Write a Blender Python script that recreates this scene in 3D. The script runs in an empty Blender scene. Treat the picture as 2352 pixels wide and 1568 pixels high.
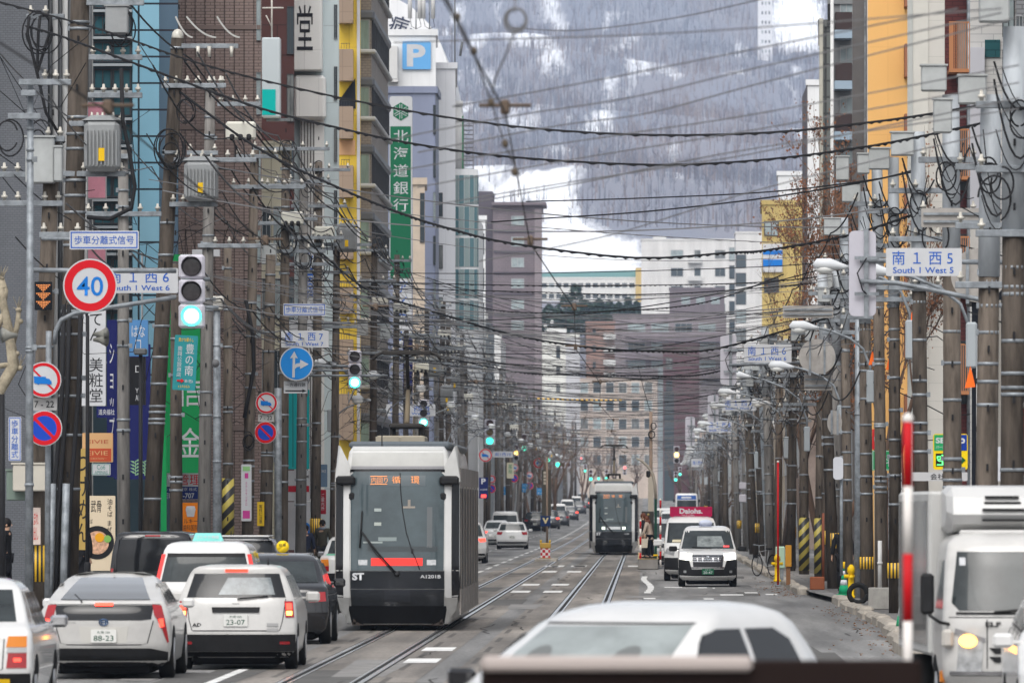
import bpy, bmesh, math, random
from mathutils import Vector, noise as mnoise
sc = bpy.context.scene
COL = sc.collection
rnd = random.Random(11)
# ---------------------------------------------------------------- camera, sky, sun, exposure
# The road runs along +Y; the camera looks along it through a 275 mm lens with a lens shift.
F, VX, VY, HC = 18000.0, 1478.0, 1163.0, 2.3      # focal length and vanishing point, measured on a 2352 px wide view
cam = bpy.data.cameras.new('street_camera')
cam.lens = 275.51; cam.sensor_width = 36
cam.shift_x = -302/2352; cam.shift_y = 379/2352
cam.clip_start = 1; cam.clip_end = 30000
cam.dof.use_dof = True; cam.dof.focus_distance = 185; cam.dof.aperture_fstop = 6.3
camo = bpy.data.objects.new('street_camera', cam); COL.objects.link(camo)
camo.location = (0, 0, HC); camo.rotation_euler = (math.pi/2, 0, 0)
sc.camera = camo
SUN_EL, SUN_AZ = math.radians(55), math.radians(192)
world = bpy.data.worlds.new('World'); sc.world = world; world.use_nodes = True
wn = world.node_tree; bgn = wn.nodes['Background']
sky = wn.nodes.new('ShaderNodeTexSky'); sky.sky_type = 'NISHITA'; sky.sun_disc = False
sky.sun_elevation = SUN_EL; sky.sun_rotation = SUN_AZ; sky.dust_density = 4; sky.air_density = 1; sky.ozone_density = 1
hs = wn.nodes.new('ShaderNodeHueSaturation'); hs.inputs['Saturation'].default_value = .22
wn.links.new(sky.outputs[0], hs.inputs['Color']); wn.links.new(hs.outputs[0], bgn.inputs['Color'])
bgn.inputs['Strength'].default_value = .15
sl = bpy.data.lights.new('sun', 'SUN'); sl.energy = 1.2; sl.angle = math.radians(45); sl.color = (1, .96, .9)
so = bpy.data.objects.new('sun', sl); COL.objects.link(so)
so.rotation_euler = (math.pi/2-SUN_EL, 0, math.pi-SUN_AZ); so.location = (0, 0, 300)
sc.view_settings.view_transform = 'Standard'; sc.view_settings.look = 'None'
sc.view_settings.exposure = .47; sc.view_settings.gamma = 1
sc.cycles.max_bounces = 6; sc.cycles.diffuse_bounces = 3; sc.cycles.glossy_bounces = 3
sc.cycles.transmission_bounces = 4; sc.cycles.volume_bounces = 1; sc.cycles.transparent_max_bounces = 8
sc.cycles.use_denoising = True

def roadz(Y): return max(0.0, Y-400)**2*3.8e-6
def wx(x, Y): return (x-VX)*Y/F
def wz(y, Y): return HC-(y-VY)*Y/F
def pt(x, y, Y): return Vector((wx(x, Y), Y, wz(y, Y)))

# ---------------------------------------------------------------- materials
MATS = {}
def mat(name, col, rough=.6, metal=0., var=0., vs=2., streak=0, emit=None, es=0., coat=0., bump=0., bs=8., spec=.5):
    if name in MATS: return MATS[name]
    m = bpy.data.materials.new(name); m.use_nodes = True; MATS[name] = m
    nt = m.node_tree; b = nt.nodes['Principled BSDF']
    b.inputs['Base Color'].default_value = (*col, 1); b.inputs['Roughness'].default_value = rough
    b.inputs['Metallic'].default_value = metal; b.inputs['Coat Weight'].default_value = coat
    b.inputs['Specular IOR Level'].default_value = spec if spec != .5 or rough < .4 else .1
    if emit:
        b.inputs['Emission Color'].default_value = (*emit, 1); b.inputs['Emission Strength'].default_value = es
    if var or bump:
        tc = nt.nodes.new('ShaderNodeTexCoord'); oi = nt.nodes.new('ShaderNodeObjectInfo')
        mp = nt.nodes.new('ShaderNodeMapping'); sc_ = nt.nodes.new('ShaderNodeVectorMath'); sc_.operation = 'SCALE'
        cb = nt.nodes.new('ShaderNodeCombineXYZ')
        for i in range(3): nt.links.new(oi.outputs['Random'], cb.inputs[i])
        nt.links.new(cb.outputs[0], sc_.inputs[0]); sc_.inputs['Scale'].default_value = 60
        nt.links.new(tc.outputs['Object'], mp.inputs['Vector']); nt.links.new(sc_.outputs[0], mp.inputs['Location'])
        if streak: mp.inputs['Scale'].default_value = (1, 1, 1/streak)
        if var:
            n = nt.nodes.new('ShaderNodeTexNoise'); n.inputs['Scale'].default_value = vs; n.inputs['Detail'].default_value = 6; n.inputs['Roughness'].default_value = .65
            nt.links.new(mp.outputs[0], n.inputs['Vector'])
            r = nt.nodes.new('ShaderNodeMapRange'); r.inputs[1].default_value = .3; r.inputs[2].default_value = .7
            r.inputs[3].default_value = 1-var; r.inputs[4].default_value = 1+var
            nt.links.new(n.outputs[0], r.inputs[0])
            mx = nt.nodes.new('ShaderNodeVectorMath'); mx.operation = 'SCALE'; mx.inputs[0].default_value = col
            nt.links.new(r.outputs[0], mx.inputs['Scale']); nt.links.new(mx.outputs[0], b.inputs['Base Color'])
        if bump:
            n2 = nt.nodes.new('ShaderNodeTexNoise'); n2.inputs['Scale'].default_value = bs; n2.inputs['Detail'].default_value = 5
            nt.links.new(mp.outputs[0], n2.inputs['Vector'])
            bp = nt.nodes.new('ShaderNodeBump'); bp.inputs['Strength'].default_value = bump; bp.inputs['Distance'].default_value = .05
            nt.links.new(n2.outputs[0], bp.inputs['Height']); nt.links.new(bp.outputs[0], b.inputs['Normal'])
    return m
def tiled(name, c1, c2, mortar, bw, bh, gap=.012, rough=.55, offset=.5, var=.12):
    """tile or panel cladding, laid out in metres along the wall and up it"""
    if name in MATS: return MATS[name]
    m = bpy.data.materials.new(name); m.use_nodes = True; MATS[name] = m
    nt = m.node_tree; b = nt.nodes['Principled BSDF']; b.inputs['Roughness'].default_value = rough; b.inputs['Specular IOR Level'].default_value = .2
    tc = nt.nodes.new('ShaderNodeTexCoord'); sp = nt.nodes.new('ShaderNodeSeparateXYZ'); ad = nt.nodes.new('ShaderNodeMath'); cb = nt.nodes.new('ShaderNodeCombineXYZ')
    nt.links.new(tc.outputs['Object'], sp.inputs[0]); nt.links.new(sp.outputs[0], ad.inputs[0]); nt.links.new(sp.outputs[1], ad.inputs[1])
    nt.links.new(ad.outputs[0], cb.inputs[0]); nt.links.new(sp.outputs[2], cb.inputs[1])
    br = nt.nodes.new('ShaderNodeTexBrick'); br.offset = offset
    br.inputs['Color1'].default_value = (*c1, 1); br.inputs['Color2'].default_value = (*c2, 1); br.inputs['Mortar'].default_value = (*mortar, 1)
    br.inputs['Scale'].default_value = 1; br.inputs['Mortar Size'].default_value = gap; br.inputs['Brick Width'].default_value = bw; br.inputs['Row Height'].default_value = bh
    nt.links.new(cb.outputs[0], br.inputs['Vector'])
    n = nt.nodes.new('ShaderNodeTexNoise'); n.inputs['Scale'].default_value = .5; n.inputs['Detail'].default_value = 7
    mp = nt.nodes.new('ShaderNodeMapping'); mp.inputs['Scale'].default_value = (1.2, 1.2, .22); nt.links.new(tc.outputs['Object'], mp.inputs[0]); nt.links.new(mp.outputs[0], n.inputs['Vector'])
    r = nt.nodes.new('ShaderNodeMapRange'); r.inputs[1].default_value = .3; r.inputs[2].default_value = .7; r.inputs[3].default_value = 1-var; r.inputs[4].default_value = 1+var
    nt.links.new(n.outputs[0], r.inputs[0])
    mx = nt.nodes.new('ShaderNodeVectorMath'); mx.operation = 'SCALE'
    nt.links.new(br.outputs[0], mx.inputs[0]); nt.links.new(r.outputs[0], mx.inputs['Scale']); nt.links.new(mx.outputs[0], b.inputs['Base Color'])
    return m
def stripes(name, c1, c2, period, tilt=(0, .7, .7), rough=.5):
    if name in MATS: return MATS[name]
    m = bpy.data.materials.new(name); m.use_nodes = True; MATS[name] = m
    nt = m.node_tree; b = nt.nodes['Principled BSDF']; b.inputs['Roughness'].default_value = rough
    tc = nt.nodes.new('ShaderNodeTexCoord'); dp = nt.nodes.new('ShaderNodeVectorMath'); dp.operation = 'DOT_PRODUCT'; dp.inputs[1].default_value = tilt
    nt.links.new(tc.outputs['Object'], dp.inputs[0])
    dv = nt.nodes.new('ShaderNodeMath'); dv.operation = 'DIVIDE'; dv.inputs[1].default_value = period; nt.links.new(dp.outputs['Value'], dv.inputs[0])
    fr = nt.nodes.new('ShaderNodeMath'); fr.operation = 'FRACT'; nt.links.new(dv.outputs[0], fr.inputs[0])
    gt = nt.nodes.new('ShaderNodeMath'); gt.operation = 'GREATER_THAN'; gt.inputs[1].default_value = .5; nt.links.new(fr.outputs[0], gt.inputs[0])
    mx = nt.nodes.new('ShaderNodeMix'); mx.data_type = 'RGBA'; mx.inputs[6].default_value = (*c1, 1); mx.inputs[7].default_value = (*c2, 1)
    nt.links.new(gt.outputs[0], mx.inputs[0]); nt.links.new(mx.outputs[2], b.inputs['Base Color'])
    return m

# ---------------------------------------------------------------- mesh builder
class MB:
    def __init__(s): s.v = []; s.f = []; s.m = []; s.sm = []
    def add(s, vs, fs, m=0, smooth=False):
        o = len(s.v); s.v += [tuple(v) for v in vs]
        for f in fs: s.f.append(tuple(i+o for i in f)); s.m.append(m); s.sm.append(smooth)
        return s
    def box(s, x0, x1, y0, y1, z0, z1, m=0):
        v = [(x, y, z) for x in (x0, x1) for y in (y0, y1) for z in (z0, z1)]
        return s.add(v, [(0, 1, 3, 2), (4, 6, 7, 5), (0, 4, 5, 1), (2, 3, 7, 6), (0, 2, 6, 4), (1, 5, 7, 3)], m)
    def cbox(s, x0, x1, y0, y1, z0, z1, c=.02, m=0, smooth=False):
        bm = bmesh.new()
        for x, X in ((x0, 1), (x1, -1)):
            for y, Y in ((y0, 1), (y1, -1)):
                for z, Z in ((z0, 1), (z1, -1)):
                    bm.verts.new((x+X*c, y+Y*c, z)); bm.verts.new((x+X*c, y, z+Z*c)); bm.verts.new((x, y+Y*c, z+Z*c))
        bmesh.ops.convex_hull(bm, input=bm.verts); return s.addbm(bm, m, smooth)
    def hull(s, pts, m=0, smooth=False):
        bm = bmesh.new()
        for p in pts: bm.verts.new(p)
        bmesh.ops.convex_hull(bm, input=bm.verts); return s.addbm(bm, m, smooth)
    def addbm(s, bm, m=0, smooth=False):
        bm.verts.index_update()
        s.add([v.co[:] for v in bm.verts], [[v.index for v in f.verts] for f in bm.faces], m, smooth); bm.free(); return s
    def tube(s, pts, r, n=6, m=0, caps=True):
        pts = [Vector(p) for p in pts]; rs = r if isinstance(r, (list, tuple)) else [r]*len(pts)
        vs = []; fs = []; u = None
        for i, p in enumerate(pts):
            d = (pts[min(i+1, len(pts)-1)]-pts[max(i-1, 0)]).normalized()
            if u is None: u = d.orthogonal().normalized()
            else:
                u = u-d*u.dot(d); u = u.normalized() if u.length > 1e-6 else d.orthogonal().normalized()
            w = d.cross(u)
            for k in range(n):
                a = 2*math.pi*k/n; vs.append(p+(u*math.cos(a)+w*math.sin(a))*rs[i])
        for i in range(len(pts)-1):
            for k in range(n):
                a = i*n+k; b = i*n+(k+1) % n; fs.append((a, b, b+n, a+n))
        if caps: fs.append(tuple(range(n-1, -1, -1))); fs.append(tuple(range((len(pts)-1)*n, len(pts)*n)))
        return s.add(vs, fs, m, n > 4)
    def cyl(s, p0, p1, r0, r1=None, n=12, m=0): return s.tube([p0, p1], [r0, r0 if r1 is None else r1], n, m)
    def prism(s, out, y0, y1, m=0, ax='y'):
        """outline (a, b) extruded along an axis: y -> (x,z); x -> (y,z); z -> (x,y)"""
        n = len(out)
        def q(a, b, c): return (a, c, b) if ax == 'y' else ((c, a, b) if ax == 'x' else (a, b, c))
        vs = [q(a, b, y0) for a, b in out]+[q(a, b, y1) for a, b in out]
        return s.add(vs, [tuple(range(n)), tuple(range(2*n-1, n-1, -1))]+[(i, i+n, (i+1) % n+n, (i+1) % n) for i in range(n)], m)
    def ball(s, c, r, m=0, nu=10, nv=6):
        rx, ry, rz = r if isinstance(r, (tuple, list)) else (r, r, r); vs = []; fs = []
        for j in range(nv+1):
            t = math.pi*j/nv
            for i in range(nu):
                a = 2*math.pi*i/nu; vs.append((c[0]+rx*math.sin(t)*math.cos(a), c[1]+ry*math.sin(t)*math.sin(a), c[2]+rz*math.cos(t)))
        for j in range(nv):
            for i in range(nu):
                a = j*nu+i; b = j*nu+(i+1) % nu; fs.append((a, a+nu, b+nu, b))
        return s.add(vs, fs, m, True)
    def mesh(s, name, mats):
        me = bpy.data.meshes.new(name); me.from_pydata(s.v, [], s.f)
        for m in (mats if isinstance(mats, (list, tuple)) else [mats]): me.materials.append(m)
        me.polygons.foreach_set('material_index', s.m); me.polygons.foreach_set('use_smooth', s.sm)
        bm = bmesh.new(); bm.from_mesh(me); bmesh.ops.recalc_face_normals(bm, faces=bm.faces); bm.to_mesh(me); bm.free()
        return me
def link(name, me, parent=None, loc=(0, 0, 0), rot=(0, 0, 0)):
    o = bpy.data.objects.new(name, me); COL.objects.link(o); o.location = loc; o.rotation_euler = rot; o.parent = parent; return o
def tag(o, label, cat, group=None):
    o['label'] = label; o['category'] = cat
    if group: o['group'] = group
    return o
def thing(name, label, cat, loc=(0, 0, 0), rz=0., group=None): return tag(link(name, None, None, loc, (0, 0, rz)), label, cat, group)
def part(name, mb, mats, parent=None, loc=(0, 0, 0), rot=(0, 0, 0)): return link(name, mb.mesh(name, mats), parent, loc, rot)
def struct(name, mb, mats, kind='structure'):
    o = part(name, mb, mats); o['kind'] = kind; return o
KIDS = {}
def copy_thing(root, loc, rz=None, label=None, group=None):
    c = root.copy(); COL.objects.link(c); c.location = loc
    if rz is not None: c.rotation_euler = (0, 0, rz)
    if label: c['label'] = label
    if group: c['group'] = group
    def rec(a, b):
        for ch in list(a.children):
            d = ch.copy(); COL.objects.link(d); d.parent = b; rec(ch, d)
    rec(root, c); return c
TXT = {}
def text_mesh(s, size, w=None, h=None, bold=0., sp=1., line=1., align='CENTER'):
    """lettering as a thin mesh in the x-z plane facing -y, centred; w/h fit it to a size in metres"""
    if any(ord(ch) > 0x2e80 for ch in s): bold = min(bold, .0035)
    c = bpy.data.curves.new('lettering', 'FONT'); c.body = s; c.size = size; c.align_x = align; c.align_y = 'CENTER'
    c.space_character = sp; c.space_line = line; c.offset = bold*size; c.resolution_u = 3
    o = bpy.data.objects.new('lettering', c); COL.objects.link(o); bpy.context.view_layer.update()
    me = bpy.data.meshes.new_from_object(o.evaluated_get(bpy.context.evaluated_depsgraph_get()))
    bpy.data.objects.remove(o); bpy.data.curves.remove(c)
    xs = [v.co.x for v in me.vertices] or [0, 1]; ys = [v.co.y for v in me.vertices] or [0, 1]
    cx, cy = (min(xs)+max(xs))/2, (min(ys)+max(ys))/2
    kx = w/(max(xs)-min(xs)) if w else 1; ky = h/(max(ys)-min(ys)) if h else (kx if w else 1)
    if h and not w: kx = ky
    for v in me.vertices: v.co = ((v.co.x-cx)*kx, 0, (v.co.y-cy)*ky)
    return me
def text(s, parent, loc, m, w=None, h=None, bold=0., sp=1., rot=(0, 0, 0), name='lettering', line=1., size=1.):
    me = text_mesh(s, size, w, h, bold, sp, line); me.materials.clear(); me.materials.append(m)
    return link(name, me, parent, loc, rot)
def vtext(s, **k): return text('\n'.join(s), **k)
def rrect(w, h, r, n=4, cx=0., cz=0.):
    out = []
    for sx, sz, a0 in ((1, 1, 0), (-1, 1, 90), (-1, -1, 180), (1, -1, 270)):
        for i in range(n+1):
            a = math.radians(a0+90*i/n); out.append((cx+sx*(w/2-r)+r*math.cos(a), cz+sz*(h/2-r)+r*math.sin(a)))
    return out
def disc(r, n=28, cx=0., cz=0.): return [(cx+r*math.cos(2*math.pi*i/n), cz+r*math.sin(2*math.pi*i/n)) for i in range(n)]
# common materials
WHITE = mat('white_paint', (.56, .56, .555), .4, var=.05, vs=2); BLACK = mat('black_plastic', (.018, .018, .02), .5)
STEEL = mat('galvanised_steel', (.23, .25, .27), .55, .35, var=.4, vs=5); DKSTEEL = mat('dark_steel', (.12, .125, .13), .5, .3)
CONC = mat('pole_concrete', (.112, .093, .077), .9, var=.62, vs=5, streak=7, bump=.3)
CONC2 = mat('pale_pole_concrete', (.165, .157, .148), .9, var=.5, vs=5, streak=7, bump=.3)
CONCD = mat('dark_pole_concrete', (.066, .055, .046), .9, var=.6, vs=5, streak=7, bump=.3)
BLUE = mat('sign_blue', (.012, .16, .52), .4); RED = mat('sign_red', (.55, .012, .02), .4); INK = mat('ink_blue', (.02, .10, .42), .5)
SIGNW = mat('sign_white', (.50, .51, .53), .45, var=.05, vs=3); GREYB = mat('grey_cabinet', (.36, .375, .375), .5, var=.14, vs=3)
CABLE = mat('cable_black', (.022, .022, .024), .7); CABLE2 = mat('cable_grey', (.15, .15, .155), .7)
INSUL = mat('insulator_white', (.48, .46, .41), .3, var=.3, vs=6); XFMR = mat('transformer_grey', (.27, .28, .285), .5, .2, var=.12)
GLASS = mat('dark_glass', (.03, .04, .045), .06, spec=.8); GLASSB = mat('blue_glass', (.12, .28, .42), .08, .25, spec=1.)
YELLOW = mat('yellow_paint', (.72, .45, .015), .45); ORANGE = mat('orange_paint', (.8, .22, .01), .45)
# ================================================================ SETTING
def ground_mat():
    m = mat('ground_pavement', (.17, .165, .16), .9, var=.25, vs=.4); return m
def road_mat(name, col, seam):
    m = bpy.data.materials.new(name); m.use_nodes = True; nt = m.node_tree; b = nt.nodes['Principled BSDF']; b.inputs['Roughness'].default_value = .75
    tc = nt.nodes.new('ShaderNodeTexCoord')
    def noi(scale, mapsc, lo, hi, src=None, d=6):
        mp = nt.nodes.new('ShaderNodeMapping'); mp.inputs['Scale'].default_value = mapsc; nt.links.new(tc.outputs['Object'], mp.inputs[0])
        n = nt.nodes.new('ShaderNodeTexNoise'); n.inputs['Scale'].default_value = scale; n.inputs['Detail'].default_value = d; nt.links.new(mp.outputs[0], n.inputs[0])
        r = nt.nodes.new('ShaderNodeMapRange'); r.inputs[1].default_value = .35; r.inputs[2].default_value = .65; r.inputs[3].default_value = lo; r.inputs[4].default_value = hi
        nt.links.new(n.outputs[0], r.inputs[0]); return r.outputs[0]
    def mul(a, c):
        n = nt.nodes.new('ShaderNodeMath'); n.operation = 'MULTIPLY'; nt.links.new(a, n.inputs[0]); nt.links.new(c, n.inputs[1]); return n.outputs[0]
    v = mul(noi(1, (1.4, .05, 1), .64, 1.32), noi(1, (.35, .035, 1), .68, 1.25))       # wheel tracks, patched areas
    v = mul(v, noi(14, (1, .3, 1), .78, 1.2))
    br = nt.nodes.new('ShaderNodeTexBrick'); br.offset = .37; br.inputs['Scale'].default_value = 1
    br.inputs['Brick Width'].default_value = seam[0]; br.inputs['Row Height'].default_value = seam[1]; br.inputs['Mortar Size'].default_value = seam[2]
    br.inputs['Color1'].default_value = (1, 1, 1, 1); br.inputs['Color2'].default_value = (.8, .8, .8, 1); br.inputs['Mortar'].default_value = (.4, .4, .4, 1)
    nt.links.new(tc.outputs['Object'], br.inputs['Vector'])
    s1 = nt.nodes.new('ShaderNodeVectorMath'); s1.operation = 'SCALE'; s1.inputs[0].default_value = col; nt.links.new(v, s1.inputs['Scale'])
    s2 = nt.nodes.new('ShaderNodeVectorMath'); s2.operation = 'MULTIPLY'; nt.links.new(s1.outputs[0], s2.inputs[0]); nt.links.new(br.outputs[0], s2.inputs[1])
    nt.links.new(s2.outputs[0], b.inputs['Base Color']); return m
YS = [-150, 0, 40]+list(range(60, 420, 20))+list(range(420, 1700, 40))
def strip(mb, x0, x1, dz, y0=None, y1=None, m=0):
    ys = [y for y in YS if (y0 is None or y > y0) and (y1 is None or y < y1)]
    if y0 is not None: ys = [y0]+ys
    if y1 is not None: ys = ys+[y1]
    fx = (lambda e, y: e(y) if callable(e) else e)
    vs = []
    for y in ys: vs += [(fx(x0, y), y, roadz(y)+dz), (fx(x1, y), y, roadz(y)+dz)]
    return mb.add(vs, [(2*i, 2*i+1, 2*i+3, 2*i+2) for i in range(len(ys)-1)], m)
struct('ground', strip(MB(), -900, 900, -.03), ground_mat())
ROAD = road_mat('asphalt', (.185, .182, .178), (9.3, 34, .035))
struct('road', strip(MB(), -10.2, 6.2, -.004), ROAD)
struct('tram_track_bed', strip(strip(MB(), -5.35, -3.0, 0), -2.62, -.12, 0), road_mat('track_paving', (.195, .175, .155), (2.5, 4.6, .045)))
# rails: running rail and check rail with a dark groove, 1.067 m gauge
rl = MB(); gv = MB()
for c in (-4.22, -1.38):
    for s in (-1, 1):
        x = c+s*.5335
        strip(rl, x-.036, x+.036, .010); strip(rl, x-s*.13-.02, x-s*.13+.02, .009); strip(gv, x-s*.075-.035, x-s*.075+.035, .005); strip(gv, x+s*.048-.01, x+s*.048+.01, .0055)
struct('tram_rails', rl, mat('rail_steel', (.62, .62, .62), .22, .85, var=.12, vs=3))
struct('rail_groove', gv, mat('groove_dark', (.03, .03, .03), .9))
# markings
mk = MB(); rm = random.Random(5)
def dash(x0, x1, y0, y1): strip(mk, x0, x1, .006, y0, y1)
for Y, n in ((117, 3.2), (126.5, 3.2), (212, 5), (231, 5), (277, 7), (303, 8)):
    for x in (-3.32, -2.45) if Y > 150 else (-3.3,): dash(x-.25, x+.25, Y-n/2, Y+n/2)
for x in (-3.55, -2.5, -.3): dash(x-.3, x+.25, 300, 306)
dash(-5.72, -5.58, 60, 112)
for y in range(240, 1300, 16): dash(-5.85, -5.7, y, y+9)
for y in range(245, 1300, 16): dash(-8.0, -7.9, y, y+5)
for i in range(12): dash(.02+.10*math.sin(i*.5), .2+.10*math.sin(i*.5), 208+4.2*i, 212.3+4.2*i)
for x0, x1, y in ((.6, 1.1, 222), (1.55, 1.8, 221), (1.95, 2.02, 220), (2.0, 2.6, 203), (2.7, 3.05, 208), (1.5, 1.75, 194), (.0, .3, 195), (3.2, 3.5, 204)): dash(x0, x1, y, y+2.5)
for y in (300, 340, 380, 430, 500): dash(1.55, 1.68, y, y+12)
for i in range(9): dash(-5.2+i*.0-3.9, -4.9-3.9+i*.0, 250+i*7, 252+i*7)
pm = MB(); rp_ = random.Random(6)
for i in range(46):
    Y = 95+rp_.random()**1.5*300; x = rp_.choice((rp_.uniform(-9, -5.6), rp_.uniform(.2, 3.8), rp_.uniform(-5, 0))); w = rp_.uniform(.3, 1.1); l = rp_.uniform(3, 14); zq_ = .0012+i*.00004; pm.add([(x, Y, zq_), (x+w, Y+rp_.uniform(-.6, .6), zq_), (x+w+rp_.uniform(-.1, .1), Y+l, zq_), (x+rp_.uniform(-.1, .1), Y+l+rp_.uniform(-.6, .6), zq_)], [(0, 1, 2, 3)], i % 2)
for i in range(60):
    Y = 90+rp_.random()*260; x = rp_.uniform(-9, 3.9); P_ = [(x, Y)]
    for k in range(7): P_.append((P_[-1][0]+rp_.gauss(0, .12), P_[-1][1]+rp_.uniform(.6, 2.2)))
    v = []
    for a, b_ in P_: v += [(a, b_, .0033+i*.00001), (a+.03, b_+.02, .0033+i*.00001)]
    pm.add(v, [(2*k, 2*k+1, 2*k+3, 2*k+2) for k in range(7)], 2)
for x, Y in ((1.9, 150), (2.6, 262), (-7.3, 185), (-.9, 121), (.6, 186), (1.2, 117)): pm.add([(x+.33*math.cos(t*.3927), Y+.33*math.sin(t*.3927), .0045) for t in range(16)], [tuple(range(16))], 2)
struct('road_patches', pm, [mat('tar_dark', (.105, .103, .10), .9, var=.3, vs=2), mat('asphalt_pale', (.21, .205, .20), .85, var=.25, vs=2), mat('crack_dark', (.06, .058, .056), .9)])
struct('road_marking', mk, mat('marking_white', (.62, .62, .61), .7, var=.3, vs=1.2))
# pavements and chunky stone kerbs
kl = lambda y: -9.45
def kr(y): return 3.95+.55*max(0, min(1, (y-120)/25)) if y < 186 else 4.05+1.6*max(0, min(1, (y-450)/400))
pv = MB(); strip(pv, -60, lambda y: kl(y)-.18, .13); strip(pv, lambda y: kr(y)+.2, 60, .13)
struct('pavement', pv, road_mat('pavement_grey', (.15, .145, .14), (1.2, 3, .03)))
kb = MB(); rk = random.Random(3)
def kerb(y0, y1, side):
    y = y0
    while y < y1:
        L = rk.uniform(2.2, 4.2) if y < 260 else 9
        e = kl(y) if side < 0 else kr(y); z = roadz(y); t = .17+rk.uniform(-.03, .05); j = rk.uniform(-.05, .05); w = .3
        a, b = (e-w, e) if side < 0 else (e, e+w)
        kb.cbox(a+j, b+j, y+.05, y+L-.06, z-.1, z+t, .05); y += L
kerb(80, 1300, -1); kerb(60, 186, 1); kerb(205, 1300, 1)
struct('kerb', kb, mat('kerb_stone', (.33, .30, .26), .9, var=.35, vs=2.5, bump=.4, bs=6))
# litter of leaves along the right kerb
lf = MB()
for i in range(260):
    Y = rk.choice((rk.uniform(196, 240), rk.uniform(120, 180))); x = kr(Y)-abs(rk.gauss(0, .35))-.05; a = rk.uniform(0, 6.3); s = rk.uniform(.015, .04)
    c, d = s*math.cos(a), s*math.sin(a); lf.add([(x-c, Y-d, .012), (x+d, Y-c, .03), (x+c, Y+d, .014), (x-d, Y+c, .028)], [(0, 1, 2, 3)])
struct('fallen_leaves', lf, mat('dead_leaves', (.25, .12, .05), .9), 'stuff')

# ---------------------------------------------------------------- mountain: snow ground, ski slopes, bare forest
PROF = [(1600, 12), (1700, 45), (2000, 62), (2400, 90), (2800, 124), (3200, 146), (3700, 188), (4200, 238), (4700, 292), (5200, 345), (5900, 420), (6600, 450)]
def hillz(X, Y):
    for (a, za), (b, zb) in zip(PROF, PROF[1:]):
        if Y <= b: t = max(0, (Y-a)/(b-a)); z = za+(zb-za)*t; break
    else: z = 450
    k = min(1, max(0, (Y-1700)/900))
    z += k*(16*mnoise.noise((X/210, Y/400, 1))+7*mnoise.noise((X/70, Y/150, 5)))
    if Y > 2300 and Y < 3200: z -= 14*max(0, min(1, (X+20)/60))*math.sin((Y-2300)/900*math.pi)
    return z
def inpoly(x, y, P):
    c = False; j = len(P)-1
    for i in range(len(P)):
        if (P[i][1] > y) != (P[j][1] > y) and x < (P[j][0]-P[i][0])*(y-P[i][1])/(P[j][1]-P[i][1])+P[i][0]: c = not c
        j = i
    return c
SKI = [[(1060, 448), (1200, 398), (1330, 372), (1345, 400), (1318, 450), (1345, 505), (1420, 545), (1480, 550), (1480, 650), (1235, 650), (1235, 470), (1100, 470)],
       [(1752, -40), (1900, -40), (1900, 122), (1785, 128), (1760, 70)]]
def snowy(X, Y, z):
    """how open and snow-covered the slope is here, from the run of the pistes and the gaps between the woods"""
    x = VX+X*F/Y; y = VY-(z-HC)*F/Y
    w = 16*mnoise.fractal((X/9, Y/40, 2), .8, 2.1, 4); s = 0
    f = 0 if not (1000 < x < 1540 and 330 < y < 720 or 1690 < x < 1980 and y < 190) else sum(any(inpoly(x+w+a, y+w*.6+b_, p) for p in SKI) for a, b_ in ((0, 0), (-22, 0), (22, 0), (0, -14), (0, 14), (-36, 10), (36, -10), (12, 20)))/8
    if f > .9: return 1.
    n = mnoise.fractal((X/22, Y/330, 7), .9, 2.1, 5)
    left = max(0, 1-((x-1270)/330)**2)*max(0, 1-((y-80)/330)**2)
    return max(f*.8, max(0, min(.66, n*.85+.26*left-.02)))
hv = []; hf = []; ha = []; NX, NY = 280, 400
ys = [1600+ (6500-1600)*(j/NY)**1.25 for j in range(NY+1)]
for j, Y in enumerate(ys):
    for i in range(NX+1):
        X = (-.5+i/NX)*Y*.16-Y*.008; z = hillz(X, Y); hv.append((X, Y, z)); ha.append(snowy(X, Y, z))
for j in range(NY):
    for i in range(NX): a = j*(NX+1)+i; hf.append((a, a+1, a+NX+2, a+NX+1))
hm = bpy.data.meshes.new('hillside'); hm.from_pydata(hv, [], hf); at = hm.attributes.new('snow', 'FLOAT', 'POINT'); at.data.foreach_set('value', ha)
hm.polygons.foreach_set('use_smooth', [True]*len(hf))
HM = bpy.data.materials.new('snowy_hillside'); HM.use_nodes = True; nt = HM.node_tree; b = nt.nodes['Principled BSDF']; b.inputs['Roughness'].default_value = .95
an = nt.nodes.new('ShaderNodeAttribute'); an.attribute_name = 'snow'
tc = nt.nodes.new('ShaderNodeTexCoord'); n1 = nt.nodes.new('ShaderNodeTexNoise'); n1.inputs['Scale'].default_value = .75; n1.inputs['Detail'].default_value = 8; n1.inputs['Roughness'].default_value = .82
mp = nt.nodes.new('ShaderNodeMapping'); mp.inputs['Scale'].default_value = (.8, .035, 0); nt.links.new(tc.outputs['Object'], mp.inputs[0]); nt.links.new(mp.outputs[0], n1.inputs[0])
ad = nt.nodes.new('ShaderNodeMath'); ad.operation = 'ADD'; nt.links.new(an.outputs['Fac'], ad.inputs[0]); nt.links.new(n1.outputs[0], ad.inputs[1])
rp = nt.nodes.new('ShaderNodeMapRange'); rp.inputs[1].default_value = .80; rp.inputs[2].default_value = 1.22; nt.links.new(ad.outputs[0], rp.inputs[0])
mx = nt.nodes.new('ShaderNodeMix'); mx.data_type = 'RGBA'; mx.inputs[6].default_value = (.13, .115, .135, 1); mx.inputs[7].default_value = (.82, .84, .88, 1)
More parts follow.
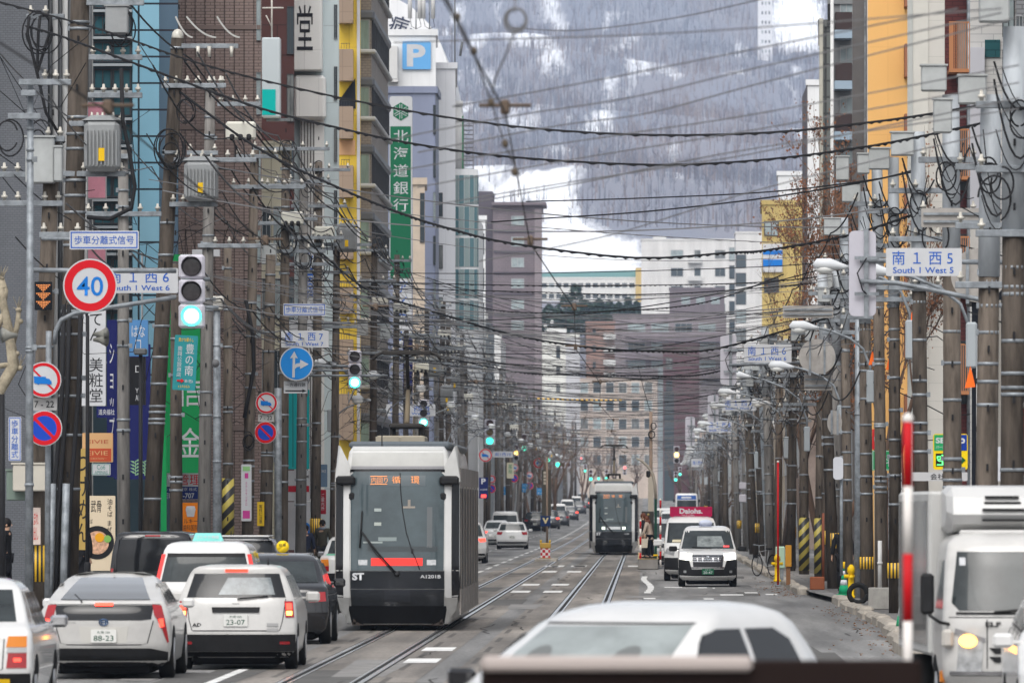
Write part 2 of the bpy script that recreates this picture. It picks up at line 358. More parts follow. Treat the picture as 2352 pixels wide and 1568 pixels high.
n2 = nt.nodes.new('ShaderNodeTexNoise'); n2.inputs['Scale'].default_value = .02; n2.inputs['Detail'].default_value = 5; mp2 = nt.nodes.new('ShaderNodeMapping'); mp2.inputs['Scale'].default_value = (1, .12, 0); nt.links.new(tc.outputs['Object'], mp2.inputs[0]); nt.links.new(mp2.outputs[0], n2.inputs[0])
mxl = nt.nodes.new('ShaderNodeMix'); mxl.data_type = 'RGBA'; mxl.inputs[6].default_value = (.145, .172, .232, 1); mxl.inputs[7].default_value = (.24, .222, .24, 1); nt.links.new(n2.outputs[0], mxl.inputs[0]); nt.links.new(mxl.outputs[2], mx.inputs[6])  # bluish ground tones carry part of the distance haze in their colour
nt.links.new(rp.outputs[0], mx.inputs[0]); nt.links.new(mx.outputs[2], b.inputs['Base Color'])
hm.materials.append(HM); ho = link('hillside', hm); ho['kind'] = 'structure'
# bare deciduous forest, one mass over the slope: trunk and splayed branches for each of several thousand trees
fv = MB(); fr = random.Random(8); cnt = 0
while cnt < 13000:
    Y = 2350+(5900-2350)*fr.random()**.9; X = (fr.random()-.5)*Y*.105+Y*.0; x = VX+X*F/Y
    if x < 960 or x > 1960: continue
    z = hillz(X, Y); s = snowy(X, Y, z)
    if s > .9 and fr.random() > (.16 if (VY-(z-HC)*F/Y) > 520 else .05): continue
    if s > .45 and fr.random() < .45: continue
    cnt += 1; h = fr.uniform(4.5, 9)*(.35 if s > .9 else 1); w = h*fr.uniform(.18, .3); q_ = mnoise.noise((X/60, Y/500, 3))+fr.uniform(-.5, .5); m = 3 if fr.random() < .05 else (2 if q_ > .25 else (1 if q_ < -.2 else 0))
    t = h*.022+.04; tri = [((X-t, Y, z-.5), (X+t, Y, z-.5), (X, Y, z+h))]
    for k in range(6):
        zb = z+h*fr.uniform(.3, .8); zt = min(z+h*1.05, zb+h*fr.uniform(.2, .45)); dx = w*fr.uniform(-1, 1); dy = fr.uniform(-1, 1)
        tri.append(((X, Y, zb-.12*h), (X+dx*.25, Y+dy, zb+.02*h), (X+dx, Y+dy, zt))); 
    for q in tri: fv.add(q, [(0, 1, 2)], m)
struct('bare_forest', fv, [mat('bark_mauve', (.15, .143, .168), .95), mat('bark_grey', (.20, .215, .26), .95), mat('bark_rust', (.25, .205, .20), .95), mat('bark_birch', (.38, .38, .41), .95)], 'stuff')  # bark tones lightened to carry some of the distance haze
# ================================================================ BUILDINGS
WIN = {}
FRW = mat('window_frame_grey', (.35, .36, .37), .4, .4); FRD = mat('window_frame_dark', (.06, .06, .065), .4, .3); FRL = mat('window_frame_white', (.65, .65, .64), .4)
PANE = mat('window_pane', (.05, .065, .075), .08, spec=.7); PANEL_ = mat('window_pane_pale', (.28, .33, .34), .25, var=.25, vs=1.5)
CURT = mat('window_pane_green_curtain', (.22, .30, .27), .35, var=.3, vs=5, streak=9)
def win(parent, x, y, z, w, h, face='f', fr=FRW, pane=PANE, mul=1, name='window'):
    """one framed window; x,y,z the centre on the wall; face f looks to -y, r to +x, l to -x"""
    if pane.name == 'window_pane': pane = RWN.choice((PANE, PANE, PANE, PANEL_, PANEM))
    k = (round(w, 2), round(h, 2), fr.name, pane.name, mul)
    if k not in WIN:
        b = MB(); t = min(.07, w*.08)
        b.box(-w/2, w/2, -.07, .02, -h/2-t, -h/2); b.box(-w/2, w/2, -.05, .02, h/2, h/2+t); b.box(-w/2-t, -w/2, -.05, .02, -h/2-t, h/2+t); b.box(w/2, w/2+t, -.05, .02, -h/2-t, h/2+t)
        for i in range(1, mul+1): xx = -w/2+w*i/(mul+1); b.box(xx-t*.4, xx+t*.4, -.045, .01, -h/2, h/2)
        b.box(-w/2, w/2, -.015, .02, -h/2, h/2, 1); WIN[k] = b.mesh(name, [fr, pane])
    return link(name, WIN[k], parent, (x, y, z), (0, 0, {'f': 0, 'r': math.pi/2, 'l': -math.pi/2}[face]))
RWN = random.Random(44); PANEM = mat('window_pane_curtain', (.14, .15, .15), .2, var=.6, vs=2.5, streak=4)
class Bld: pass
def bldg(name, label, x0, x1, Y, depth, ytop, m, side=-1, over=6, roof=None, cat='building', group=None, base=None, skew=1):
    """box building whose camera-facing wall spans image columns x0..x1 at distance Y; runs on 'over' metres away from the street"""
    B = Bld(); a, b = wx(x0, Y), wx(x1, Y)
    if side < 0: a -= over
    elif side > 0: b += over
    cx = (wx(x0, Y)+wx(x1, Y))/2; B.a, B.b = a-cx, b-cx; B.cx = cx; B.Y = Y; B.h = wz(ytop, Y); B.d = depth
    B.o = thing(name, label, cat, (cx, Y, 0), 0, group)
    zb = -.5 if base is None else base; k = depth/Y*1.02*skew*(1 if side else 0); aa, bb = B.a, B.b      # the street side splays back a little
    if side < 0: bb = B.b+(cx+B.b)*k
    if side > 0: aa = B.a+(cx+B.a)*k
    w = MB().add([(B.a, 0, zb), (B.b, 0, zb), (bb, depth, zb), (aa, depth, zb), (B.a, 0, B.h), (B.b, 0, B.h), (bb, depth, B.h), (aa, depth, B.h)], [(0, 1, 5, 4), (1, 2, 6, 5), (2, 3, 7, 6), (3, 0, 4, 7), (4, 5, 6, 7), (3, 2, 1, 0)]); part('wall', w, m, B.o)
    r = MB().prism([(B.a-.12, -.1), (B.b+.12, -.1), (bb+.12, depth), (bb-.25, depth), (B.b-.25, .25), (B.a+.25, .25), (aa+.25, depth), (aa-.12, depth)], B.h, B.h+.35, 0, 'z')
    part('parapet', r, roof or m, B.o); return B
def lx(B, x, y=None): return wx(x, B.Y)-B.cx           # image column on the front wall -> local x
def lz(B, y): return wz(y, B.Y)
def panel(B, name, x0, x1, y0, y1, m, t=.12, off=0.): return part(name, MB().box(lx(B, x0), lx(B, x1), -t-off, -off-.003, lz(B, y1), lz(B, y0)), m, B.o)
# ---- left side
TG = tiled('grey_tile', (.105, .112, .125), (.12, .126, .14), (.075, .08, .09), .11, .055, .006, .45)
B = bldg('office_block', 'grey tiled office wall filling the upper corner behind the thin steel pole', -160, 110, 185, 22, -420, TG)
B = bldg('office_block', 'pale wall striped with vertical drain pipes beside the blue glass block', 104, 214, 205, 14, -400, mat('pale_render', (.36, .36, .35), .7, var=.2))
pp = [MB() for _ in range(9)]
for i, q in enumerate(pp):
    x = lx(B, 116+i*11.3); q.cyl((x, -.09, 2), (x, -.09, B.h), .06+.02*(i % 2), n=8); part('drain_pipe', q, [DKSTEEL, WHITE, DKSTEEL, FRL][i % 4], B.o)
for i in range(7): win(B.o, lx(B, 160+0*i), -.02, 3.2+i*2.6, .55, 1.5, fr=FRD)
B = bldg('glass_office', 'blue glass fronted office tower with dark teal bays', 212, 410, 225, 20, -400, mat('teal_cladding', (.03, .055, .07), .3))
g1 = tiled('pale_blue_glass', (.20, .40, .52), (.24, .44, .55), (.03, .04, .05), 40, .76, .03, .08, 0, .1); g2 = tiled('slate_glass', (.075, .12, .165), (.085, .13, .18), (.03, .03, .04), 40, .76, .03, .1, 0)
panel(B, 'glass_bay', 305, 366, -420, 1000, g1, .1); panel(B, 'glass_bay', 366, 409, -420, 1000, g2, .06)
for i in range(-4, 13): panel(B, 'ledge', 214, 304, 85+i*62, 91+i*62, mat('ledge_grey', (.33, .36, .38), .5), .2)
for i in range(-4, 12):
    for j in range(2): win(B.o, lx(B, 236+j*44), 0, lz(B, 120+i*62), .45, .5, fr=FRD, pane=mat('teal_pane', (.03, .09, .11), .1))
BT = tiled('brown_tile', (.23, .172, .155), (.265, .20, .178), (.125, .092, .084), .30, .095, .014, .6)
B = bldg('tiled_block', 'windowless brown tiled block with dark vertical joints', 410, 601, 245, 16, -400, BT)
for i in range(8): x = 425+i*22.5; panel(B, 'joint_strip', x, x+1.5, -420, 1140, mat('joint_dark', (.07, .055, .05), .7), .03)
for i in range(-2, 5): panel(B, 'joint_strip', 410, 601, 58+i*230, 68+i*230, mat('joint_brown', (.19, .145, .13), .7), .04)
for i in range(-1, 5): win(B.o, lx(B, 594), 0, lz(B, 45+i*170), .12, 1.3, pane=PANEL_, mul=0)
DR = tiled('dark_red_panel', (.055, .022, .02), (.065, .026, .024), (.025, .012, .012), 2.2, 1.1, .02, .4)
B = bldg('maroon_block', 'dark maroon panelled block next to the white calligraphy sign tower', 598, 676, 285, 26, -300, DR)
for i in range(-3, 6): win(B.o, lx(B, 667), 0, lz(B, 70+i*155), .22, 1.7, fr=FRD)
B = bldg('cream_block', 'low cream panelled block under the teal hanging sign', 584, 662, 262, 12, 348, tiled('cream_panel', (.5, .47, .36), (.53, .5, .39), (.32, .3, .24), .5, 1.6, .02, .6, 0))
for i in range(4):
    for j in range(2): win(B.o, lx(B, 612+j*26), 0, lz(B, 520+i*165), .25, 1.3)
B = bldg('white_office', 'white office with a stepped sign tower and pale blue side', 672, 779, 305, 24, -260, tiled('pale_blue_panel', (.52, .6, .62), (.55, .63, .65), (.42, .48, .5), .9, 3, .02, .4, 0))
for i in range(-2, 7): win(B.o, lx(B, 771), 0, lz(B, 50+i*142), .12, 1.3)
cb = MB(); cb.cbox(lx(B, 675), lx(B, 742), -1.1, -.01, lz(B, 166), lz(B, -300), .05); cb.cbox(lx(B, 676), lx(B, 750), -.9, -.012, lz(B, 277), lz(B, 176), .12); cb.box(lx(B, 690), lx(B, 745), -.35, -.01, 2.5, lz(B, 277))
st = part('sign_tower', cb, tiled('white_panel', (.80, .80, .78), (.82, .82, .8), (.68, .68, .67), .75, 4, .015, .5, 0), B.o)
text('堂', st, (lx(B, 703), -1.115, lz(B, 68)), mat('ink_black', (.025, .025, .03), .6), h=1.75, w=.62, bold=.008)
sl_ = MB()
for i in range(5): x = lx(B, 692+i*7); sl_.box(x, x+.05, -.4, -.351, 2.6, lz(B, 280))
part('grille', sl_, mat('grille_grey', (.16, .15, .15), .6), B.o)
# yellow building with brown balconies
YL = tiled('yellow_panel', (.72, .50, .055), (.74, .52, .06), (.55, .37, .04), 1.1, 1.5, .015, .5, 0)
B = bldg('yellow_block', 'bright yellow narrow block with brown balcony fronts', 776, 828, 345, 20, -200, YL)
zz = MB().prism([(lx(B, 778), lz(B, 250)), (lx(B, 778), lz(B, 232)), (lx(B, 816), lz(B, 180)), (lx(B, 817), lz(B, 250))], -.05, -.004); part('painted_band', zz, mat('band_black', (.02, .022, .03), .5), B.o)
part('painted_band', MB().box(lx(B, 778), lx(B, 816), -.045, -.004, lz(B, 356), lz(B, 322)), mat('band_peach', (.68, .40, .22), .5), B.o)
panel(B, 'corner_strip', 820, 827, -200, 1100, mat('corner_lilac', (.55, .55, .58), .5), .1)
for y0, y1 in ((-70, 56), (116, 188), (247, 320), (382, 455), (520, 596), (660, 720), (780, 850), (905, 1010)):
    bl = MB().box(lx(B, 778), lx(B, 812), -.95, -.06, lz(B, y1), lz(B, y0)); bl.box(lx(B, 806), lx(B, 812)+.02, -.97, -.951, lz(B, y1)+.1, lz(B, y0)-.1)
    bb = part('balcony', bl, tiled('balcony_brown', (.30, .225, .17), (.32, .24, .18), (.22, .16, .12), 1.2, .8, .012, .6, 0), B.o)
    rr_ = MB(); zt = lz(B, y0)
    for i in range(4): x = lx(B, 786+i*6); rr_.cyl((x, -.9, zt), (x, -.9, zt+.25), .012, n=4)
    rr_.cyl((lx(B, 785), -.9, zt+.25), (lx(B, 806), -.9, zt+.25), .015, n=4); part('railing', rr_, FRD, bb)
# taupe building with ribbon windows
TA = tiled('taupe_tile', (.245, .21, .185), (.265, .225, .195), (.16, .14, .125), .25, .12, .012, .6)
B = bldg('taupe_office', 'taupe tiled office with ribbon windows wrapping its rounded corner', 824, 853, 352, 23, -250, TA, skew=0)
for k in range(-2, 7):
    y = 50+154*k; zt, zb = lz(B, y-4), lz(B, y+64)
    hd = MB().cbox(B.a, B.b+.15, -.15, B.d+.1, zt, lz(B, y-26), .1); part('window_header', hd, mat('header_lead', (.13, .135, .15), .4), B.o)
    sb = MB().cbox(B.a, B.b+.22, -.22, B.d+.1, lz(B, y+74), zb, .06); part('window_sill', sb, mat('sill_pale', (.5, .5, .5), .5), B.o)
    win(B.o, lx(B, 837), -.02, (zt+zb)/2, .4, zt-zb-.05, pane=CURT, mul=0)
    for i in range(9): win(B.o, B.b+.03, 1.6+i*2.45, (zt+zb)/2, 2.1, zt-zb-.06, 'r', FRD, mul=1)
# slate slab, white parking block, domed hospital behind
B = bldg('slate_office', 'slate blue slab standing behind the green bank sign', 893, 1000, 412, 7, 214, tiled('slate_panel', (.19, .215, .30), (.2, .225, .31), (.15, .17, .25), 1.2, 5, .012, .5, 0), skew=0)
for i in range(6): win(B.o, lx(B, 998), -.02, lz(B, 275+i*100), .12, 1.5, fr=FRD)
B = bldg('parking_tower', 'white parking tower carrying a big blue P', 890, 1001, 440, 12, 82, tiled('white_sheet', (.66, .67, .68), (.68, .69, .7), (.58, .59, .6), 1, 9, .01, .5, 0))
ps = part('parking_sign', MB().prism(rrect(1.6, 1.56, .08, 4, lx(B, 957), lz(B, 128)), -.14, -.004), mat('parking_blue', (.13, .36, .66), .5), B.o)
text('P', ps, (lx(B, 957)-.02, -.145, lz(B, 128)), SIGNW, h=1.25, w=1.05, bold=.035)
part('roof_hut', MB().box(lx(B, 889), lx(B, 914), -.9, -.01, lz(B, 183), lz(B, 108)).box(lx(B, 889), lx(B, 915), -.95, -.01, lz(B, 190), lz(B, 184)), WHITE, B.o)
for x, y0 in ((955, -40), (986, -40)):
    am = MB().cyl((lx(B, x), .5, B.h), (lx(B, x), .5, lz(B, y0)), .035, n=6, m=0)
    for s in (-14, 8): am.cyl((lx(B, x+s), .45, lz(B, 42)), (lx(B, x+s), .45, lz(B, -30)), .12, n=8, m=1); am.tube([(lx(B, x+s), .45, lz(B, 42)), (lx(B, x+s+4), .45, lz(B, 60)), (lx(B, x), .5, lz(B, 66))], .02, 4, 2)
    part('antenna', am, [STEEL, WHITE, CABLE], B.o)
o = thing('domed_hospital', 'white hospital with a great rounded roof behind the parking tower', 'building', (wx(965, 480), 480, 0))
dm = [(882, 1150), (882, -30), (905, -6), (945, 16), (985, 55), (1012, 100), (1030, 150), (1042, 205), (1047, 260), (1047, 1150)]
part('wall', MB().prism([(wx(x, 480)-wx(965, 480), wz(y, 480)) for x, y in dm], 0, 25), tiled('dome_white', (.72, .73, .75), (.74, .75, .77), (.62, .63, .66), 1.4, 1.4, .012, .45, 0), o)
text('病', o, (wx(916, 480)-wx(965, 480), -.05, wz(58, 480)), mat('sign_navy', (.05, .06, .1), .6), h=1.15, bold=.02, rot=(0, math.radians(18), 0))
text('院', o, (wx(950, 480)-wx(965, 480), -.05, wz(88, 480)), MATS['sign_navy'], h=1.0, bold=.02, rot=(0, math.radians(30), 0))
B = bldg('white_office', 'plain pale grey office slab next to the round glass stair tower', 1001, 1046, 446, 20, 158, tiled('pale_grey_sheet', (.58, .59, .62), (.6, .61, .64), (.5, .51, .54), 1.1, 6, .012, .5, 0))
for i in range(5): win(B.o, lx(B, 1010), -.02, lz(B, 470+i*120), .3, 1.3, fr=FRD)
o = thing('glass_stair_tower', 'white rounded stair tower with tall curved glazing and a round turret', 'building', (wx(1066, 462), 462, 0))
c0 = wx(1066, 462); lx2 = lambda x: wx(x, 462)-c0; Z = lambda y: wz(y, 462)
part('wall', MB().box(lx2(1000), lx2(1099), .95, 14, -.5, Z(500)).tube([(0, 1, 0), (0, 1, Z(388))], .80, 24), tiled('tower_white', (.66, .67, .68), (.68, .69, .7), (.58, .6, .6), .5, .9, .012, .45, 0), o)
gl = MB()
for k in range(5):
    for i in range(7):
        a = math.radians(-155+i*22); a2 = a+math.radians(20); z1, z0 = Z(402+k*72), Z(402+k*72+66)
        gl.add([(.83*math.cos(a), 1+.83*math.sin(a), z0), (.83*math.cos(a2), 1+.83*math.sin(a2), z0), (.83*math.cos(a2), 1+.83*math.sin(a2), z1), (.83*math.cos(a), 1+.83*math.sin(a), z1)], [(0, 1, 2, 3)], (i+k) % 2)
part('curved_glazing', gl, [mat('stair_glass', (.12, .23, .26), .1), mat('stair_glass_pale', (.3, .38, .38), .2)], o)
part('turret', MB().tube([(lx2(1047), 2.2, Z(395)), (lx2(1047), 2.2, Z(232))], .32, 16).tube([(lx2(1047), 2.2, Z(240)), (lx2(1047), 2.2, Z(228))], .37, 16).tube([(lx2(1047), 2.2, Z(275)), (lx2(1047), 2.2, Z(268))], .37, 16), WHITE, o)
part('fin', MB().box(lx2(1057), lx2(1062), 2.2, 2.6, Z(392), Z(262)), mat('fin_green', (.06, .25, .13), .5), o)
fe = MB()
for i in range(12): z = Z(385-i*10); fe.box(lx2(1063), lx2(1085), 2.4, 3.2, z, z+.04)
for x in (1063, 1085): fe.box(lx2(x)-.03, lx2(x)+.03, 2.4, 2.5, Z(388), Z(270))
part('fire_escape', fe, mat('escape_grey', (.25, .25, .28), .5), o)
am = MB().cyl((lx2(1043), 2, Z(228)), (lx2(1043), 2, Z(-40)), .045, n=6).tube([(lx2(1043), 1.9, Z(160)), (lx2(1037), 1.9, Z(152)), (lx2(1036), 1.9, Z(60))], .02, 4).cyl((lx2(1055), 1.9, Z(125)), (lx2(1060), 1.9, Z(92)), .08, n=6); part('mast', am, DKSTEEL, o)
B = bldg('beige_block', 'narrow beige block tucked behind the green bank sign', 948, 976, 402, 8, 424, mat('beige_render', (.5, .42, .34), .7, var=.08), over=0)
win(B.o, lx(B, 970), 0, lz(B, 500), .2, 2.5, fr=FRD)
B = bldg('white_office', 'tall white panelled office beside the mauve apartment tower', 1080, 1115, 620, 20, 505, MATS['white_sheet'])
for i in range(5): win(B.o, lx(B, 1108), 0, lz(B, 560+i*80), .25, 1.6, fr=FRD)
# ---- far apartment blocks that close the street
MV = tiled('mauve_tile', (.165, .14, .155), (.18, .15, .165), (.12, .1, .115), .6, .3, .02, .6); MVL = tiled('mauve_tile_light', (.23, .20, .215), (.245, .21, .225), (.18, .15, .165), .6, .3, .02, .6)
B = bldg('apartment_tower', 'dark mauve apartment tower on the left in front of the ski slope', 1132, 1245, 1000, 18, 478, MV, over=0)
part('stair_shaft', MB().box(lx(B, 1098), lx(B, 1131), 2, 14, 0, lz(B, 438)), mat('mauve_dark', (.10, .088, .105), .7), B.o)
part('corner_bay', MB().box(lx(B, 1228), lx(B, 1244), -.4, -.02, 0, lz(B, 480)), MVL, B.o)
part('roof_slab', MB().box(lx(B, 1130), lx(B, 1254), -.8, 12, B.h+.36, B.h+.75), MV, B.o)
for k in range(6): win(B.o, lx(B, 1189), 0, lz(B, 507+k*48), 1.5, 1.1, pane=PANEL_); panel(B, 'floor_band', 1134, 1228, 528+k*48, 533+k*48, MATS['mauve_dark'], .15)
B = bldg('white_house', 'low white house block left of centre with narrow dark windows', 1145, 1330, 1230, 16, 770, tiled('house_white', (.62, .62, .58), (.64, .64, .6), (.55, .55, .52), 3, 3, .02, .6, 0), over=0)
part('roof_storey', MB().box(lx(B, 1255), lx(B, 1300), 3, 9, B.h+.01, lz(B, 752)), WHITE, B.o)
part('side_wing', MB().box(lx(B, 1300), lx(B, 1332), -.6, -.01, 0, lz(B, 775)), mat('house_grey', (.48, .48, .5), .7), B.o)
for x in (1211, 1282):
    for k in range(3): win(B.o, lx(B, x), 0, lz(B, 808+k*42), .55, 1.9 if k == 0 else 1.1, fr=FRD)
for x, y in ((1252, 748), (1267, 738)): part('satellite_dish', MB().cyl((lx(B, x), 4, B.h), (lx(B, x), 4, lz(B, y+8)), .05, n=5).ball((lx(B, x), 3.8, lz(B, y)), (.3, .12, .3)), WHITE, B.o)
B = bldg('office_block', 'cream office with rows of square dark windows closing the street', 1322, 1510, 1400, 14, 872, tiled('office_cream', (.43, .36, .31), (.45, .38, .33), (.36, .3, .26), 4, 3.2, .02, .6, 0), over=0)
for r_ in range(5):
    for c in range(6): win(B.o, lx(B, 1342+c*29.4), 0, lz(B, 890+r_*41.5), 1.35, 1.8, fr=FRL, mul=0, pane=PANEL_ if (c*3+r_) % 4 == 0 else PANE)
B = bldg('brown_house', 'brick brown house with white stacked balconies left of the mauve terraces', 1346, 1412, 1440, 14, 742, tiled('brick_brown', (.27, .17, .14), (.29, .18, .15), (.2, .13, .11), .5, .25, .02, .7), over=0)
for k in range(3): win(B.o, lx(B, 1365), 0, lz(B, 762+k*38), .5, 1.1, fr=FRD)
for k in range(4): part('balcony', MB().box(lx(B, 1386), lx(B, 1414), -1.2, -.01, lz(B, 780+k*30), lz(B, 766+k*30)), WHITE, B.o)
B = bldg('apartment_block', 'wide mauve terraced apartment block behind the cream office', 1408, 1668, 1500, 16, 725, MVL, over=0)
for k in range(3):
    for c in range(4): win(B.o, lx(B, 1462+c*54), 0, lz(B, 752+k*42), 3.2, 1.5, pane=PANEL_ if c % 2 else PANE, mul=2)
    part('balcony', MB().box(lx(B, 1436), lx(B, 1668), -1.4, -.01, lz(B, 785+k*42), lz(B, 772+k*42)), MV, B.o)
B = bldg('apartment_block', 'mauve upper apartment block stepping up beside the white tower', 1538, 1664, 1540, 12, 664, MV, over=0)
for c in range(3): win(B.o, lx(B, 1575+c*34), 0, lz(B, 690), 1.6, 1.3, pane=PANEL_)
B = bldg('apartment_tower', 'tall white apartment tower below the right hillside', 1473, 1700, 1600, 18, 552, tiled('tower_pale', (.60, .59, .58), (.62, .61, .6), (.5, .49, .49), 3.4, 3.4, .02, .6, 0), over=0)
for k in range(5):
    z = 584+k*41
    for x, w in ((1555, 2.4), (1602, 1.2), (1654, 2.0)): win(B.o, lx(B, x), 0, lz(B, z), w, 1.6, mul=1 if w > 1.3 else 0)
    part('balcony', MB().box(lx(B, 1580), lx(B, 1612), -1.1, -.01, lz(B, z+20), lz(B, z+9)), WHITE, B.o); win(B.o, lx(B, 1688), -.02, lz(B, z), 2.2, 2.6, fr=FRD)
part('roof_hut', MB().box(lx(B, 1500), lx(B, 1530), 2, 8, B.h, B.h+.9), WHITE, B.o)
B = bldg('apartment_tower', 'white stepped apartment tower behind the yellow block', 1690, 1765, 1480, 18, 536, MATS['tower_pale'], over=0)
for k in range(5): win(B.o, lx(B, 1702), 0, lz(B, 600+k*42), 1.8, 2.4, fr=FRD)
B = bldg('maroon_tower', 'dark maroon office tower at the end of the street', 1523, 1606, 1330, 14, 792, tiled('maroon_tile', (.10, .05, .058), (.115, .056, .064), (.07, .036, .04), .8, .4, .02, .6), over=0)
part('window_strip', MB().box(lx(B, 1512), lx(B, 1523), .5, 1, 0, lz(B, 840)), mat('strip_glass', (.25, .3, .32), .2), B.o)
part('window_strip', MB().box(lx(B, 1526), lx(B, 1548), -.06, -.005, 0, lz(B, 900)), PANE, B.o)
for k in range(2): win(B.o, lx(B, 1537), 0, lz(B, 835+k*52), 1.0, 1.8, fr=FRD)
B = bldg('school', 'long white school building with a teal roof below the snow slope', 1238, 1466, 1760, 14, 640, mat('school_white', (.62, .61, .58), .7, var=.06), over=0)
part('roof', MB().prism([(lx(B, 1236), B.h+.36), (lx(B, 1466), B.h+.36), (lx(B, 1466), B.h+2.0), (lx(B, 1236), B.h+1.4)], 1, 8), mat('roof_teal', (.16, .30, .30), .6), B.o)
for r_ in range(2):
    for c in range(13): win(B.o, lx(B, 1250+c*16.8), 0, lz(B, 655+r_*25), 1.15, 1.0, fr=FRL, mul=0)
part('stair_block', MB().box(lx(B, 1460), lx(B, 1474), -1, 6, 20, lz(B, 615)), mat('stair_ochre', (.52, .38, .16), .7), B.o)
B = bldg('hotel_tower', 'white tower with small windows high on the hillside', 1741, 1774, 4300, 10, -30, mat('hotel_white', (.70, .70, .72), .7), over=0, base=150)
for k in range(6):
    for c in range(3): win(B.o, lx(B, 1751+c*8), 0, lz(B, 8+k*22), .7, 1.6, fr=FRD, mul=0)
# ---- right side
B = bldg('brick_office', 'grey brick office wall cropped by the right frame edge', 2333, 2420, 150, 14, -420, tiled('grey_brick', (.16, .165, .175), (.2, .205, .215), (.10, .10, .105), .24, .085, .012, .7), side=1)
for k in range(4): win(B.o, lx(B, 2322)+.16, -.0, lz(B, -90+k*200), .12, 1.2)
B = bldg('white_office', 'white tiled office with a dark teal panel beside the grey brick wall', 2228, 2336, 165, 12, -420, tiled('white_wide_tile', (.56, .55, .54), (.6, .59, .57), (.4, .4, .4), .5, .17, .01, .4), side=1, over=3)
panel(B, 'teal_panel', 2262, 2297, 92, 132, tiled('teal_tile', (.02, .09, .10), (.025, .1, .115), (.01, .05, .06), .5, .17, .01, .4), .04)
panel(B, 'stone_bay', 2228, 2261, 110, 480, mat('bay_lilac', (.5, .5, .54), .6), .14); panel(B, 'stone_bay', 2229, 2290, 480, 690, mat('bay_pale', (.55, .53, .5), .6, var=.1), .1)
for k in range(4): win(B.o, lx(B, 2316), 0, lz(B, 40+k*120), .22, .8, fr=FRD)
B = bldg('red_apartments', 'dark red apartment block with rust railed balconies', 2170, 2232, 205, 20, -360, tiled('dark_red_tile', (.085, .022, .022), (.1, .026, .026), (.05, .015, .015), .3, .1, .01, .5), side=1, over=3)
for k in range(-2, 4):
    y0 = 60+k*245; b_ = MB().box(lx(B, 2176), lx(B, 2222), -1.2, -.004, lz(B, y0+112), lz(B, y0+104)).box(lx(B, 2176), lx(B, 2186), -1.2, -1.12, lz(B, y0+104), lz(B, y0))
    for i in range(8): x = lx(B, 2188+i*4.8); b_.box(x, x+.022, -1.2, -1.17, lz(B, y0+104), lz(B, y0))
    b_.box(lx(B, 2176), lx(B, 2222), -1.21, -1.16, lz(B, y0), lz(B, y0-4)); part('balcony', b_, mat('rust_rail', (.36, .16, .075), .6), B.o)
    win(B.o, lx(B, 2215), 0, lz(B, y0+60), .35, 1.6, fr=FRD, mul=0)
part('drain_pipe', MB().cyl((lx(B, 2225), -.15, 0), (lx(B, 2225), -.15, B.h), .06, n=6), STEEL, B.o)
B = bldg('cream_apartments', 'tall cream panelled apartment end wall beside the dark red block', 2084, 2172, 238, 20, -300, tiled('cream_grid', (.52, .50, .46), (.54, .52, .48), (.42, .41, .38), .55, .55, .008, .6, 0), side=1, over=3)
panel(B, 'plain_strip', 2085, 2132, -320, 1150, mat('cream_plain', (.55, .535, .49), .65, var=.05), .05); panel(B, 'edge_strip', 2086, 2096, -320, 1150, mat('edge_green_grey', (.42, .43, .41), .6), .09)
B = bldg('orange_apartments', 'plain orange apartment end wall rising above the bare rusty tree', 1993, 2086, 268, 18, -260, tiled('orange_render', (.75, .43, .15), (.76, .44, .155), (.68, .38, .13), 2.1, 3.0, .01, .7, 0, .05), side=1, over=3)
for k in range(-1, 6): part('balcony', MB().box(lx(B, 2076), lx(B, 2085), -1.1, -.004, lz(B, 180+k*160), lz(B, 105+k*160)), mat('balcony_rust', (.30, .13, .075), .6), B.o)
B = bldg('grey_apartments', 'dark grey stair wall left of the orange apartment wall', 1958, 1995, 290, 14, -240, mat('charcoal_render', (.13, .125, .125), .6, var=.1), side=1, over=2)
panel(B, 'edge_strip', 1985, 1989, -240, 1100, STEEL, .06); panel(B, 'edge_strip', 1991, 1994, -240, 1100, WHITE, .08)
B = bldg('balcony_apartments', 'apartment block with stacked dark brown and pale blue balconies', 1907, 1960, 315, 14, 10, mat('apartment_grey', (.2, .205, .21), .6, var=.1), side=1, over=2)
for k in range(8):
    y = 33+116*k; b_ = part('balcony', MB().box(lx(B, 1917), lx(B, 1955), -1.4, -.004, lz(B, y+40), lz(B, y)), mat('balcony_umber', (.055, .04, .04), .5), B.o)
    part('balcony_slab', MB().box(lx(B, 1915), lx(B, 1955), -1.45, -.002, lz(B, y+60), lz(B, y+41)), mat('slab_blue', (.30, .38, .46), .6), b_); win(B.o, lx(B, 1944), 0, lz(B, y-22), .45, .7, pane=PANEL_)
part('drain_pipe', MB().cyl((lx(B, 1909), -1.5, 0), (lx(B, 1909), -1.5, lz(B, -60)), .07, n=8), WHITE, B.o); part('roof_hut', MB().box(lx(B, 1924), lx(B, 1950), .5, 3, B.h, B.h+1.0), WHITE, B.o)
B = bldg('grid_office', 'narrow dark glass office with a grid of mullions left of the stacked balconies', 1884, 1909, 385, 16, 62, tiled('grid_glass', (.10, .105, .105), (.13, .14, .13), (.05, .05, .05), .35, .8, .05, .25, 0), side=1, over=2)
part('drain_pipe', MB().cyl((lx(B, 1886), -.2, 0), (lx(B, 1886), -.2, B.h+.4), .1, n=8), mat('pipe_khaki', (.3, .29, .25), .6), B.o)
B = bldg('white_office', 'narrow white office slab with a dark street side', 1855, 1886, 490, 14, 196, MATS['white_sheet'], side=1, over=2)
part('side_wall', MB().box(B.a-.06, B.a-.004, 0, B.d, 0, B.h), mat('side_dark', (.12, .11, .12), .7), B.o)
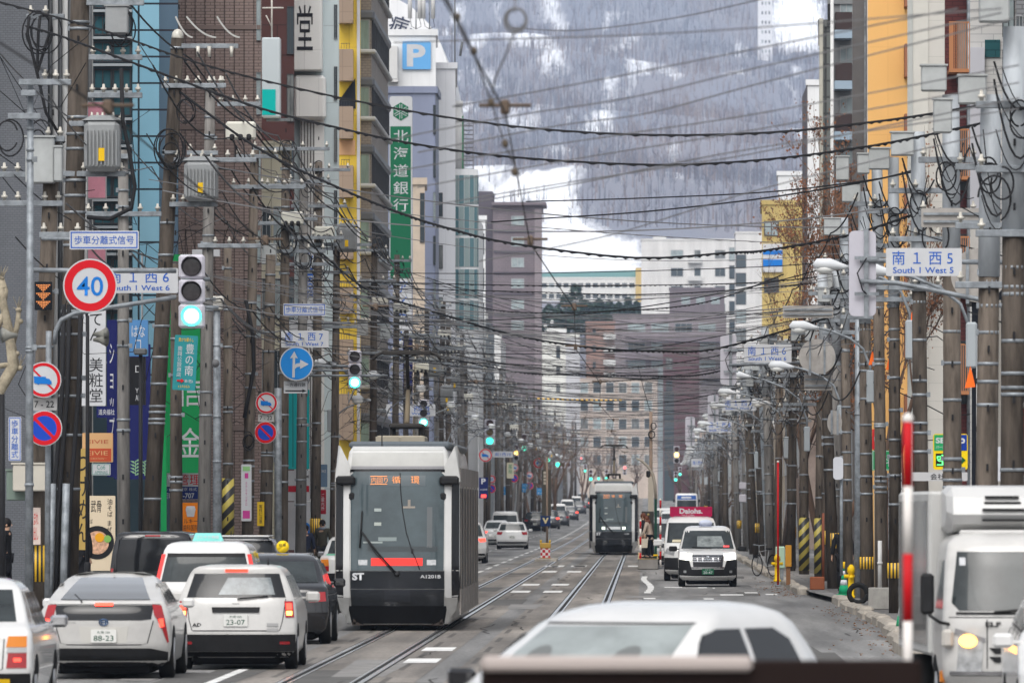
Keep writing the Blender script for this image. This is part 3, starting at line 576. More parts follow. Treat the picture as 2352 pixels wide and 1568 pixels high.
B = bldg('white_office', 'white rooftop block above the mustard yellow building', 1787, 1860, 640, 12, 403, MATS['white_sheet'], side=1, over=1)
B = bldg('yellow_block', 'mustard yellow block behind the bare twigs', 1750, 1860, 600, 20, 470, tiled('mustard_panel', (.46, .35, .13), (.48, .37, .14), (.38, .28, .1), 2, 3, .02, .6, 0), side=1, over=1)
ss = part('wall_sign', MB().box(lx(B, 1752), lx(B, 1797), -.2, -.01, lz(B, 625), lz(B, 560)), SIGNW, B.o)
part('sign_stripe', MB().box(lx(B, 1752), lx(B, 1797), -.22, -.201, lz(B, 612), lz(B, 596)).box(lx(B, 1752), lx(B, 1797), -.22, -.201, lz(B, 585), lz(B, 575)), BLUE, ss)
for k in range(3): win(B.o, lx(B, 1772), 0, lz(B, 525+k*130), 1.0, 1.0, fr=FRD)
B = bldg('dark_shop', 'black clad shop building with pale posts behind the tall concrete poles', 2232, 2420, 158, 5, 690, mat('navy_cladding', (.016, .018, .024), .4), side=1, over=2)
for x in (2290, 2330): panel(B, 'post', x, x+8, 690, 1150, mat('post_pale', (.36, .34, .31), .7), .3)
for k in range(3): win(B.o, lx(B, 2262), 0, lz(B, 820+k*110), .3, .8, fr=FRL)
# rows of low buildings further along, both sides
rb = random.Random(21); PAL = [(.42, .40, .37), (.5, .49, .47), (.30, .27, .25), (.24, .24, .26), (.38, .3, .26), (.55, .55, .55), (.28, .31, .33), (.45, .38, .3)]
KINDS = ['narrow grey shop house', 'pale shop house', 'brown shop house', 'dark shop house', 'beige shop house', 'white shop house', 'slate shop house', 'tan shop house']
for side in (-1, 1):
    y = 470 if side < 0 else 400
    while y < 1250:
        d = rb.uniform(18, 34); h = rb.uniform(6, 13)+(6 if side < 0 and y < 700 else 0); k = rb.randrange(8); X = -12.6 if side < 0 else 8.2
        o = thing('shop_house', '%s far along the %s row of the street' % (KINDS[k], 'bank side' if side < 0 else 'orange wall side'), 'building', (X+side*5, y, roadz(y)), 0, 'low buildings far along the street')
        part('wall', MB().box(-5, 5, 0, d-1.5, -1, h), mat('shop_wall_%d' % k, PAL[k], .75, var=.15), o); part('parapet', MB().box(-5.1, 5.1, -.1, .2, h, h+.4), FRL, o)
        f = 'r' if side < 0 else 'l'
        for fl in range(int(h/3.1)):
            for c in range(3): win(o, -side*5.0, (c+.5)*(d-1.5)/3, 1.8+fl*3.1, 2.6, 1.5, f)
            win(o, 2.5*-side, 0, 1.8+fl*3.1, 1.6, 1.4)
        y += d
# ================================================================ POLES
INS = MB().tube([(0, 0, 0), (0, 0, .05), (0, 0, .05), (0, 0, .09), (0, 0, .09), (0, 0, .16)], [.03, .03, .055, .055, .03, .02], 7).mesh('insulator', INSUL)
STRIPE = stripes('hazard_stripes', (.016, .016, .016), (.38, .31, .06), .27, (.72, 0, -.7)); BAND = stripes('reflective_band', (.02, .02, .02), (.75, .45, .02), .07, (1, 0, 0))
LOOPM = None
def crossarm(o, z, x0, x1, n=4, y=-.14, t=.05):
    a = part('crossarm', MB().cbox(x0, x1, y-t, y+t, z-t, z+t, .008), STEEL, o)
    for i in range(n):
        x = x0+.08+(x1-x0-.16)*i/max(1, n-1)
        if abs(x) < .12: continue
        link('insulator', INS, a, (x, y, z+t))
    return a
def transformer(o, x, z, w=.62, h=.95, y=-.3):
    b = MB().cbox(x-w/2, x+w/2, y-w*.45, y+w*.45, z-h/2, z+h/2, .09)
    for i in range(9): xx = x-w*.42+w*.84*i/8; b.box(xx-.012, xx+.012, y-w*.45-.06, y-w*.45, z-h*.38, z+h*.3)
    for s in (-1, 0, 1): b.cyl((x+s*w*.3, y, z+h/2), (x+s*w*.3, y, z+h/2+.16), .035, .02, 7, 1)
    b.hull([(x-w*.55, y-w*.4, z+h/2), (x+w*.55, y-w*.4, z+h/2), (x+w*.55, y+w*.4, z+h/2), (x-w*.55, y+w*.4, z+h/2), (x-w*.3, y-.1, z+h/2+.1), (x+w*.3, y-.1, z+h/2+.1), (x, y+.2, z+h/2+.1)])
    b.box(x-.05, x+.06, y-w*.45-.075, y-w*.45-.06, z-h*.3, z-h*.05, 2)
    return part('transformer', b, [XFMR, INSUL, YELLOW], o)
def cabinet(o, x, z, w=.45, h=.5, d=.35, m=None, y=-.35):
    return part('equipment_box', MB().cbox(x-w/2, x+w/2, y-d/2, y+d/2, z-h/2, z+h/2, .02).box(x-w*.55, x+w*.55, y-d*.56, y+d*.56, z+h/2, z+h/2+.03).box(x-w*.1, x+w*.1, y+d/2, -.02, z-.1, z+.1), m or GREYB, o)
def switch(o, x, z, w=.65, h=.4):
    b = MB().cbox(x-w/2, x+w/2, -.5, -.15, z-h/2, z+h/2, .05)
    for i in (-1, 0, 1): b.cyl((x+i*w*.28, -.52, z-h*.3), (x+i*w*.28, -.6, z-h*.5), .06, .05, 8, 1); b.tube([(x+i*w*.28, -.5, z-h*.4), (x+i*w*.28+.08, -.55, z-h*.9), (x+i*w*.3+.1, -.5, z-h*1.8)], .018, 4, 1)
    return part('switch_box', b, [mat('switch_cream', (.55, .54, .48), .5), CABLE], o)
def loops(o, x, z, r=.4, n=3, seed=1):
    q = random.Random(seed); b = MB()
    for i in range(n):
        rr = r*q.uniform(.6, 1.1); c = (x+q.uniform(-.1, .1), -.3+q.uniform(-.1, .1), z+q.uniform(-.15, .15)); a0 = q.uniform(0, 6)
        b.tube([(c[0]+rr*math.cos(a0+t*.3)*.7, c[1]+.06*math.sin(t*.7), c[2]+rr*math.sin(a0+t*.3)) for t in range(q.randint(13, 23))], .015, 5)
    return part('cable_loop', b, CABLE, o)
def droop(o, pts, r=.018, m=None, name='jumper_cable'):
    a, b = Vector(pts[0]), Vector(pts[-1]); s = pts[1]
    return part(name, MB().tube([a.lerp(b, i/8)-Vector((0, 0, s*4*(i/8)*(1-i/8))) for i in range(9)], r, 4), m or CABLE, o)
def pole(label, xb, xt, yt, Y, r=.15, m=CONC, top=None, bands=None, group=None, steps=True, seed=0, name='utility_pole'):
    X = wx(xb, Y); g = roadz(Y)+.1; h = wz(yt, Y)-g; dx = wx(xt, Y)-X; o = thing(name, label, 'utility pole', (X, Y, g), 0, group); o['h_'] = h; o['r_'] = r; q = random.Random(int(Y*7)+seed)
    r1 = r*.72; zt = h if top is None else h*top
    L = lambda z: dx*z/h
    b = MB().tube([(L(z), 0, z) for z in (-.2, zt*.5, zt)], [r, (r+r1)/2, r1 if top is None else r*.8], 14)
    for i in range(bands if bands is not None else int(h*.8)):
        z = q.uniform(2.2, zt-.1); rr = r+(r1-r)*z/zt+.008; b.tube([(L(z), 0, z-.025), (L(z), 0, z+.025)], rr+.004, 12, 1)
        if q.random() < .4: s = q.choice((-1, 1)); b.box(L(z)+s*rr-.03, L(z)+s*rr+.05, -.06, .03, z-.04, z+.05, 1)
    if steps:
        for i in range(int(zt/.9)): z = 1.9+i*.9; b.box(L(z)-.016, L(z)+.016, -r-.015, -r+.08, z-.05, z+.05, 2)
    part('shaft', b, [m, STEEL, CABLE], o)
    if top is not None: part('top_extension', MB().tube([(L(zt-.4), 0, zt-.4), (L(h), 0, h)], [r*.86, r*.8], 14), mat('steel_pole_weathered', (.36, .385, .41), .6, .1, var=.22, vs=4, streak=4), o)
    o['lean'] = dx/h; return o
def zz_(o, y): return wz(y, o.location.y)-o.location.z
def xx_(o, x): return wx(x, o.location.y)-o.location.x
def arm_px(o, y, x0, x1, n=4): return crossarm(o, zz_(o, y), xx_(o, x0), xx_(o, x1), n)
def bandp(o, y0, y1, m=BAND, r=.165, name='warning_band'):
    zc = (zz_(o, y0)+zz_(o, y1))/2; hh = (zz_(o, y0)-zz_(o, y1))/2; return part(name, MB().tube([(o['lean']*zc, 0, -hh), (o['lean']*zc, 0, hh)], r, 16), m, o, (0, 0, zc))
# ---- left row, each told apart by what it carries
p = pole('slender galvanised pole with small insulators on top by the grey tiled wall', 66, 70, 195, 131, .075, STEEL, bands=6, steps=False)
arm_px(p, 215, 50, 84, 2); arm_px(p, 268, 20, 96, 0); arm_px(p, 190, 45, 165, 5); loops(p, -.25, zz_(p, 300), .35, 2, 4)
p = pole('leaning concrete pole with the LED arrow board and a beige cabinet', 77, 121, 312, 137.5, .185, CONC, bands=9)
arm_px(p, 402, -30, 145, 6); arm_px(p, 468, -30, 146, 6); arm_px(p, 320, 75, 150, 3); arm_px(p, 540, 92, 190, 3)
cabinet(p, xx_(p, 73), zz_(p, 1097), .58, .47, .3, mat('cabinet_beige', (.50, .47, .41), .5, var=.05), -.4); cabinet(p, xx_(p, 40), zz_(p, 1115), .35, .52, .3, mat('cabinet_green', (.17, .22, .19), .5), -.1)
cabinet(p, xx_(p, 95), zz_(p, 370), .5, .8, .4, y=-.2); cabinet(p, xx_(p, 138), zz_(p, 380), .14, .6, .3); bandp(p, 1252, 1335, r=.2)
bd = part('arrow_board', MB().cbox(xx_(p, 83), xx_(p, 123), -.36, -.26, zz_(p, 713), zz_(p, 648), .01), mat('board_black', (.01, .012, .016), .4), p); ab = MB()
for k in range(3):
    for r_ in range(5):
        for c in range(9-2*r_): ab.box(xx_(p, 103)+(c-(9-2*r_-1)/2)*.028-.009, xx_(p, 103)+(c-(9-2*r_-1)/2)*.028+.009, -.37, -.361, zz_(p, 656+k*19+r_*3.6)-.009, zz_(p, 656+k*19+r_*3.6)+.009)
part('arrow_light', ab, mat('led_orange', (.5, .18, .06), .5, emit=(1, .36, .12), es=.45), bd)
pl = part('warning_plate', MB().box(xx_(p, 70), xx_(p, 96), -.3, -.28, zz_(p, 1250), zz_(p, 1165)), mat('plate_cream', (.6, .5, .45), .6), p); text('止まれ\n飛出し', pl, (xx_(p, 83), -.305, zz_(p, 1207)), RED, w=.12, h=.5)
loops(p, .1, zz_(p, 330), .3, 3, 5)
p = pole('stout dark pole reaching above the frame beside the ribbed transformer', 149, 186, -90, 146, .24, CONCD, bands=16)
transformer(p, xx_(p, 238), zz_(p, 338), .66, .95); arm_px(p, 133, 205, 328, 4); arm_px(p, 220, 203, 328, 5); arm_px(p, 8, 200, 332, 4); arm_px(p, 285, 160, 290, 3); arm_px(p, 400, 140, 290, 4)
cabinet(p, xx_(p, 272), zz_(p, 50), .42, .5, .4, XFMR); loops(p, xx_(p, 275), zz_(p, 55), .3, 3, 2); loops(p, xx_(p, 100), zz_(p, 60), .45, 4, 7)
cb = MB()
for i, x in enumerate((70, 95, 120)): cb.tube([(xx_(p, x), -.3, zz_(p, 40)), (xx_(p, x-4), -.3, zz_(p, 80)), (xx_(p, 88), -.3, zz_(p, 170)), (xx_(p, 108), -.28, zz_(p, 260)), (xx_(p, 150), -.26, zz_(p, 330))], .03, 6)
part('riser_cable', cb, CABLE, p); arm_px(p, 40, 62, 150, 3)
cb = MB().tube([(xx_(p, 282), -.4, zz_(p, 160)), (xx_(p, 285), -.4, zz_(p, 280)), (xx_(p, 300), -.4, zz_(p, 350)), (xx_(p, 313), -.4, zz_(p, 430)), (xx_(p, 305), -.4, zz_(p, 480)), (xx_(p, 255), -.4, zz_(p, 505)), (xx_(p, 203), -.3, zz_(p, 500))], .04, 6); part('riser_cable', cb, CABLE, p)
cb = MB()
for x0 in (128, 140, 166): cb.tube([(xx_(p, x0+22), -.35, zz_(p, 700)), (xx_(p, x0+18), -.35, zz_(p, 900)), (xx_(p, x0-4), -.35, zz_(p, 1180)), (xx_(p, x0-10), -.35, -.1)], .045, 6, 0)
part('cable_duct', cb, [CABLE], p)
cb = MB()
for x0 in (124, 156): cb.tube([(xx_(p, x0), -.4, zz_(p, 1110)), (xx_(p, x0-10), -.4, -.1)], .07, 8)
part('conduit', cb, STEEL, p)
p = pole('pale concrete pole with smooth cap just right of the 40 sign', 284, 283, 345, 158, .145, CONC2, bands=8); arm_px(p, 492, 195, 372, 5); arm_px(p, 360, 250, 305, 2)
p = pole('tall leaning dark pole with white cap and strung insulators against the blue glass', 336, 408, 88, 165, .19, CONCD, bands=14)
part('cap', MB().ball((xx_(p, 408), 0, zz_(p, 84)), (.13, .13, .16)), INSUL, p); arm_px(p, 107, 418, 548, 0); arm_px(p, 198, 372, 516, 6); arm_px(p, 368, 400, 590, 4); arm_px(p, 470, 390, 500, 5)
b = MB()
for x in (456, 482, 533): b.tube([(xx_(p, x), -.2, zz_(p, 108)), (xx_(p, x), -.2, zz_(p, 132))], [.045, .03], 7)
part('hanging_insulator', b, INSUL, p)
for x0, x1 in ((405, 444), (430, 498), (500, 552)): droop(p, [(xx_(p, x0), -.25, zz_(p, 40)), .1, (xx_(p, x1), -.25, zz_(p, 88))], .024, mat('cable_pale', (.42, .42, .40), .6))
loops(p, xx_(p, 388), zz_(p, 350), .42, 6, 3); transformer(p, xx_(p, 464), zz_(p, 418), .7, .85); loops(p, xx_(p, 430), zz_(p, 270), .3, 2, 9)
p = pole('short dark concrete pole in front of the green vertical banner', 405, 404, 600, 172, .155, CONCD, bands=8)
p = pole('lavender grey concrete pole right behind the nearest green traffic light', 466, 483, 200, 183, .165, CONC2, bands=9); arm_px(p, 197, 445, 520, 4); arm_px(p, 352, 430, 502, 4); arm_px(p, 240, 500, 600, 4); arm_px(p, 565, 455, 600, 5); switch(p, xx_(p, 555), zz_(p, 302), .7, .42)
o = pole('smooth galvanised post carrying a loudspeaker horn and small camera', 499, 498, 712, 186, .115, STEEL, bands=3, steps=False)
part('beacon', MB().cbox(-.13, .13, -.15, .1, o['h_'], o['h_']+.17, .03).cbox(-.16, .16, -.18, .1, o['h_']+.17, o['h_']+.33, .04), mat('beacon_cream', (.55, .53, .48), .5), o); part('loudspeaker', MB().cyl((-.02, -.45, zz_(o, 835)), (-.02, -.15, zz_(o, 835)), .10, .04, 12), CABLE2, o)
p = pole('brown concrete pole wrapped in yellow and black hazard stripes left of the pink sign', 524, 523, 560, 191, .135, CONC, bands=6); bandp(p, 1098, 1232, STRIPE, .15)
p = pole('concrete pole bearing the narrow white and pink plate', 566, 585, 345, 199, .155, CONC, bands=8); arm_px(p, 360, 540, 640, 4); arm_px(p, 430, 530, 700, 5)
b = MB().tube([(xx_(p, 566), -.25, zz_(p, 690)), (xx_(p, 582), -.25, zz_(p, 770)), (xx_(p, 584), -.25, zz_(p, 850)), (xx_(p, 570), -.25, zz_(p, 920)), (xx_(p, 562), -.25, zz_(p, 960))], .05, 6); part('riser_cable', b, CABLE, p); loops(p, 0, zz_(p, 1010), .2, 3, 6)
pl = part('plate', MB().prism(rrect(.26, 1.44, .03, 3, xx_(p, 567), zz_(p, 1131)), -.26, -.23), SIGNW, p); MAG = mat('magenta', (.48, .05, .25), .5); pm = xx_(p, 567)
part('plate_print', MB().box(pm-.09, pm+.09, -.265, -.2601, zz_(p, 1190), zz_(p, 1172)).box(pm-.04, pm+.05, -.265, -.2601, zz_(p, 1098), zz_(p, 1086)), MAG, pl); part('plate_print', MB().box(pm-.09, pm+.09, -.265, -.2601, zz_(p, 1081), zz_(p, 1071)), mat('leaf_green', (.25, .5, .2), .5), pl)
text('ホ\nテ\nル\nサ\nッ\nポ\nロ', pl, (pm, -.266, zz_(p, 1133)), MAG, w=.05, h=.6)
p = pole('concrete pole with the small no trucks and no parking pair and a yellow plate', 608, 622, 585, 212, .185, CONC, bands=8); b = part('conduit', MB().cyl((.36, 0, 0), (.36, 0, p['h_']*.6), .1, n=10), STEEL, p)
pl = part('warning_plate', MB().box(xx_(p, 592), xx_(p, 608), -.3, -.27, zz_(p, 1207), zz_(p, 1152)), mat('plate_yellow', (.65, .42, .02), .5), p); text('電\n柱\nに\n注\n意', pl, (xx_(p, 600), -.305, zz_(p, 1180)), CABLE, w=.09, h=.5)
for i, (lab, xb, xt, yt, Y, r, m, T, sw) in enumerate([
    ('grey capped pole with jumper cables beside the cream block', 648, 657, 322, 219, .16, CONC, 0, 1), ('pale concrete pole crossed by the one way arrow sign', 690, 698, 398, 232, .17, CONC2, 0, 0),
    ('dark concrete pole with yellow reflector band beside the two pedestrians', 724, 732, 372, 243, .165, CONC, 0, 1), ('concrete pole holding a grey transformer in front of the yellow block', 766, 774, 545, 258, .15, CONC, 1, 0),
    ('dark weathered pole under the taupe office with many cables', 855, 860, 560, 297, .16, CONCD, 0, 1), ('concrete pole with a pale switch box below the green bank sign', 905, 912, 585, 323, .16, CONC, 0, 1)]):
    p = pole(lab, xb, xt, yt, Y, r, m, bands=8); h = p['h_']
    for k in range(4): crossarm(p, h-.25-k*rnd.uniform(.8, 1.3), -rnd.uniform(.5, 1.1), rnd.uniform(.5, 1.4), rnd.randint(3, 5))
    loops(p, .1, h-1.5-rnd.random()*2, .35, 3, i); loops(p, .2, h-.4, .25, 2, i+20)
    if T: transformer(p, .45, zz_(p, 550), .66, .85)
    if sw: switch(p, .3, h-2.2, .62, .38); cabinet(p, -.35, h-3.2, .42, .55)
    if i == 2: bandp(p, 1190, 1228, BAND, .18)
# ---- left row further along
q = random.Random(4); Y = 338; i = 0
while Y < 1150:
    X = -10.1+q.uniform(-.4, .5); h = q.uniform(9.5, 12.5); m = q.choice((CONC, CONC, CONC2, CONCD))
    p = pole('weathered concrete utility pole with cluttered crossarms in the far bank side row', VX+X*F/Y, VX+(X+q.uniform(-.2, .35))*F/Y, VY-(roadz(Y)+.1+h-HC)*F/Y, Y, q.uniform(.14, .18), m, bands=5, group='far utility poles on the bank side', steps=Y < 500)
    for k in range(q.randint(2, 4)): crossarm(p, h-.2-k*q.uniform(.7, 1.3), -q.uniform(.5, 1.1), q.uniform(.5, 1.5), 4 if Y < 600 else 0)
    if q.random() < .35: transformer(p, q.choice((-.4, .42)), h-2.6)
    if q.random() < .5: switch(p, .35, h-1.6)
    if Y < 650: loops(p, q.uniform(-.2, .3), h-q.uniform(.8, 3), .4, 4, int(Y)); loops(p, q.uniform(-.2, .3), h-q.uniform(.5, 1.5), .3, 3, int(Y)+1)
    Y += q.uniform(11, 17) if Y < 620 else q.uniform(20, 30)
# ---- right row
RP = [('thick rust streaked pole closest to the right frame edge', 2325, 2330, 62, 110, .2, CONCD), ('tall pole behind the refrigerated truck with a large grey cabinet', 2262, 2276, 218, 119.5, .195, CONC),
      ('brown concrete pole beside the yellow and green parking sign', 2189, 2184, 218, 132, .18, CONC), ('brown concrete pole with steel top in front of the cream end wall', 2117, 2108, 303, 146, .165, CONCD),
      ('dark brown pole with a yellow reflector near its foot by the green cones', 2057, 2052, 362, 160, .14, CONCD), ('concrete pole with twin grey boxes near its top', 2026, 2014, 352, 169, .145, CONC),
      ('concrete pole with a yellow and black band above the fallen tyre', 1992, 1984, 440, 181, .165, CONC), ('concrete pole behind the yellow hydrant under the rusty tree', 1948, 1938, 500, 198, .14, CONC)]
RPO = []
for i, (lab, xb, xt, yt, Y, r, m) in enumerate(RP):
    p = pole(lab, xb, xt, yt, Y, r, m, top=.72, bands=9); RPO.append(p); h = p['h_']; u = p['lean']*h
    cabinet(p, u-.30, h-.05-.2*(i % 2)+(.3 if i < 3 else 0), .42 if i != 5 else .26, .42, .34, GREYB)
    if i in (1, 5): cabinet(p, u-.75, h-.35, .28, .5, .3)
    for k in range(3): crossarm(p, h-1.1-k*.9, u-.55, u+.45, 3)
    for k in range(2): droop(p, [(u-.30, -.3, h-.5-.25*k), .45+.3*k, (u+.30, -.2, h-.9-.5*k)], .022)
    for k in range(3): droop(p, [(u-rnd.uniform(.1, .4), -.3, h-rnd.uniform(.5, 1.6)), rnd.uniform(.3, .7), (u+rnd.uniform(.1, .6), -.2, h-rnd.uniform(.8, 1.9))], .012)
    loops(p, u, h-1.3, .26, 2, i+40)
    if i in (0, 2, 6): loops(p, u-.2, h-2.3, .3, 2, i+60)
bandp(RPO[4], 1292, 1327, r=.165); bandp(RPO[6], 1278, 1306, r=.185)
part('riser_pipe', MB().tube([(.17, -.12, .2), (.17, -.12, 3)], .02, 5), mat('conduit_tan', (.35, .28, .2), .6), RPO[6])
o = pole('slender pale steel lighting column among the concrete poles', 1971, 1971, 700, 186, .1, STEEL, bands=2, steps=False, name='lighting_column')
q = random.Random(9); Y = 208
while Y < 1150:
    X = kr(Y)+.95+q.uniform(-.3, .45); h = q.uniform(7.6, 9.6); m = q.choice((CONC, CONCD, CONC, CONC2)); far = Y > 330
    p = pole('plain brown concrete utility pole in the dense receding row beneath the orange wall', VX+X*F/Y, VX+(X+q.uniform(-.4, .12))*F/Y, VY-(roadz(Y)+.1+h-HC)*F/Y, Y, q.uniform(.13, .19), m, top=q.choice((None, .75, .8)), bands=5, group='receding utility poles on the right', steps=Y < 450)
    cabinet(p, -.27, h-q.uniform(.1, 1), .32, .38)
    for k in range(q.randint(1, 3)): crossarm(p, h-.5-k*q.uniform(.7, 1.2), -q.uniform(.4, .9), q.uniform(.3, .7), 3 if Y < 500 else 0)
    if Y < 600: loops(p, 0, h-q.uniform(.5, 1.6), .3, 3, int(Y)+3); droop(p, [(-.3, -.3, h-.6), .6, (.3, -.2, h-1.2)], .025)
    if 225 < Y < 330 and q.random() < .55: part('stripe_sleeve', MB().tube([(0, 0, -.85), (0, 0, .85)], p['r_']+.012, 12), STRIPE, p, (0, 0, 1.0))
    elif q.random() < .15: part('warning_band', MB().tube([(0, 0, -.2), (0, 0, .2)], p['r_']+.01, 12), BAND, p, (0, 0, 1.3))
    Y += q.uniform(8, 14) if Y < 420 else (q.uniform(13, 20) if Y < 700 else q.uniform(25, 40))

# ================================================================ WIRES
def wire(pts, r=.02, m=CABLE, label=None, group=None, twist=False, name='overhead_cable', cat='cable'):
    """pts given in the world; long spans get their sag from the points"""
    b = MB(); pts = [Vector(p) for p in pts]; b.tube(pts, r, 4)
    if twist:                                   # the lashing that winds round the messenger wire
        L = []; n = len(pts)-1
        for i in range(n):
            for k in range(6): t = k/6; c = pts[i].lerp(pts[i+1], t); a = (i*6+k)*2.6; L.append(c+Vector((0, r*.9*math.cos(a), r*.9*math.sin(a)-r*.5)))
        b.tube(L, r*.6, 4)
    o = part(name, b, m); tag(o, label, cat, group); return o
def spline(P, n=40):
    """smooth curve through image points (x, y, Y)"""
    out = []
    for i in range(len(P)-1):
        p0, p1, p2, p3 = P[max(0, i-1)], P[i], P[i+1], P[min(len(P)-1, i+2)]
        for k in range(max(2, n//(len(P)-1))):
            t = k/max(2, n//(len(P)-1)); out.append([.5*((2*p1[j])+(-p0[j]+p2[j])*t+(2*p0[j]-5*p1[j]+4*p2[j]-p3[j])*t*t+(-p0[j]+3*p1[j]-3*p2[j]+p3[j])*t**3) for j in range(3)])
    out.append(P[-1]); return [pt(*p) for p in out]
def pxw(P, Y0, Y1, *a, **k):
    n = len(P); return wire(spline([(x, y, Y0+(Y1-Y0)*i/(n-1)) for i, (x, y) in enumerate(P)]), *a, **k)
pxw([(-60, -10), (157, 47), (277, 83), (417, 133), (588, 181), (872, 243), (1176, 290), (1476, 310), (1764, 305), (1984, 283), (2130, 263), (2272, 238)], 140, 122, .021, CABLE, 'uppermost of the two long twisted cables sagging across the whole street below the P sign', None, True)
pxw([(60, 60), (150, 87), (320, 150), (588, 246), (778, 294), (942, 329), (1176, 361), (1510, 379), (1764, 366), (1964, 341), (2098, 317), (2260, 282)], 146, 122, .023, CABLE, 'lower of the two long twisted cables sagging across the whole street below the P sign', None, True)
pxw([(405, 205), (588, 338), (775, 430), (922, 490), (1029, 524), (1176, 559), (1460, 592), (1677, 580), (1764, 574), (1950, 540), (2105, 490)], 165, 146, .026, CABLE, 'thick black cable dropping from the white capped pole across the snow slope', None, True)
pxw([(690, 540), (745, 587), (848, 667), (1001, 717), (1176, 768), (1350, 797), (1510, 806), (1653, 799), (1900, 730)], 232, 190, .028, CABLE, 'black cable sagging in front of the white house block', None, True)
pxw([(890, 790), (1176, 852), (1330, 860), (1486, 862), (1610, 860), (1780, 820)], 300, 270, .028, CABLE, 'black cable passing just above the cream office roof', None, True)
pxw([(1209, 463), (1480, 455), (1764, 441), (1990, 415), (2110, 392)], 170, 146, .018, CABLE, 'straight black cable ending at the twin grey boxes')
pxw([(1130, 510), (1243, 502), (1483, 486), (1764, 454), (2000, 415), (2110, 388)], 175, 146, .02, CABLE, 'black cable crossing just over the ski slope towards the twin grey boxes')
for i, P in enumerate([[(905, 98), (1176, 90), (1470, 80), (1764, 62), (2300, 20)], [(1040, 245), (1343, 190), (1764, 107), (2200, 20)], [(900, 320), (1176, 267), (1460, 222), (1764, 150), (2300, 30)], [(960, 350), (1276, 290), (1493, 259), (1764, 187), (2340, 40)],
                       [(900, 395), (1176, 347), (1470, 303), (1764, 257), (2340, 150)], [(960, 430), (1293, 370), (1540, 330), (1764, 293), (2340, 190)], [(1060, 470), (1360, 415), (1510, 383), (1764, 336), (2340, 250)], [(1000, 470), (1300, 420), (1560, 380), (1764, 346), (2340, 225)], [(1176, 64), (1330, 70), (1560, 40), (1764, -5)], [(1100, 600), (1400, 540), (1764, 430), (2300, 300)]]):
    pxw(P, 68+i*2, 60+i*2, .0072, CABLE2, 'thin blurred tram span wire rising to the right in front of the mountain', 'blurred tram span wires in front of the mountain')
# spans between the two pole rows: sag between heights on either side
def span(Y, zl, zr, sag, r, lab, grp, m=CABLE, xl=-10.1, xr=4.9, dy=0, tw=False):
    a, b = Vector((xl, Y, zl+roadz(Y))), Vector((xr, Y+dy, zr+roadz(Y))); n = 18
    wire([a.lerp(b, i/n)-Vector((0, 0, sag*4*(i/n)*(1-i/n))) for i in range(n+1)], r, m, lab, grp, tw)
q = random.Random(12)
for i in range(84):
    Y = 160+i*q.uniform(4.2, 5.4); z = q.uniform(6.2, 9.0)
    span(Y, z+q.uniform(0, 1.4), z+q.uniform(-.4, .4), q.uniform(.25, .9), q.uniform(.007, .017), 'dark cable strung across the street between the two pole rows', 'cables strung across the street', q.choice((CABLE, CABLE2, CABLE2)), dy=q.uniform(-14, 14), tw=i % 5 == 0)
for i in range(34):
    Y = 480+i*22; z = q.uniform(5.8, 9.5)
    span(Y, z+q.uniform(0, 1), z, q.uniform(.3, 1.3), q.uniform(.014, .024), 'distant cable sagging across the street near its far end', 'distant cables across the street', CABLE2, dy=q.uniform(-8, 8))
for P, Y_, r_ in (([(560, 622), (1176, 628), (1764, 612), (1990, 590)], 215, .014), ([(560, 640), (1176, 655), (1480, 655), (1764, 647), (2000, 620)], 240, .02), ([(590, 655), (1176, 669), (1480, 676), (1764, 660), (1960, 640)], 235, .018), ([(560, 668), (1000, 690), (1176, 716), (1410, 714), (1620, 694), (1800, 630)], 225, .018), ([(640, 745), (1176, 733), (1480, 704), (1764, 650), (1950, 600)], 205, .016), ([(760, 860), (1176, 882), (1500, 868), (1740, 830)], 310, .02), ([(820, 900), (1176, 918), (1500, 926), (1700, 890)], 340, .02), ([(800, 820), (1176, 836), (1480, 842), (1780, 790)], 280, .018), ([(700, 790), (1100, 812), (1480, 800), (1850, 730)], 225, .015)):
    pxw(P, Y_, Y_-14, r_, CABLE, 'dark cable strung across the street between the two pole rows', 'cables strung across the street', r_ > .017)
for i in range(52):
    Y = q.uniform(190, 520); zl = HC+q.uniform(170, 560)*Y/F+q.uniform(0, .6); zl = min(zl, 13)
    span(Y, zl, max(4.5, min(9.3, zl-q.uniform(-.8, 2.2))), q.uniform(.15, .8), q.uniform(.006, .012)*(1+Y/500), 'thin grey cable slung across the street above the tram wires', 'thin cables across the street', q.choice((CABLE, CABLE2)), dy=q.uniform(-25, 25))
sg_ = pxw([(1100, 905), (1232, 915), (1330, 918), (1430, 919), (1600, 905)], 400, 400, .016, CABLE, 'cable wearing a yellow and black spiral guard in front of the cream office', name='guarded_cable')
part('spiral_guard', MB().tube(spline([(1232, 915, 399.9), (1330, 918, 399.9), (1428, 919, 399.9)], 20), .04, 8), stripes('guard_stripes', (.02, .02, .02), (.7, .42, .03), .22, (.9, 0, .3)), sg_)
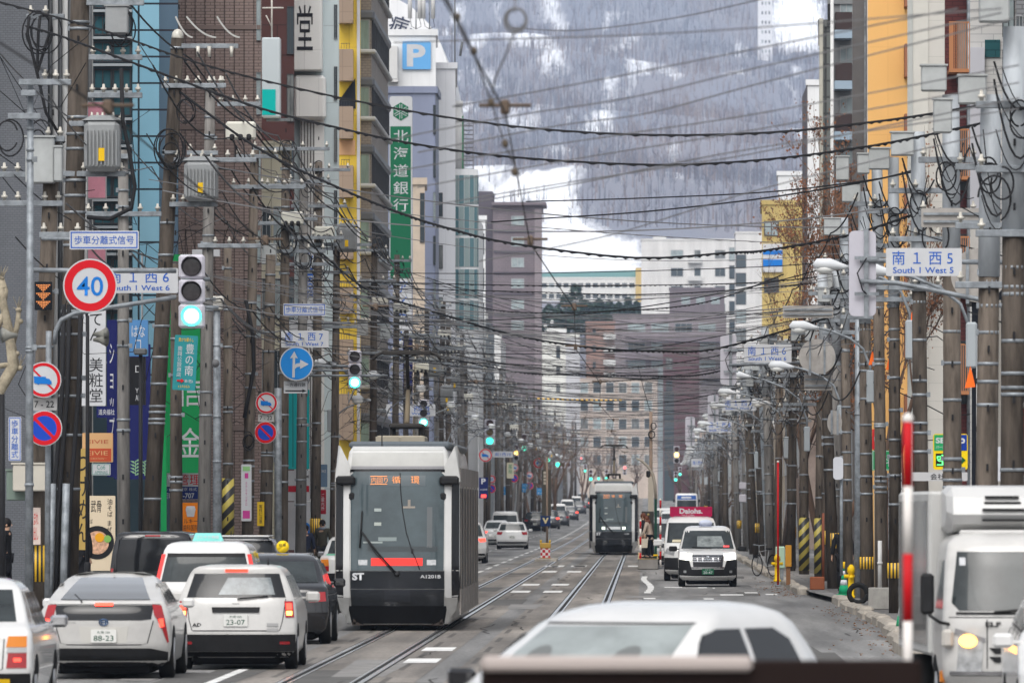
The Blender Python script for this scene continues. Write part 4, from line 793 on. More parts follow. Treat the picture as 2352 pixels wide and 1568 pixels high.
# tram suspension wires: flat spans that hold the contact wires
for i, Y in enumerate(range(150, 700, 42)):
    span(Y, 6.6, 6.4, .9, .012, 'thin span wire holding the tram contact wires over the tracks', 'span wires over the tram tracks', CABLE2)
for c, lab in ((-4.22, 'tram contact wire over the track of the nearer tram'), (-1.18, 'tram contact wire running from the top of the frame to the distant tram')):
    P = []; HGM = MB().cbox(-.035, .035, -.1, .1, -.02, .09, .015).tube([(-.2, 0, .05), (.2, 0, .05)], .016, 5).mesh('wire_hanger', mat('hanger_rust', (.12, .09, .07), .8)); HG = []
    for i, y in enumerate([34, 60, 90, 120]+list(range(150, 1200, 42))):
        z = 5.32 if i else 5.3; P.append((c+(.12 if i % 2 else -.12), y, z+roadz(y)))
        if i: HG.append(P[-1])
    o = wire(P, .0075, CABLE, lab, name='contact_wire'); [link('wire_hanger', HGM, o, h_) for h_ in HG]
o = wire(spline([(1176, -60, 52), (1182, -20, 52), (1183, 30, 52)], 12), .008, CABLE2, 'blurred feeder wire with a coiled loop hanging near the top centre', name='feeder_wire')
part('coil', MB().tube([pt(1184+26*math.cos(t*.5), 47+28*math.sin(t*.5), 52) for t in range(26)], .009, 5).tube([pt(1186+22*math.cos(t*.5+1), 44+24*math.sin(t*.5+1), 52.1) for t in range(14)], .009, 5), CABLE2, o)
part('drop_wire', MB().tube(spline([(1182, 72, 52), (1160, 130, 54), (1138, 180, 56), (1128, 232, 58)], 12), .007, 4), CABLE2, o)
fw = pxw([(1020, -10), (1050, 40), (1090, 130), (1128, 235), (1160, 330), (1195, 405)], 50, 60, .0065, CABLE2, 'blurred slack wire with clamps falling left of the mountain snow', name='feeder_wire')
for x, y in ((1050, 40), (1088, 118), (1128, 236), (1160, 330), (1182, 395)): part('wire_clamp', MB().ball(pt(x, y, 55), (.026, .026, .032), 0, 8, 5), mat('clamp_brown', (.10, .08, .06), .8), fw)
# bundles that run along the rows
def run(X, z0, z1, Y0, Y1, step, r, sag, lab, grp, m=CABLE):
    P = []; n = int((Y1-Y0)/step); qq = random.Random(int(X*100+z0*37))
    for i in range(n):
        za = z0+(z1-z0)*i/n
        for k in range(8): P.append((X, Y0+step*(i+k/8), za-sag*4*(k/8)*(1-k/8)+roadz(Y0+step*i)))
    wire(P, r, m, lab, grp)
for i in range(24): run(-10.1+q.uniform(-.9, 1.2), (zq := q.uniform(6.0, 12.3)), zq-.6, 128+q.uniform(0, 60), q.uniform(600, 1100), q.uniform(24, 36), q.uniform(.008, .024), q.uniform(.15, .6), 'long cable running from pole to pole along the bank side row', 'cables along the bank side pole row', q.choice((CABLE, CABLE2)))
for i in range(18): run(4.95+q.uniform(-.7, .8), (zq := q.uniform(4.9, 8.9)), zq-.2, 158+q.uniform(0, 60), q.uniform(500, 1100), q.uniform(20, 30), q.uniform(.008, .022), q.uniform(.15, .5), 'long cable running from pole to pole along the right hand row', 'cables along the right pole row', q.choice((CABLE, CABLE2)))
for i in range(60):
    Y = q.uniform(135, 420); z = q.uniform(6, 11.5)
    wire([Vector((-10.1+q.uniform(-.3, .4), Y, z)).lerp(Vector((q.uniform(-13, -11.6), Y+q.uniform(-6, 18), z-q.uniform(.2, 3))), t/6)-Vector((0, 0, .3*4*t/6*(1-t/6))) for t in range(7)], .009, CABLE, 'service drop cable hanging from the bank side poles to a building', 'service drops on the bank side')
for i in range(14):
    Y = q.uniform(120, 330); z = q.uniform(4.6, 7.6)
    wire([Vector((5+q.uniform(-.2, .2), Y, z)).lerp(Vector((8.4, Y+q.uniform(-5, 12), z-q.uniform(.1, 1))), t/6)-Vector((0, 0, .3*4*t/6*(1-t/6))) for t in range(7)], .014, CABLE, 'service drop cable hanging from the right hand poles to a building', 'service drops on the right')
OF = mat('marker_orange', (.85, .15, .02), .5)
for x, y, Y in ((2317, 560, 112), (2002, 822, 178), (2042, 832, 165), (2226, 868, 125), (1968, 782, 190), (2095, 728, 150)):
    v = pt(x, y, Y); tag(part('cable_marker', MB().hull([(-.07, -.03, -.16), (.1, -.03, -.14), (.1, .03, -.14), (-.07, .03, -.16), (.02, 0, .2)]), OF, None, v), 'orange plastic marker hanging on a cable among the right poles', 'marker', 'orange cable markers on the right')
# ================================================================ SIGNS, SIGNALS, LAMPS
LENSG = mat('lens_green_lit', (.1, .6, .5), .3, emit=(.05, 1., .72), es=3.2); LENSGH = mat('lens_green_far', (.1, .6, .5), .3, emit=(.04, 1., .62), es=2.0); LENSY = mat('lens_amber_lit', (.8, .5, .1), .3, emit=(1, .62, .15), es=5); LENSR = mat('lens_red_lit', (.7, .1, .1), .3, emit=(1, .1, .08), es=3)
LENSO = mat('lens_off', (.035, .03, .032), .25, var=.4, vs=12); LENSOA = mat('lens_amber_off', (.12, .075, .015), .3); LENSOR = mat('lens_red_off', (.07, .015, .02), .3)
HOUS = mat('signal_grey', (.46, .45, .50), .5, var=.06); SIGBACK = mat('sign_back', (.33, .31, .29), .6, .1, var=.15, vs=4)
def round_sign(name, label, x, y, rpx, Y, face, cat='road sign', group=None, back=.05):
    """round sign facing the camera; face(parent, r) adds what is printed on it"""
    r = rpx*Y/F; o = thing(name, label, cat, pt(x, y, Y), 0, group); part('plate', MB().prism(disc(r, 40), -.02, .01), SIGNW, o); face(o, r)
    part('bracket', MB().box(-.03, .03, .012, back+.14, -r*.9, r*.9), STEEL, o); return o
def ring(o, r0, r1, m, y=-.024):
    n = 40; v = []
    for i in range(n): a = 2*math.pi*i/n; v += [(r0*math.cos(a), y, r0*math.sin(a)), (r1*math.cos(a), y, r1*math.sin(a))]
    return part('border', MB().add(v, [(2*i, 2*i+1, (2*i+3) % (2*n), (2*i+2) % (2*n)) for i in range(n)]), m, o)
def f40(o, r): ring(o, r*.66, r*.95, RED); text('40', o, (0, -.026, -.01), BLUE, w=r*.98, h=r*.72, bold=.01)
def bar(o, r, w, y, m=RED, name='slash'): a = .707; part(name, MB().add([(-r*a-w*a, y, r*a-w*a), (-r*a+w*a, y, r*a+w*a), (r*a+w*a, y, -r*a+w*a), (r*a-w*a, y, -r*a-w*a)], [(0, 1, 2, 3)]), m, o)
def ftruck(o, r):
    ring(o, r*.78, r*.95, RED); bar(o, r*.8, r*.05, -.025)
    P = [(-.54, .20), (.14, .17), (.14, .08), (.34, .05), (.46, -.10), (.46, -.24), (.36, -.24), (.30, -.30), (.22, -.24), (-.22, -.22), (-.28, -.28), (-.36, -.22), (-.52, -.18)]
    part('truck_symbol', MB().prism([(a*r, b*r) for a, b in P], -.032, -.027), BLUE, o)
def fpark(o, r): part('face', MB().prism(disc(r*.72, 36), -.026, -.0205), mat('park_blue', (.015, .06, .42), .45), o); ring(o, r*.70, r*.95, RED, -.0275); bar(o, r*.78, r*.085, -.029)
def farrow(o, r):
    part('face', MB().prism(disc(r*.93, 40), -.026, -.0205), mat('arrow_blue', (.02, .22, .60), .45), o)
    P = [(-.25, -.78), (-.10, -.78), (-.10, -.30), (.02, -.17), (.22, -.13), (.22, -.28), (.72, .0), (.22, .27), (.22, .07), (.02, .04), (-.08, -.02), (-.08, .38), (.08, .34), (-.13, .76), (-.38, .34), (-.22, .38)]
    part('arrow_symbol', MB().prism([(a*r, (b-.03)*r) for a, b in P], -.034, -.0275), SIGNW, o)
def plate(name, label, x0, x1, y0, y1, Y, cat='sign', m=None, t=.04, rows=(), edge=None, group=None, r=.02, post=None):
    """flat sign covering image columns x0..x1, rows y0..y1 at distance Y; rows: (text, fx, fz, fw, fh, material[, bold]) as fractions of the plate"""
    w = (x1-x0)*Y/F; h = (y1-y0)*Y/F; o = thing(name, label, cat, pt((x0+x1)/2, (y0+y1)/2, Y), 0, group)
    part('board', MB().prism(rrect(w, h, min(r, w*.3, h*.3), 3), -t, 0), m or SIGNW, o)
    if edge: 
        e = .012 if w < 1 else .02; b = MB()
        for a in ((-w/2+e, w/2-e, -h/2+e, -h/2+2*e), (-w/2+e, w/2-e, h/2-2*e, h/2-e), (-w/2+e, -w/2+2*e, -h/2+2*e, h/2-2*e), (w/2-2*e, w/2-e, -h/2+2*e, h/2-2*e)): b.box(a[0], a[1], -t-.003, -t-.0005, a[2], a[3])
        part('border', b, edge, o)
    for q_ in rows: text(q_[0], o, (q_[1]*w, -t-.004, q_[2]*h), q_[5], w=q_[3]*w if q_[3] else None, h=q_[4]*h if q_[4] else None, bold=q_[6] if len(q_) > 6 else .006)
    return o
def street_sign(n, label, x0, x1, y0, y1, Y, group=None): return plate('street_name_sign', label, x0, x1, y0, y1, Y, 'street sign', rows=[('南 １ 西 %s' % n, -.02, .15, .80, .50, INK, .022), ('South 1 West %s' % n, -.01, -.29, .8, .22, INK, .012)], group=group)
def signal(label, x, y0, y1, w, Y, lit=2, far=False, group=None, amber=None, arm=None, horiz=False, R=None):
    """traffic light head; three aspects in separate boxes. lit = index of the lit aspect"""
    W_ = w*Y/F; Hh = (y1-y0)*Y/F; o = thing('traffic_light', label, 'traffic light', pt(x, y1, Y), 0, group); c = Hh/3 if not horiz else Hh
    for i in range(3):
        z = Hh-(i+.5)*c if not horiz else Hh/2; xx = 0 if not horiz else (1-i)*W_/3
        ww = W_ if not horiz else W_/3
        part('housing', MB().cbox(xx-ww/2, xx+ww/2, -.02, .2, z-c/2+.004, z+c/2-.004, min(.04, ww*.12)), HOUS, o)
        r = min(ww, c)*.40; off = (LENSOR if far else LENSO, LENSOA if far else LENSO, LENSO)[i]; on = (LENSR, LENSY, LENSGH if far else LENSG)[i]
        part('lens', MB().tube([(xx, -.021, z), (xx, -.045, z), (xx, -.05, z)], [r, r, r*.8], 24), on if i == lit else off, o)
        vs = MB(); n = 12; v = []
        for k in range(n+1):
            a = math.radians(-10+200*k/n); v += [(xx+r*1.06*math.cos(a), -.02, z+r*1.06*math.sin(a)), (xx+r*1.06*math.cos(a), -.02-.2*r/.17*(.35+.65*max(0, math.sin(a))), z+r*1.06*math.sin(a))]
        vs.add(v, [(2*k, 2*k+1, 2*k+3, 2*k+2) for k in range(n)]); part('visor', vs, HOUS if not far else LENSO, o)
    if not far and lit == 2: part('lamp_core', MB().cyl((0, -.0505, c*.5), (0, -.054, c*.5), min(W_, c)*.30, n=24), mat('lens_core', (.5, .8, .75), .3, emit=(.45, 1., .92), es=3.6), o)
    if arm:
        b = MB()
        for P_ in arm: b.tube([(wx(a, Y)-o.location.x, .28, wz(b_, Y)-o.location.z) for a, b_ in P_], .035, 8)
        part('arm', b, STEEL, o)
    return o
def signal_back(label, x, y0, y1, w, Y, arm=None, group=None):
    W_ = w*Y/F; Hh = (y1-y0)*Y/F; o = thing('traffic_light', label, 'traffic light', pt(x, y1, Y), 0, group)
    b = MB(); n = 16; out = rrect(W_, Hh, W_*.2, 4, 0, Hh/2); b.prism(out, -.02, .05)
    for i in range(3): b.cbox(-W_*.42, W_*.42, .04, .22, Hh*(i/3)+.02, Hh*((i+1)/3)-.02, .05)
    part('housing', b, HOUS, o); part('bracket', MB().box(W_*.05, W_*.22, -.08, -.021, -.03, Hh+.03).box(-W_*.3, W_*.6, -.1, -.081, Hh*.66, Hh*.70).box(-W_*.3, W_*.6, -.1, -.081, Hh*.24, Hh*.28), STEEL, o)
    part('cable', MB().tube([(W_*.14, -.1, Hh*.68), (-W_*.2, -.12, Hh*.5), (W_*.0, -.12, Hh*.3), (W_*.14, -.1, Hh*.26)], .012, 5), CABLE, o)
    if arm:
        q_ = MB()
        for P_ in arm: q_.tube([(wx(a, Y)-o.location.x, -.06, wz(b_, Y)-o.location.z) for a, b_ in P_], .04, 8)
        part('arm', q_, STEEL, o)
    return o
# ---- left group nearest the camera
round_sign('speed_limit_sign', 'large speed limit 40 sign high on the left beside the nearest green light', 207, 656, 62, 133, f40)
round_sign('no_trucks_sign', 'larger no trucks sign with blue lorry above the 7-22 plate', 100, 872, 41, 134, ftruck); round_sign('no_parking_sign', 'larger blue and red no parking sign above the beige cabinet', 102, 983, 41, 134, fpark)
plate('time_plate', 'larger 7-22 plate between the bigger no trucks and no parking signs', 73, 131, 914, 942, 134.2, rows=[('7 - 22', 0, 0, .78, .55, CABLE, .01)], m=mat('plate_grey', (.45, .44, .43), .5))
tag(part('sign_post', MB().cyl((wx(112, 134.4), 134.4, wz(760, 134.4)), (wx(108, 134.4), 134.4, .1), .05, n=10).tube([(wx(x, 134.4), 134.4, wz(y, 134.4)) for x, y in ((125, 790), (128, 760), (140, 735), (170, 720), (240, 708), (405, 682))], .04, 8).tube([(wx(x, 134.4), 134.4, wz(y, 134.4)) for x, y in ((75, 620), (240, 622), (405, 622))], .04, 8).tube([(wx(x, 134.4), 134.4, wz(y, 134.4)) for x, y in ((95, 548), (240, 550))], .03, 8), STEEL), 'steel sign post and curved mast arms holding the 40 sign and nearest green light', 'sign post')
plate('signal_notice', 'upper white notice with blue characters above the large 40 sign', 160, 319, 530, 573, 133, rows=[('歩車分離式信号', 0, 0, .86, .46, INK, .012)], edge=INK)
street_sign('6', 'street name sign for West 6 partly hidden by the large 40 sign', 236, 409, 616, 673, 135)
plate('signal_notice', 'tall narrow white notice with blue characters at the left edge', 20, 49, 957, 1058, 133, rows=[('歩\n車\n分\n離\n式', 0, 0, .55, .86, INK, .012)], edge=INK)
signal('nearest green traffic light, large, beside the white capped banner', 440, 584, 754, 60, 133.6, arm=[[(440, 640), (480, 640)], [(440, 705), (500, 705)]])
sh = plate('shopping_street_sign', 'teal plate with white and yellow characters under the nearest traffic light', 399, 452, 770, 896, 150, m=mat('plate_teal', (.03, .24, .26), .5), rows=[('豊\nの\n南', .18, .06, .36, .58, SIGNW, .012), ('南\n興\n公\n設\n商\n店', -.25, .02, .2, .56, SIGNW, .01), ('豊かな暮らし', 0, .42, .66, .07, YELLOW), ('南1西6', .2, -.33, .36, .06, SIGNW), ('とよのみなみ', 0, -.43, .5, .05, YELLOW)])
part('arrow', MB().prism([(-.14, -.36), (-.14, -.33), (-.06, -.33), (-.06, -.30), (.0, -.345), (-.06, -.39), (-.06, -.36)], -.06, -.045), RED, sh, (0, 0, 0)); sh.rotation_euler.y = math.radians(3)
# ---- second crossing
Y2 = 209
plate('signal_notice', 'smaller white notice with blue characters above the West 7 sign', 651, 748, 697, 725, Y2, rows=[('歩車分離式信号', 0, 0, .88, .5, INK, .012)], edge=INK)
street_sign('7', 'street name sign for West 7 on the left above the one way arrow', 646, 755, 759, 798, Y2)
round_sign('direction_sign', 'blue round sign with white straight and right arrows', 681, 835, 39, Y2-.8, farrow)
wp = plate('one_way_plate', 'small white one way plate with black arrow under the blue round sign', 652, 706, 875, 903, Y2-.6, rows=[('一方通行路', 0, .2, .85, .32, CABLE, .01)])
part('arrow', MB().prism([(-.27, -.11), (-.27, -.08), (.18, -.08), (.18, -.05), (.29, -.095), (.18, -.14), (.18, -.11)], -.05, -.045), CABLE, wp)
round_sign('no_trucks_sign', 'smaller no trucks sign over the smaller 7-22 plate', 612, 925, 25, 209, ftruck); round_sign('no_parking_sign', 'smaller no parking sign on the pole with the yellow plate', 610, 993, 25.5, 209, fpark)
plate('time_plate', 'smaller 7-22 plate between the smaller no trucks and no parking signs', 593, 629, 951, 968, 209.1, rows=[('7 - 22', 0, 0, .8, .55, CABLE, .01)], m=MATS['plate_grey'])
signal('second green traffic light on a double arm beside the yellow block', 815, 804, 893, 30, 228, arm=[[(700, 840), (815, 840)], [(700, 850), (815, 850)], [(705, 862), (890, 862)]])
street_sign('8', 'street name sign for West 8 behind the tram pantograph', 887, 1000, 928, 955, 345)
signal('third green traffic light just right of the tram pantograph', 973, 917, 980, 26, 345, arm=[[(845, 940), (973, 940)], [(845, 945), (890, 945)]])
street_sign('9', 'small pale street name sign for West 9 above the tram roof', 1029, 1088, 974, 994, 480, None)
signal('fourth green traffic light with a dull amber lens right of the tram roof', 1125, 962, 1022, 25, 455, far=True, arm=[[(1125, 985), (1060, 988)]])
round_sign('no_trucks_sign', 'distant no trucks sign beside the near tram roof corner', 1115, 1045, 15.5, 430, ftruck)
plate('street_name_sign', 'tiny street name sign beside the distant no trucks sign', 1132, 1178, 1036, 1050, 470, 'street sign', rows=[('南1西10', 0, 0, .8, .6, INK, .012)])
signal('green traffic light above the distant 40 sign', 1204, 996, 1036, 16, 640, far=True); signal('amber traffic light left of the far green lights', 1186, 1021, 1057, 13, 620, lit=1, far=True)
signal('green traffic light behind the rusty post at the road works', 1259, 1031, 1061, 11, 780, far=True); signal('wide horizontal green traffic light over the far queue of cars', 1293, 1058, 1075, 36, 760, far=True, horiz=True, lit=2)
for i, (x, y0, y1, w, Yf, l) in enumerate(((1344, 1066, 1084, 8, 1000, 2), (1357, 1078, 1104, 9, 950, 2), (1375, 1082, 1102, 7, 1100, 2), (1393, 1078, 1103, 8, 1000, 2), (1335, 1050, 1062, 8, 1050, 0), (1435, 1070, 1090, 9, 1000, 0), (1562, 1072, 1092, 8, 900, 2), (1552, 1082, 1105, 9, 860, 2))):
    signal('tiny far %s traffic light over the end of the street' % ('green' if l == 2 else 'red'), x, y0, y1, w, Yf, l, True, 'tiny far %s traffic lights' % ('green' if l == 2 else 'red'))
signal('amber traffic light over the road right of the distant tram', 1554, 1024, 1064, 14, 600, lit=1, far=True, arm=[[(1554, 1040), (1660, 1036)], [(1554, 1044), (1660, 1040)]])
round_sign('speed_limit_sign', 'tiny 40 sign hanging over the far queue of cars', 1237, 1063, 12, 640, f40)
round_sign('speed_limit_sign', 'small 40 sign beside the navy P sign', 1129, 1100, 9.5, 520, f40); round_sign('no_parking_sign', 'small no parking sign beside the navy P sign', 1129, 1122, 10, 520, fpark); round_sign('no_parking_sign', 'tiny no parking sign above the blue bus plates', 1181, 1098, 9.5, 600, fpark); round_sign('no_trucks_sign', 'tiny no trucks sign above the blue bus plates', 1182, 1074, 9, 600, ftruck)
round_sign('no_trucks_sign', 'tiny no trucks sign further along the far poles', 1216, 1092, 8.5, 690, ftruck); round_sign('no_parking_sign', 'tiny no parking sign half hidden by a bus plate', 1217, 1115, 8.5, 690, fpark); round_sign('no_trucks_sign', 'farthest no trucks sign left of the road works post', 1250, 1113, 8, 760, ftruck)
for x, y0, y1, w, Yf in ((1160, 1117, 1136, 6, 600), (1206, 1110, 1130, 7, 640), (1241, 1120, 1136, 8, 700)):
    plate('bus_lane_plate', 'small blue bus lane plate with white band among the far poles', x-w, x+w, y0, y1, Yf, m=mat('bus_blue', (.02, .22, .5), .5), rows=[('7-9', 0, -.25, .8, .3, SIGNW, .01), ('バス', 0, .25, .8, .3, SIGNW, .02)], group='blue bus lane plates')
pk = plate('parking_sign', 'navy parking sign with white P and red display beside the near tram', 1100, 1121, 1096, 1144, 400, m=mat('navy_sign', (.012, .02, .10), .5), rows=[('P', 0, .32, .5, .27, SIGNW, .03), ('24h 駐車場', 0, -.08, .8, .09, SIGNW)])
part('display', MB().box(-.12, .14, -.05, -.0405, -.5, -.33), mat('led_red', (.6, .05, .05), .5, emit=(1, .08, .06), es=1.3), pk)
plate('shop_sign', 'green framed cream sign hanging among the far poles', 1164, 1180, 1062, 1098, 560, m=mat('sign_cream', (.5, .47, .35), .6), rows=[('薬\n局', 0, .1, .6, .6, mat('ink_green', (.03, .2, .1), .5), .02)])
# ---- right side
signal_back('grey back of a traffic light beside the West 5 sign', 1981, 530, 726, 62, 125, arm=[[(1975, 597), (2060, 600), (2330, 603)], [(1975, 646), (2060, 650), (2170, 672), (2260, 690), (2310, 705), (2330, 735), (2334, 800)]])
street_sign('5', 'street name sign for West 5 high on the right', 2035, 2209, 570, 634, 124)
signal_back('grey back of a traffic light left of the West 6 sign', 1673, 768, 883, 37, 222, arm=[[(1673, 805), (1840, 800)], [(1673, 838), (1850, 832)]]); street_sign('6', 'street name sign for West 6 on the right above the lamps', 1709, 1818, 791, 832, 218)
signal_back('grey back of a traffic light in front of the maroon tower', 1638, 907, 968, 25, 330, arm=[[(1638, 928), (1800, 925)]]); street_sign('7', 'street name sign for West 7 on the right partly behind a lamp', 1659, 1737, 916, 943, 326)
signal_back('small rounded back of a traffic light above the distant tram stop', 1585, 957, 1022, 22, 420, arm=[[(1585, 985), (1690, 980)]]); street_sign('8', 'street name sign for West 8 on the right among the poles', 1623, 1685, 966, 993, 414)
plate('street_name_sign', 'tiny blank looking street name sign right of the amber light', 1588, 1616, 1053, 1072, 640, 'street sign', rows=[('南1西9', 0, 0, .8, .5, INK, .01)])
def sign_back(label, x, y, rx, ry, Y, shape='round', group=None):
    o = thing('reversed_sign', label, 'road sign', pt(x, y, Y), 0, group); rx *= Y/F; ry *= Y/F
    out = [(rx*math.cos(t*math.pi/20), ry*math.sin(t*math.pi/20)) for t in range(40)] if shape == 'round' else rrect(2*rx, 2*ry, min(rx, ry)*.12, 3)
    part('plate', MB().prism(out, -.01, .02), SIGBACK, o); b = MB()
    for k in (-.4, .4): b.box(k*rx-.025, k*rx+.025, -.05, -.011, -ry*1.05, ry*1.05) if shape == 'round' else b.box(-rx*.95, rx*.95, -.05, -.011, k*ry-.02, k*ry+.02)
    part('bracket', b, STEEL, o); return o
sign_back('large round grey sign back behind the West 5 sign', 2247, 632, 63, 62, 130); sign_back('round grey sign back below the lamp in the right row', 1877, 819, 42, 41, 205); sign_back('square grey sign back hanging under the round one', 1879, 878, 32, 18, 205.3, 'rect')
sign_back('small round grey sign back low between two right poles', 1917, 970, 17, 27, 190); sign_back('long grey sign back with a tube across it high on the right', 2208, 500, 92, 22, 128, 'rect'); sign_back('long grey sign back above a lamp in the right row', 1856, 716, 58, 14, 190, 'rect')
sign_back('rounded grey sign back at the right frame edge', 2342, 800, 18, 45, 112)
LAMPG = mat('lamp_glass', (.75, .76, .74), .2)
def lamp(label, hx, hy, px_, by, Y, s=1., group=None, box=True):
    """cobra lamp on a swept bracket: head at (hx,hy), bracket foot on the pole at (px_,by)"""
    o = thing('street_lamp', label, 'street lamp', pt(px_, by, Y), 0, group); a = Vector((wx(hx, Y)-o.location.x, 0, wz(hy, Y)-o.location.z)); d = -1 if a.x < 0 else 1; L = .27*s
    part('bracket', MB().tube([a, (a.x*.75, 0, a.z-.06*abs(a.x)), (a.x*.4, 0, a.z-.20*abs(a.x)), (a.x*.14, 0, a.z-.40*abs(a.x)), (0, 0, a.z-.75*abs(a.x)), (0, 0, 0)], .028, 8), STEEL, o)
    part('head', MB().tube([a+Vector((-d*L*.1, 0, -.01)), a+Vector((d*L*.3, 0, .0)), a+Vector((d*L*1.2, 0, .04)), a+Vector((d*L*2.1, 0, .045)), a+Vector((d*L*2.4, 0, .02))], [.03, .06, .12*s, .11*s, .03], 12), mat('lamp_grey', (.55, .57, .59), .4), o)
    part('glass', MB().ball(a+Vector((d*L*1.55, 0, -.035)), (L*.72, .1*s, .10*s), 0, 12, 8), LAMPG, o)
    if box: part('ballast_box', MB().cbox(-.09, .09, -.16, .02, -.75, .0, .03), mat('ballast_grey', (.34, .37, .39), .5), o)
    return o
lamp('swept street lamp right of the signal back with its box below the West 5 sign', 1945, 612, 2090, 735, 150); lamp('swept street lamp left of the orange marker in the right row', 1878, 752, 1999, 850, 180); lamp('swept street lamp below the West 6 sign on the right', 1822, 842, 1930, 930, 205)
lamp('white shaded street lamp directly behind the West 5 sign', 2050, 625, 2231, 740, 128); lamp('street lamp with pink tinged head in front of the West 7 sign', 1770, 926, 1850, 980, 290, 1.1)
lamp('street lamp bracket hanging over the left cars beside the second green light', 770, 836, 705, 910, 230, -1, box=False); lamp('oval street lamp left of the second green light', 850, 918, 758, 940, 262, -1, box=True)
lamp('drooping street lamp right of the second green light', 885, 862, 800, 900, 270, -1, box=False)
q = random.Random(33); Y = 235
while Y < 900:
    X = kr(Y)+.85; hx = X-1.7; z = 6.2
    lamp('small swept street lamp repeated along the receding right poles', VX+hx*F/Y, VY-(z-HC+roadz(Y))*F/Y, VX+X*F/Y, VY-(z-1.5-HC+roadz(Y))*F/Y, Y, 1, 'receding street lamps on the right'); Y += q.uniform(26, 40)
Y = 300
while Y < 900:
    X = -10; hx = X+1.9; z = 6.8
    lamp('small swept street lamp repeated along the far bank side poles', VX+hx*F/Y, VY-(z-HC+roadz(Y))*F/Y, VX+X*F/Y, VY-(z-1.5-HC+roadz(Y))*F/Y, Y, -1, 'far street lamps on the bank side', box=False); Y += q.uniform(35, 55)
# ---- shop signs on the left
bk = thing('bank_sign', 'tall white and green vertical bank sign with a snowflake emblem', 'sign', pt(921, 620, 388)); Z = lambda y: wz(y, 388)-bk.location.z; XX = lambda x: wx(x, 388)-bk.location.x
part('board', MB().prism(rrect(XX(947)-XX(895), Z(222)-Z(640), .12, 4, 0, (Z(222)+Z(640))/2), -.25, .25), SIGNW, bk); GRN = mat('bank_green', (.015, .14, .07), .5); gp = part('panel', MB().box(XX(897), XX(944), -.265, -.2505, Z(640), Z(291)), GRN, bk)
text('北\n海\n道\n銀\n行', gp, (XX(921), -.27, Z(393)), SIGNW, w=.75, h=Z(300)-Z(487), bold=.03, line=1.25)
em = part('emblem', MB().prism([(.43*math.sin(k*math.pi/3)+XX(921), .45*math.cos(k*math.pi/3)+Z(257)) for k in range(6)], -.265, -.2505), GRN, bk); eb = MB()
for k in range(6):
    a = k*math.pi/3
    for off in (-.05, .05): ca, sa = math.sin(a), math.cos(a); x0, z0 = XX(921)+off*sa, Z(257)-off*ca; eb.prism([(x0+ca*.04-sa*.014, z0+sa*.04+ca*.014), (x0+ca*.36-sa*.014, z0+sa*.36+ca*.014), (x0+ca*.36+sa*.014, z0+sa*.36-ca*.014), (x0+ca*.04+sa*.014, z0+sa*.04-ca*.014)], -.275, -.2655)
part('snowflake', eb, SIGNW, em)
part('wall_bracket', MB().box(XX(880), XX(895), 0, .1, Z(300), Z(290)).box(XX(880), XX(895), 0, .1, Z(560), Z(550)), STEEL, bk)
GB = mat('banner_green', (.012, .27, .08), .6)
g = plate('vertical_banner', 'huge green vertical banner with white characters behind the left poles', 372, 461, 585, 1086, 205, m=GB, t=.3, rows=[('信', .24, -.125, .62, .14, SIGNW, .05), ('金', .24, -.36, .62, .135, SIGNW, .05)]); part('edge_trim', MB().box(-1.03, -1.0, -.32, .02, -1, 2.9).box(.3, 1.02, -.34, .01, 2.8, 2.98), SIGNW, g)
plate('vertical_post_sign', 'slim bright green sign post in front of the green banner', 370, 383, 1000, 1220, 190, m=GB, t=.12)
plate('shop_sign', 'white and navy shop board with red characters under the green banner', 362, 456, 1086, 1146, 206, rows=[('管理', .28, .25, .52, .42, RED, .03), ('ビルハウス 東京 株式', 0, -.12, .92, .13, SIGNW), ('TEL 231-707', .0, -.36, .8, .2, SIGNW, .02)], m=SIGNW)
part('lower_panel', MB().box(-.54, .54, -.043, -.0405, -.34, -.01), mat('navy_panel', (.015, .03, .16), .5), bpy.data.objects['shop_sign.001'] if 'shop_sign.001' in bpy.data.objects else None)
to = plate('shop_sign', 'orange dental sign with a white tooth behind the grey pole', 418, 458, 1154, 1222, 204, m=mat('dental_orange', (.72, .2, .01), .5), rows=[('ルキー', 0, -.12, .8, .16, CABLE, .01), ('歯科医院', 0, -.34, .85, .2, CABLE, .01)])
part('tooth', MB().hull([(-.13, -.05, .22), (-.1, -.05, .30), (0, -.05, .28), (.1, -.05, .30), (.13, -.05, .22), (.09, -.05, .02), (.05, -.05, .02), (-.05, -.05, .02), (-.09, -.05, .02), (0, -.07, .2)]), SIGNW, to)
NV = mat('navy_cloth', (.012, .015, .09), .6)
plate('vertical_banner', 'white vertical banner with black brush characters left of the navy signs', 181, 244, 712, 932, 178, rows=[('て\nん\n\n美\n粧\n堂', .15, .0, .5, .92, CABLE, .012)], t=.2)
plate('vertical_banner', 'navy vertical banner with white marks beside the white brush banner', 247, 270, 735, 1095, 180, m=NV, t=.2, rows=[('シ\nョ\nッ\nプ', 0, .05, .5, .6, SIGNW, .03)])
nb = plate('shop_board', 'wide navy board with pale green sprigs behind the steel pole', 262, 346, 790, 1100, 184, m=NV, t=.1); q = random.Random(2)
for x0 in (-.34, .08, .30):
    sp_ = MB().box(x0-.01, x0+.01, -.106, -.1005, -1.5, -1.15)
    for i in range(9): z = -1.5+i*.04; sd = (-1)**i; sp_.add([(x0, -.105, z), (x0+sd*.06, -.107, z+.02), (x0+sd*.13, -.105, z+.07), (x0+sd*.04, -.107, z+.06)], [(0, 1, 2, 3)])
    part('sprig', sp_, mat('sprig_green', (.2, .35, .2), .6), nb)
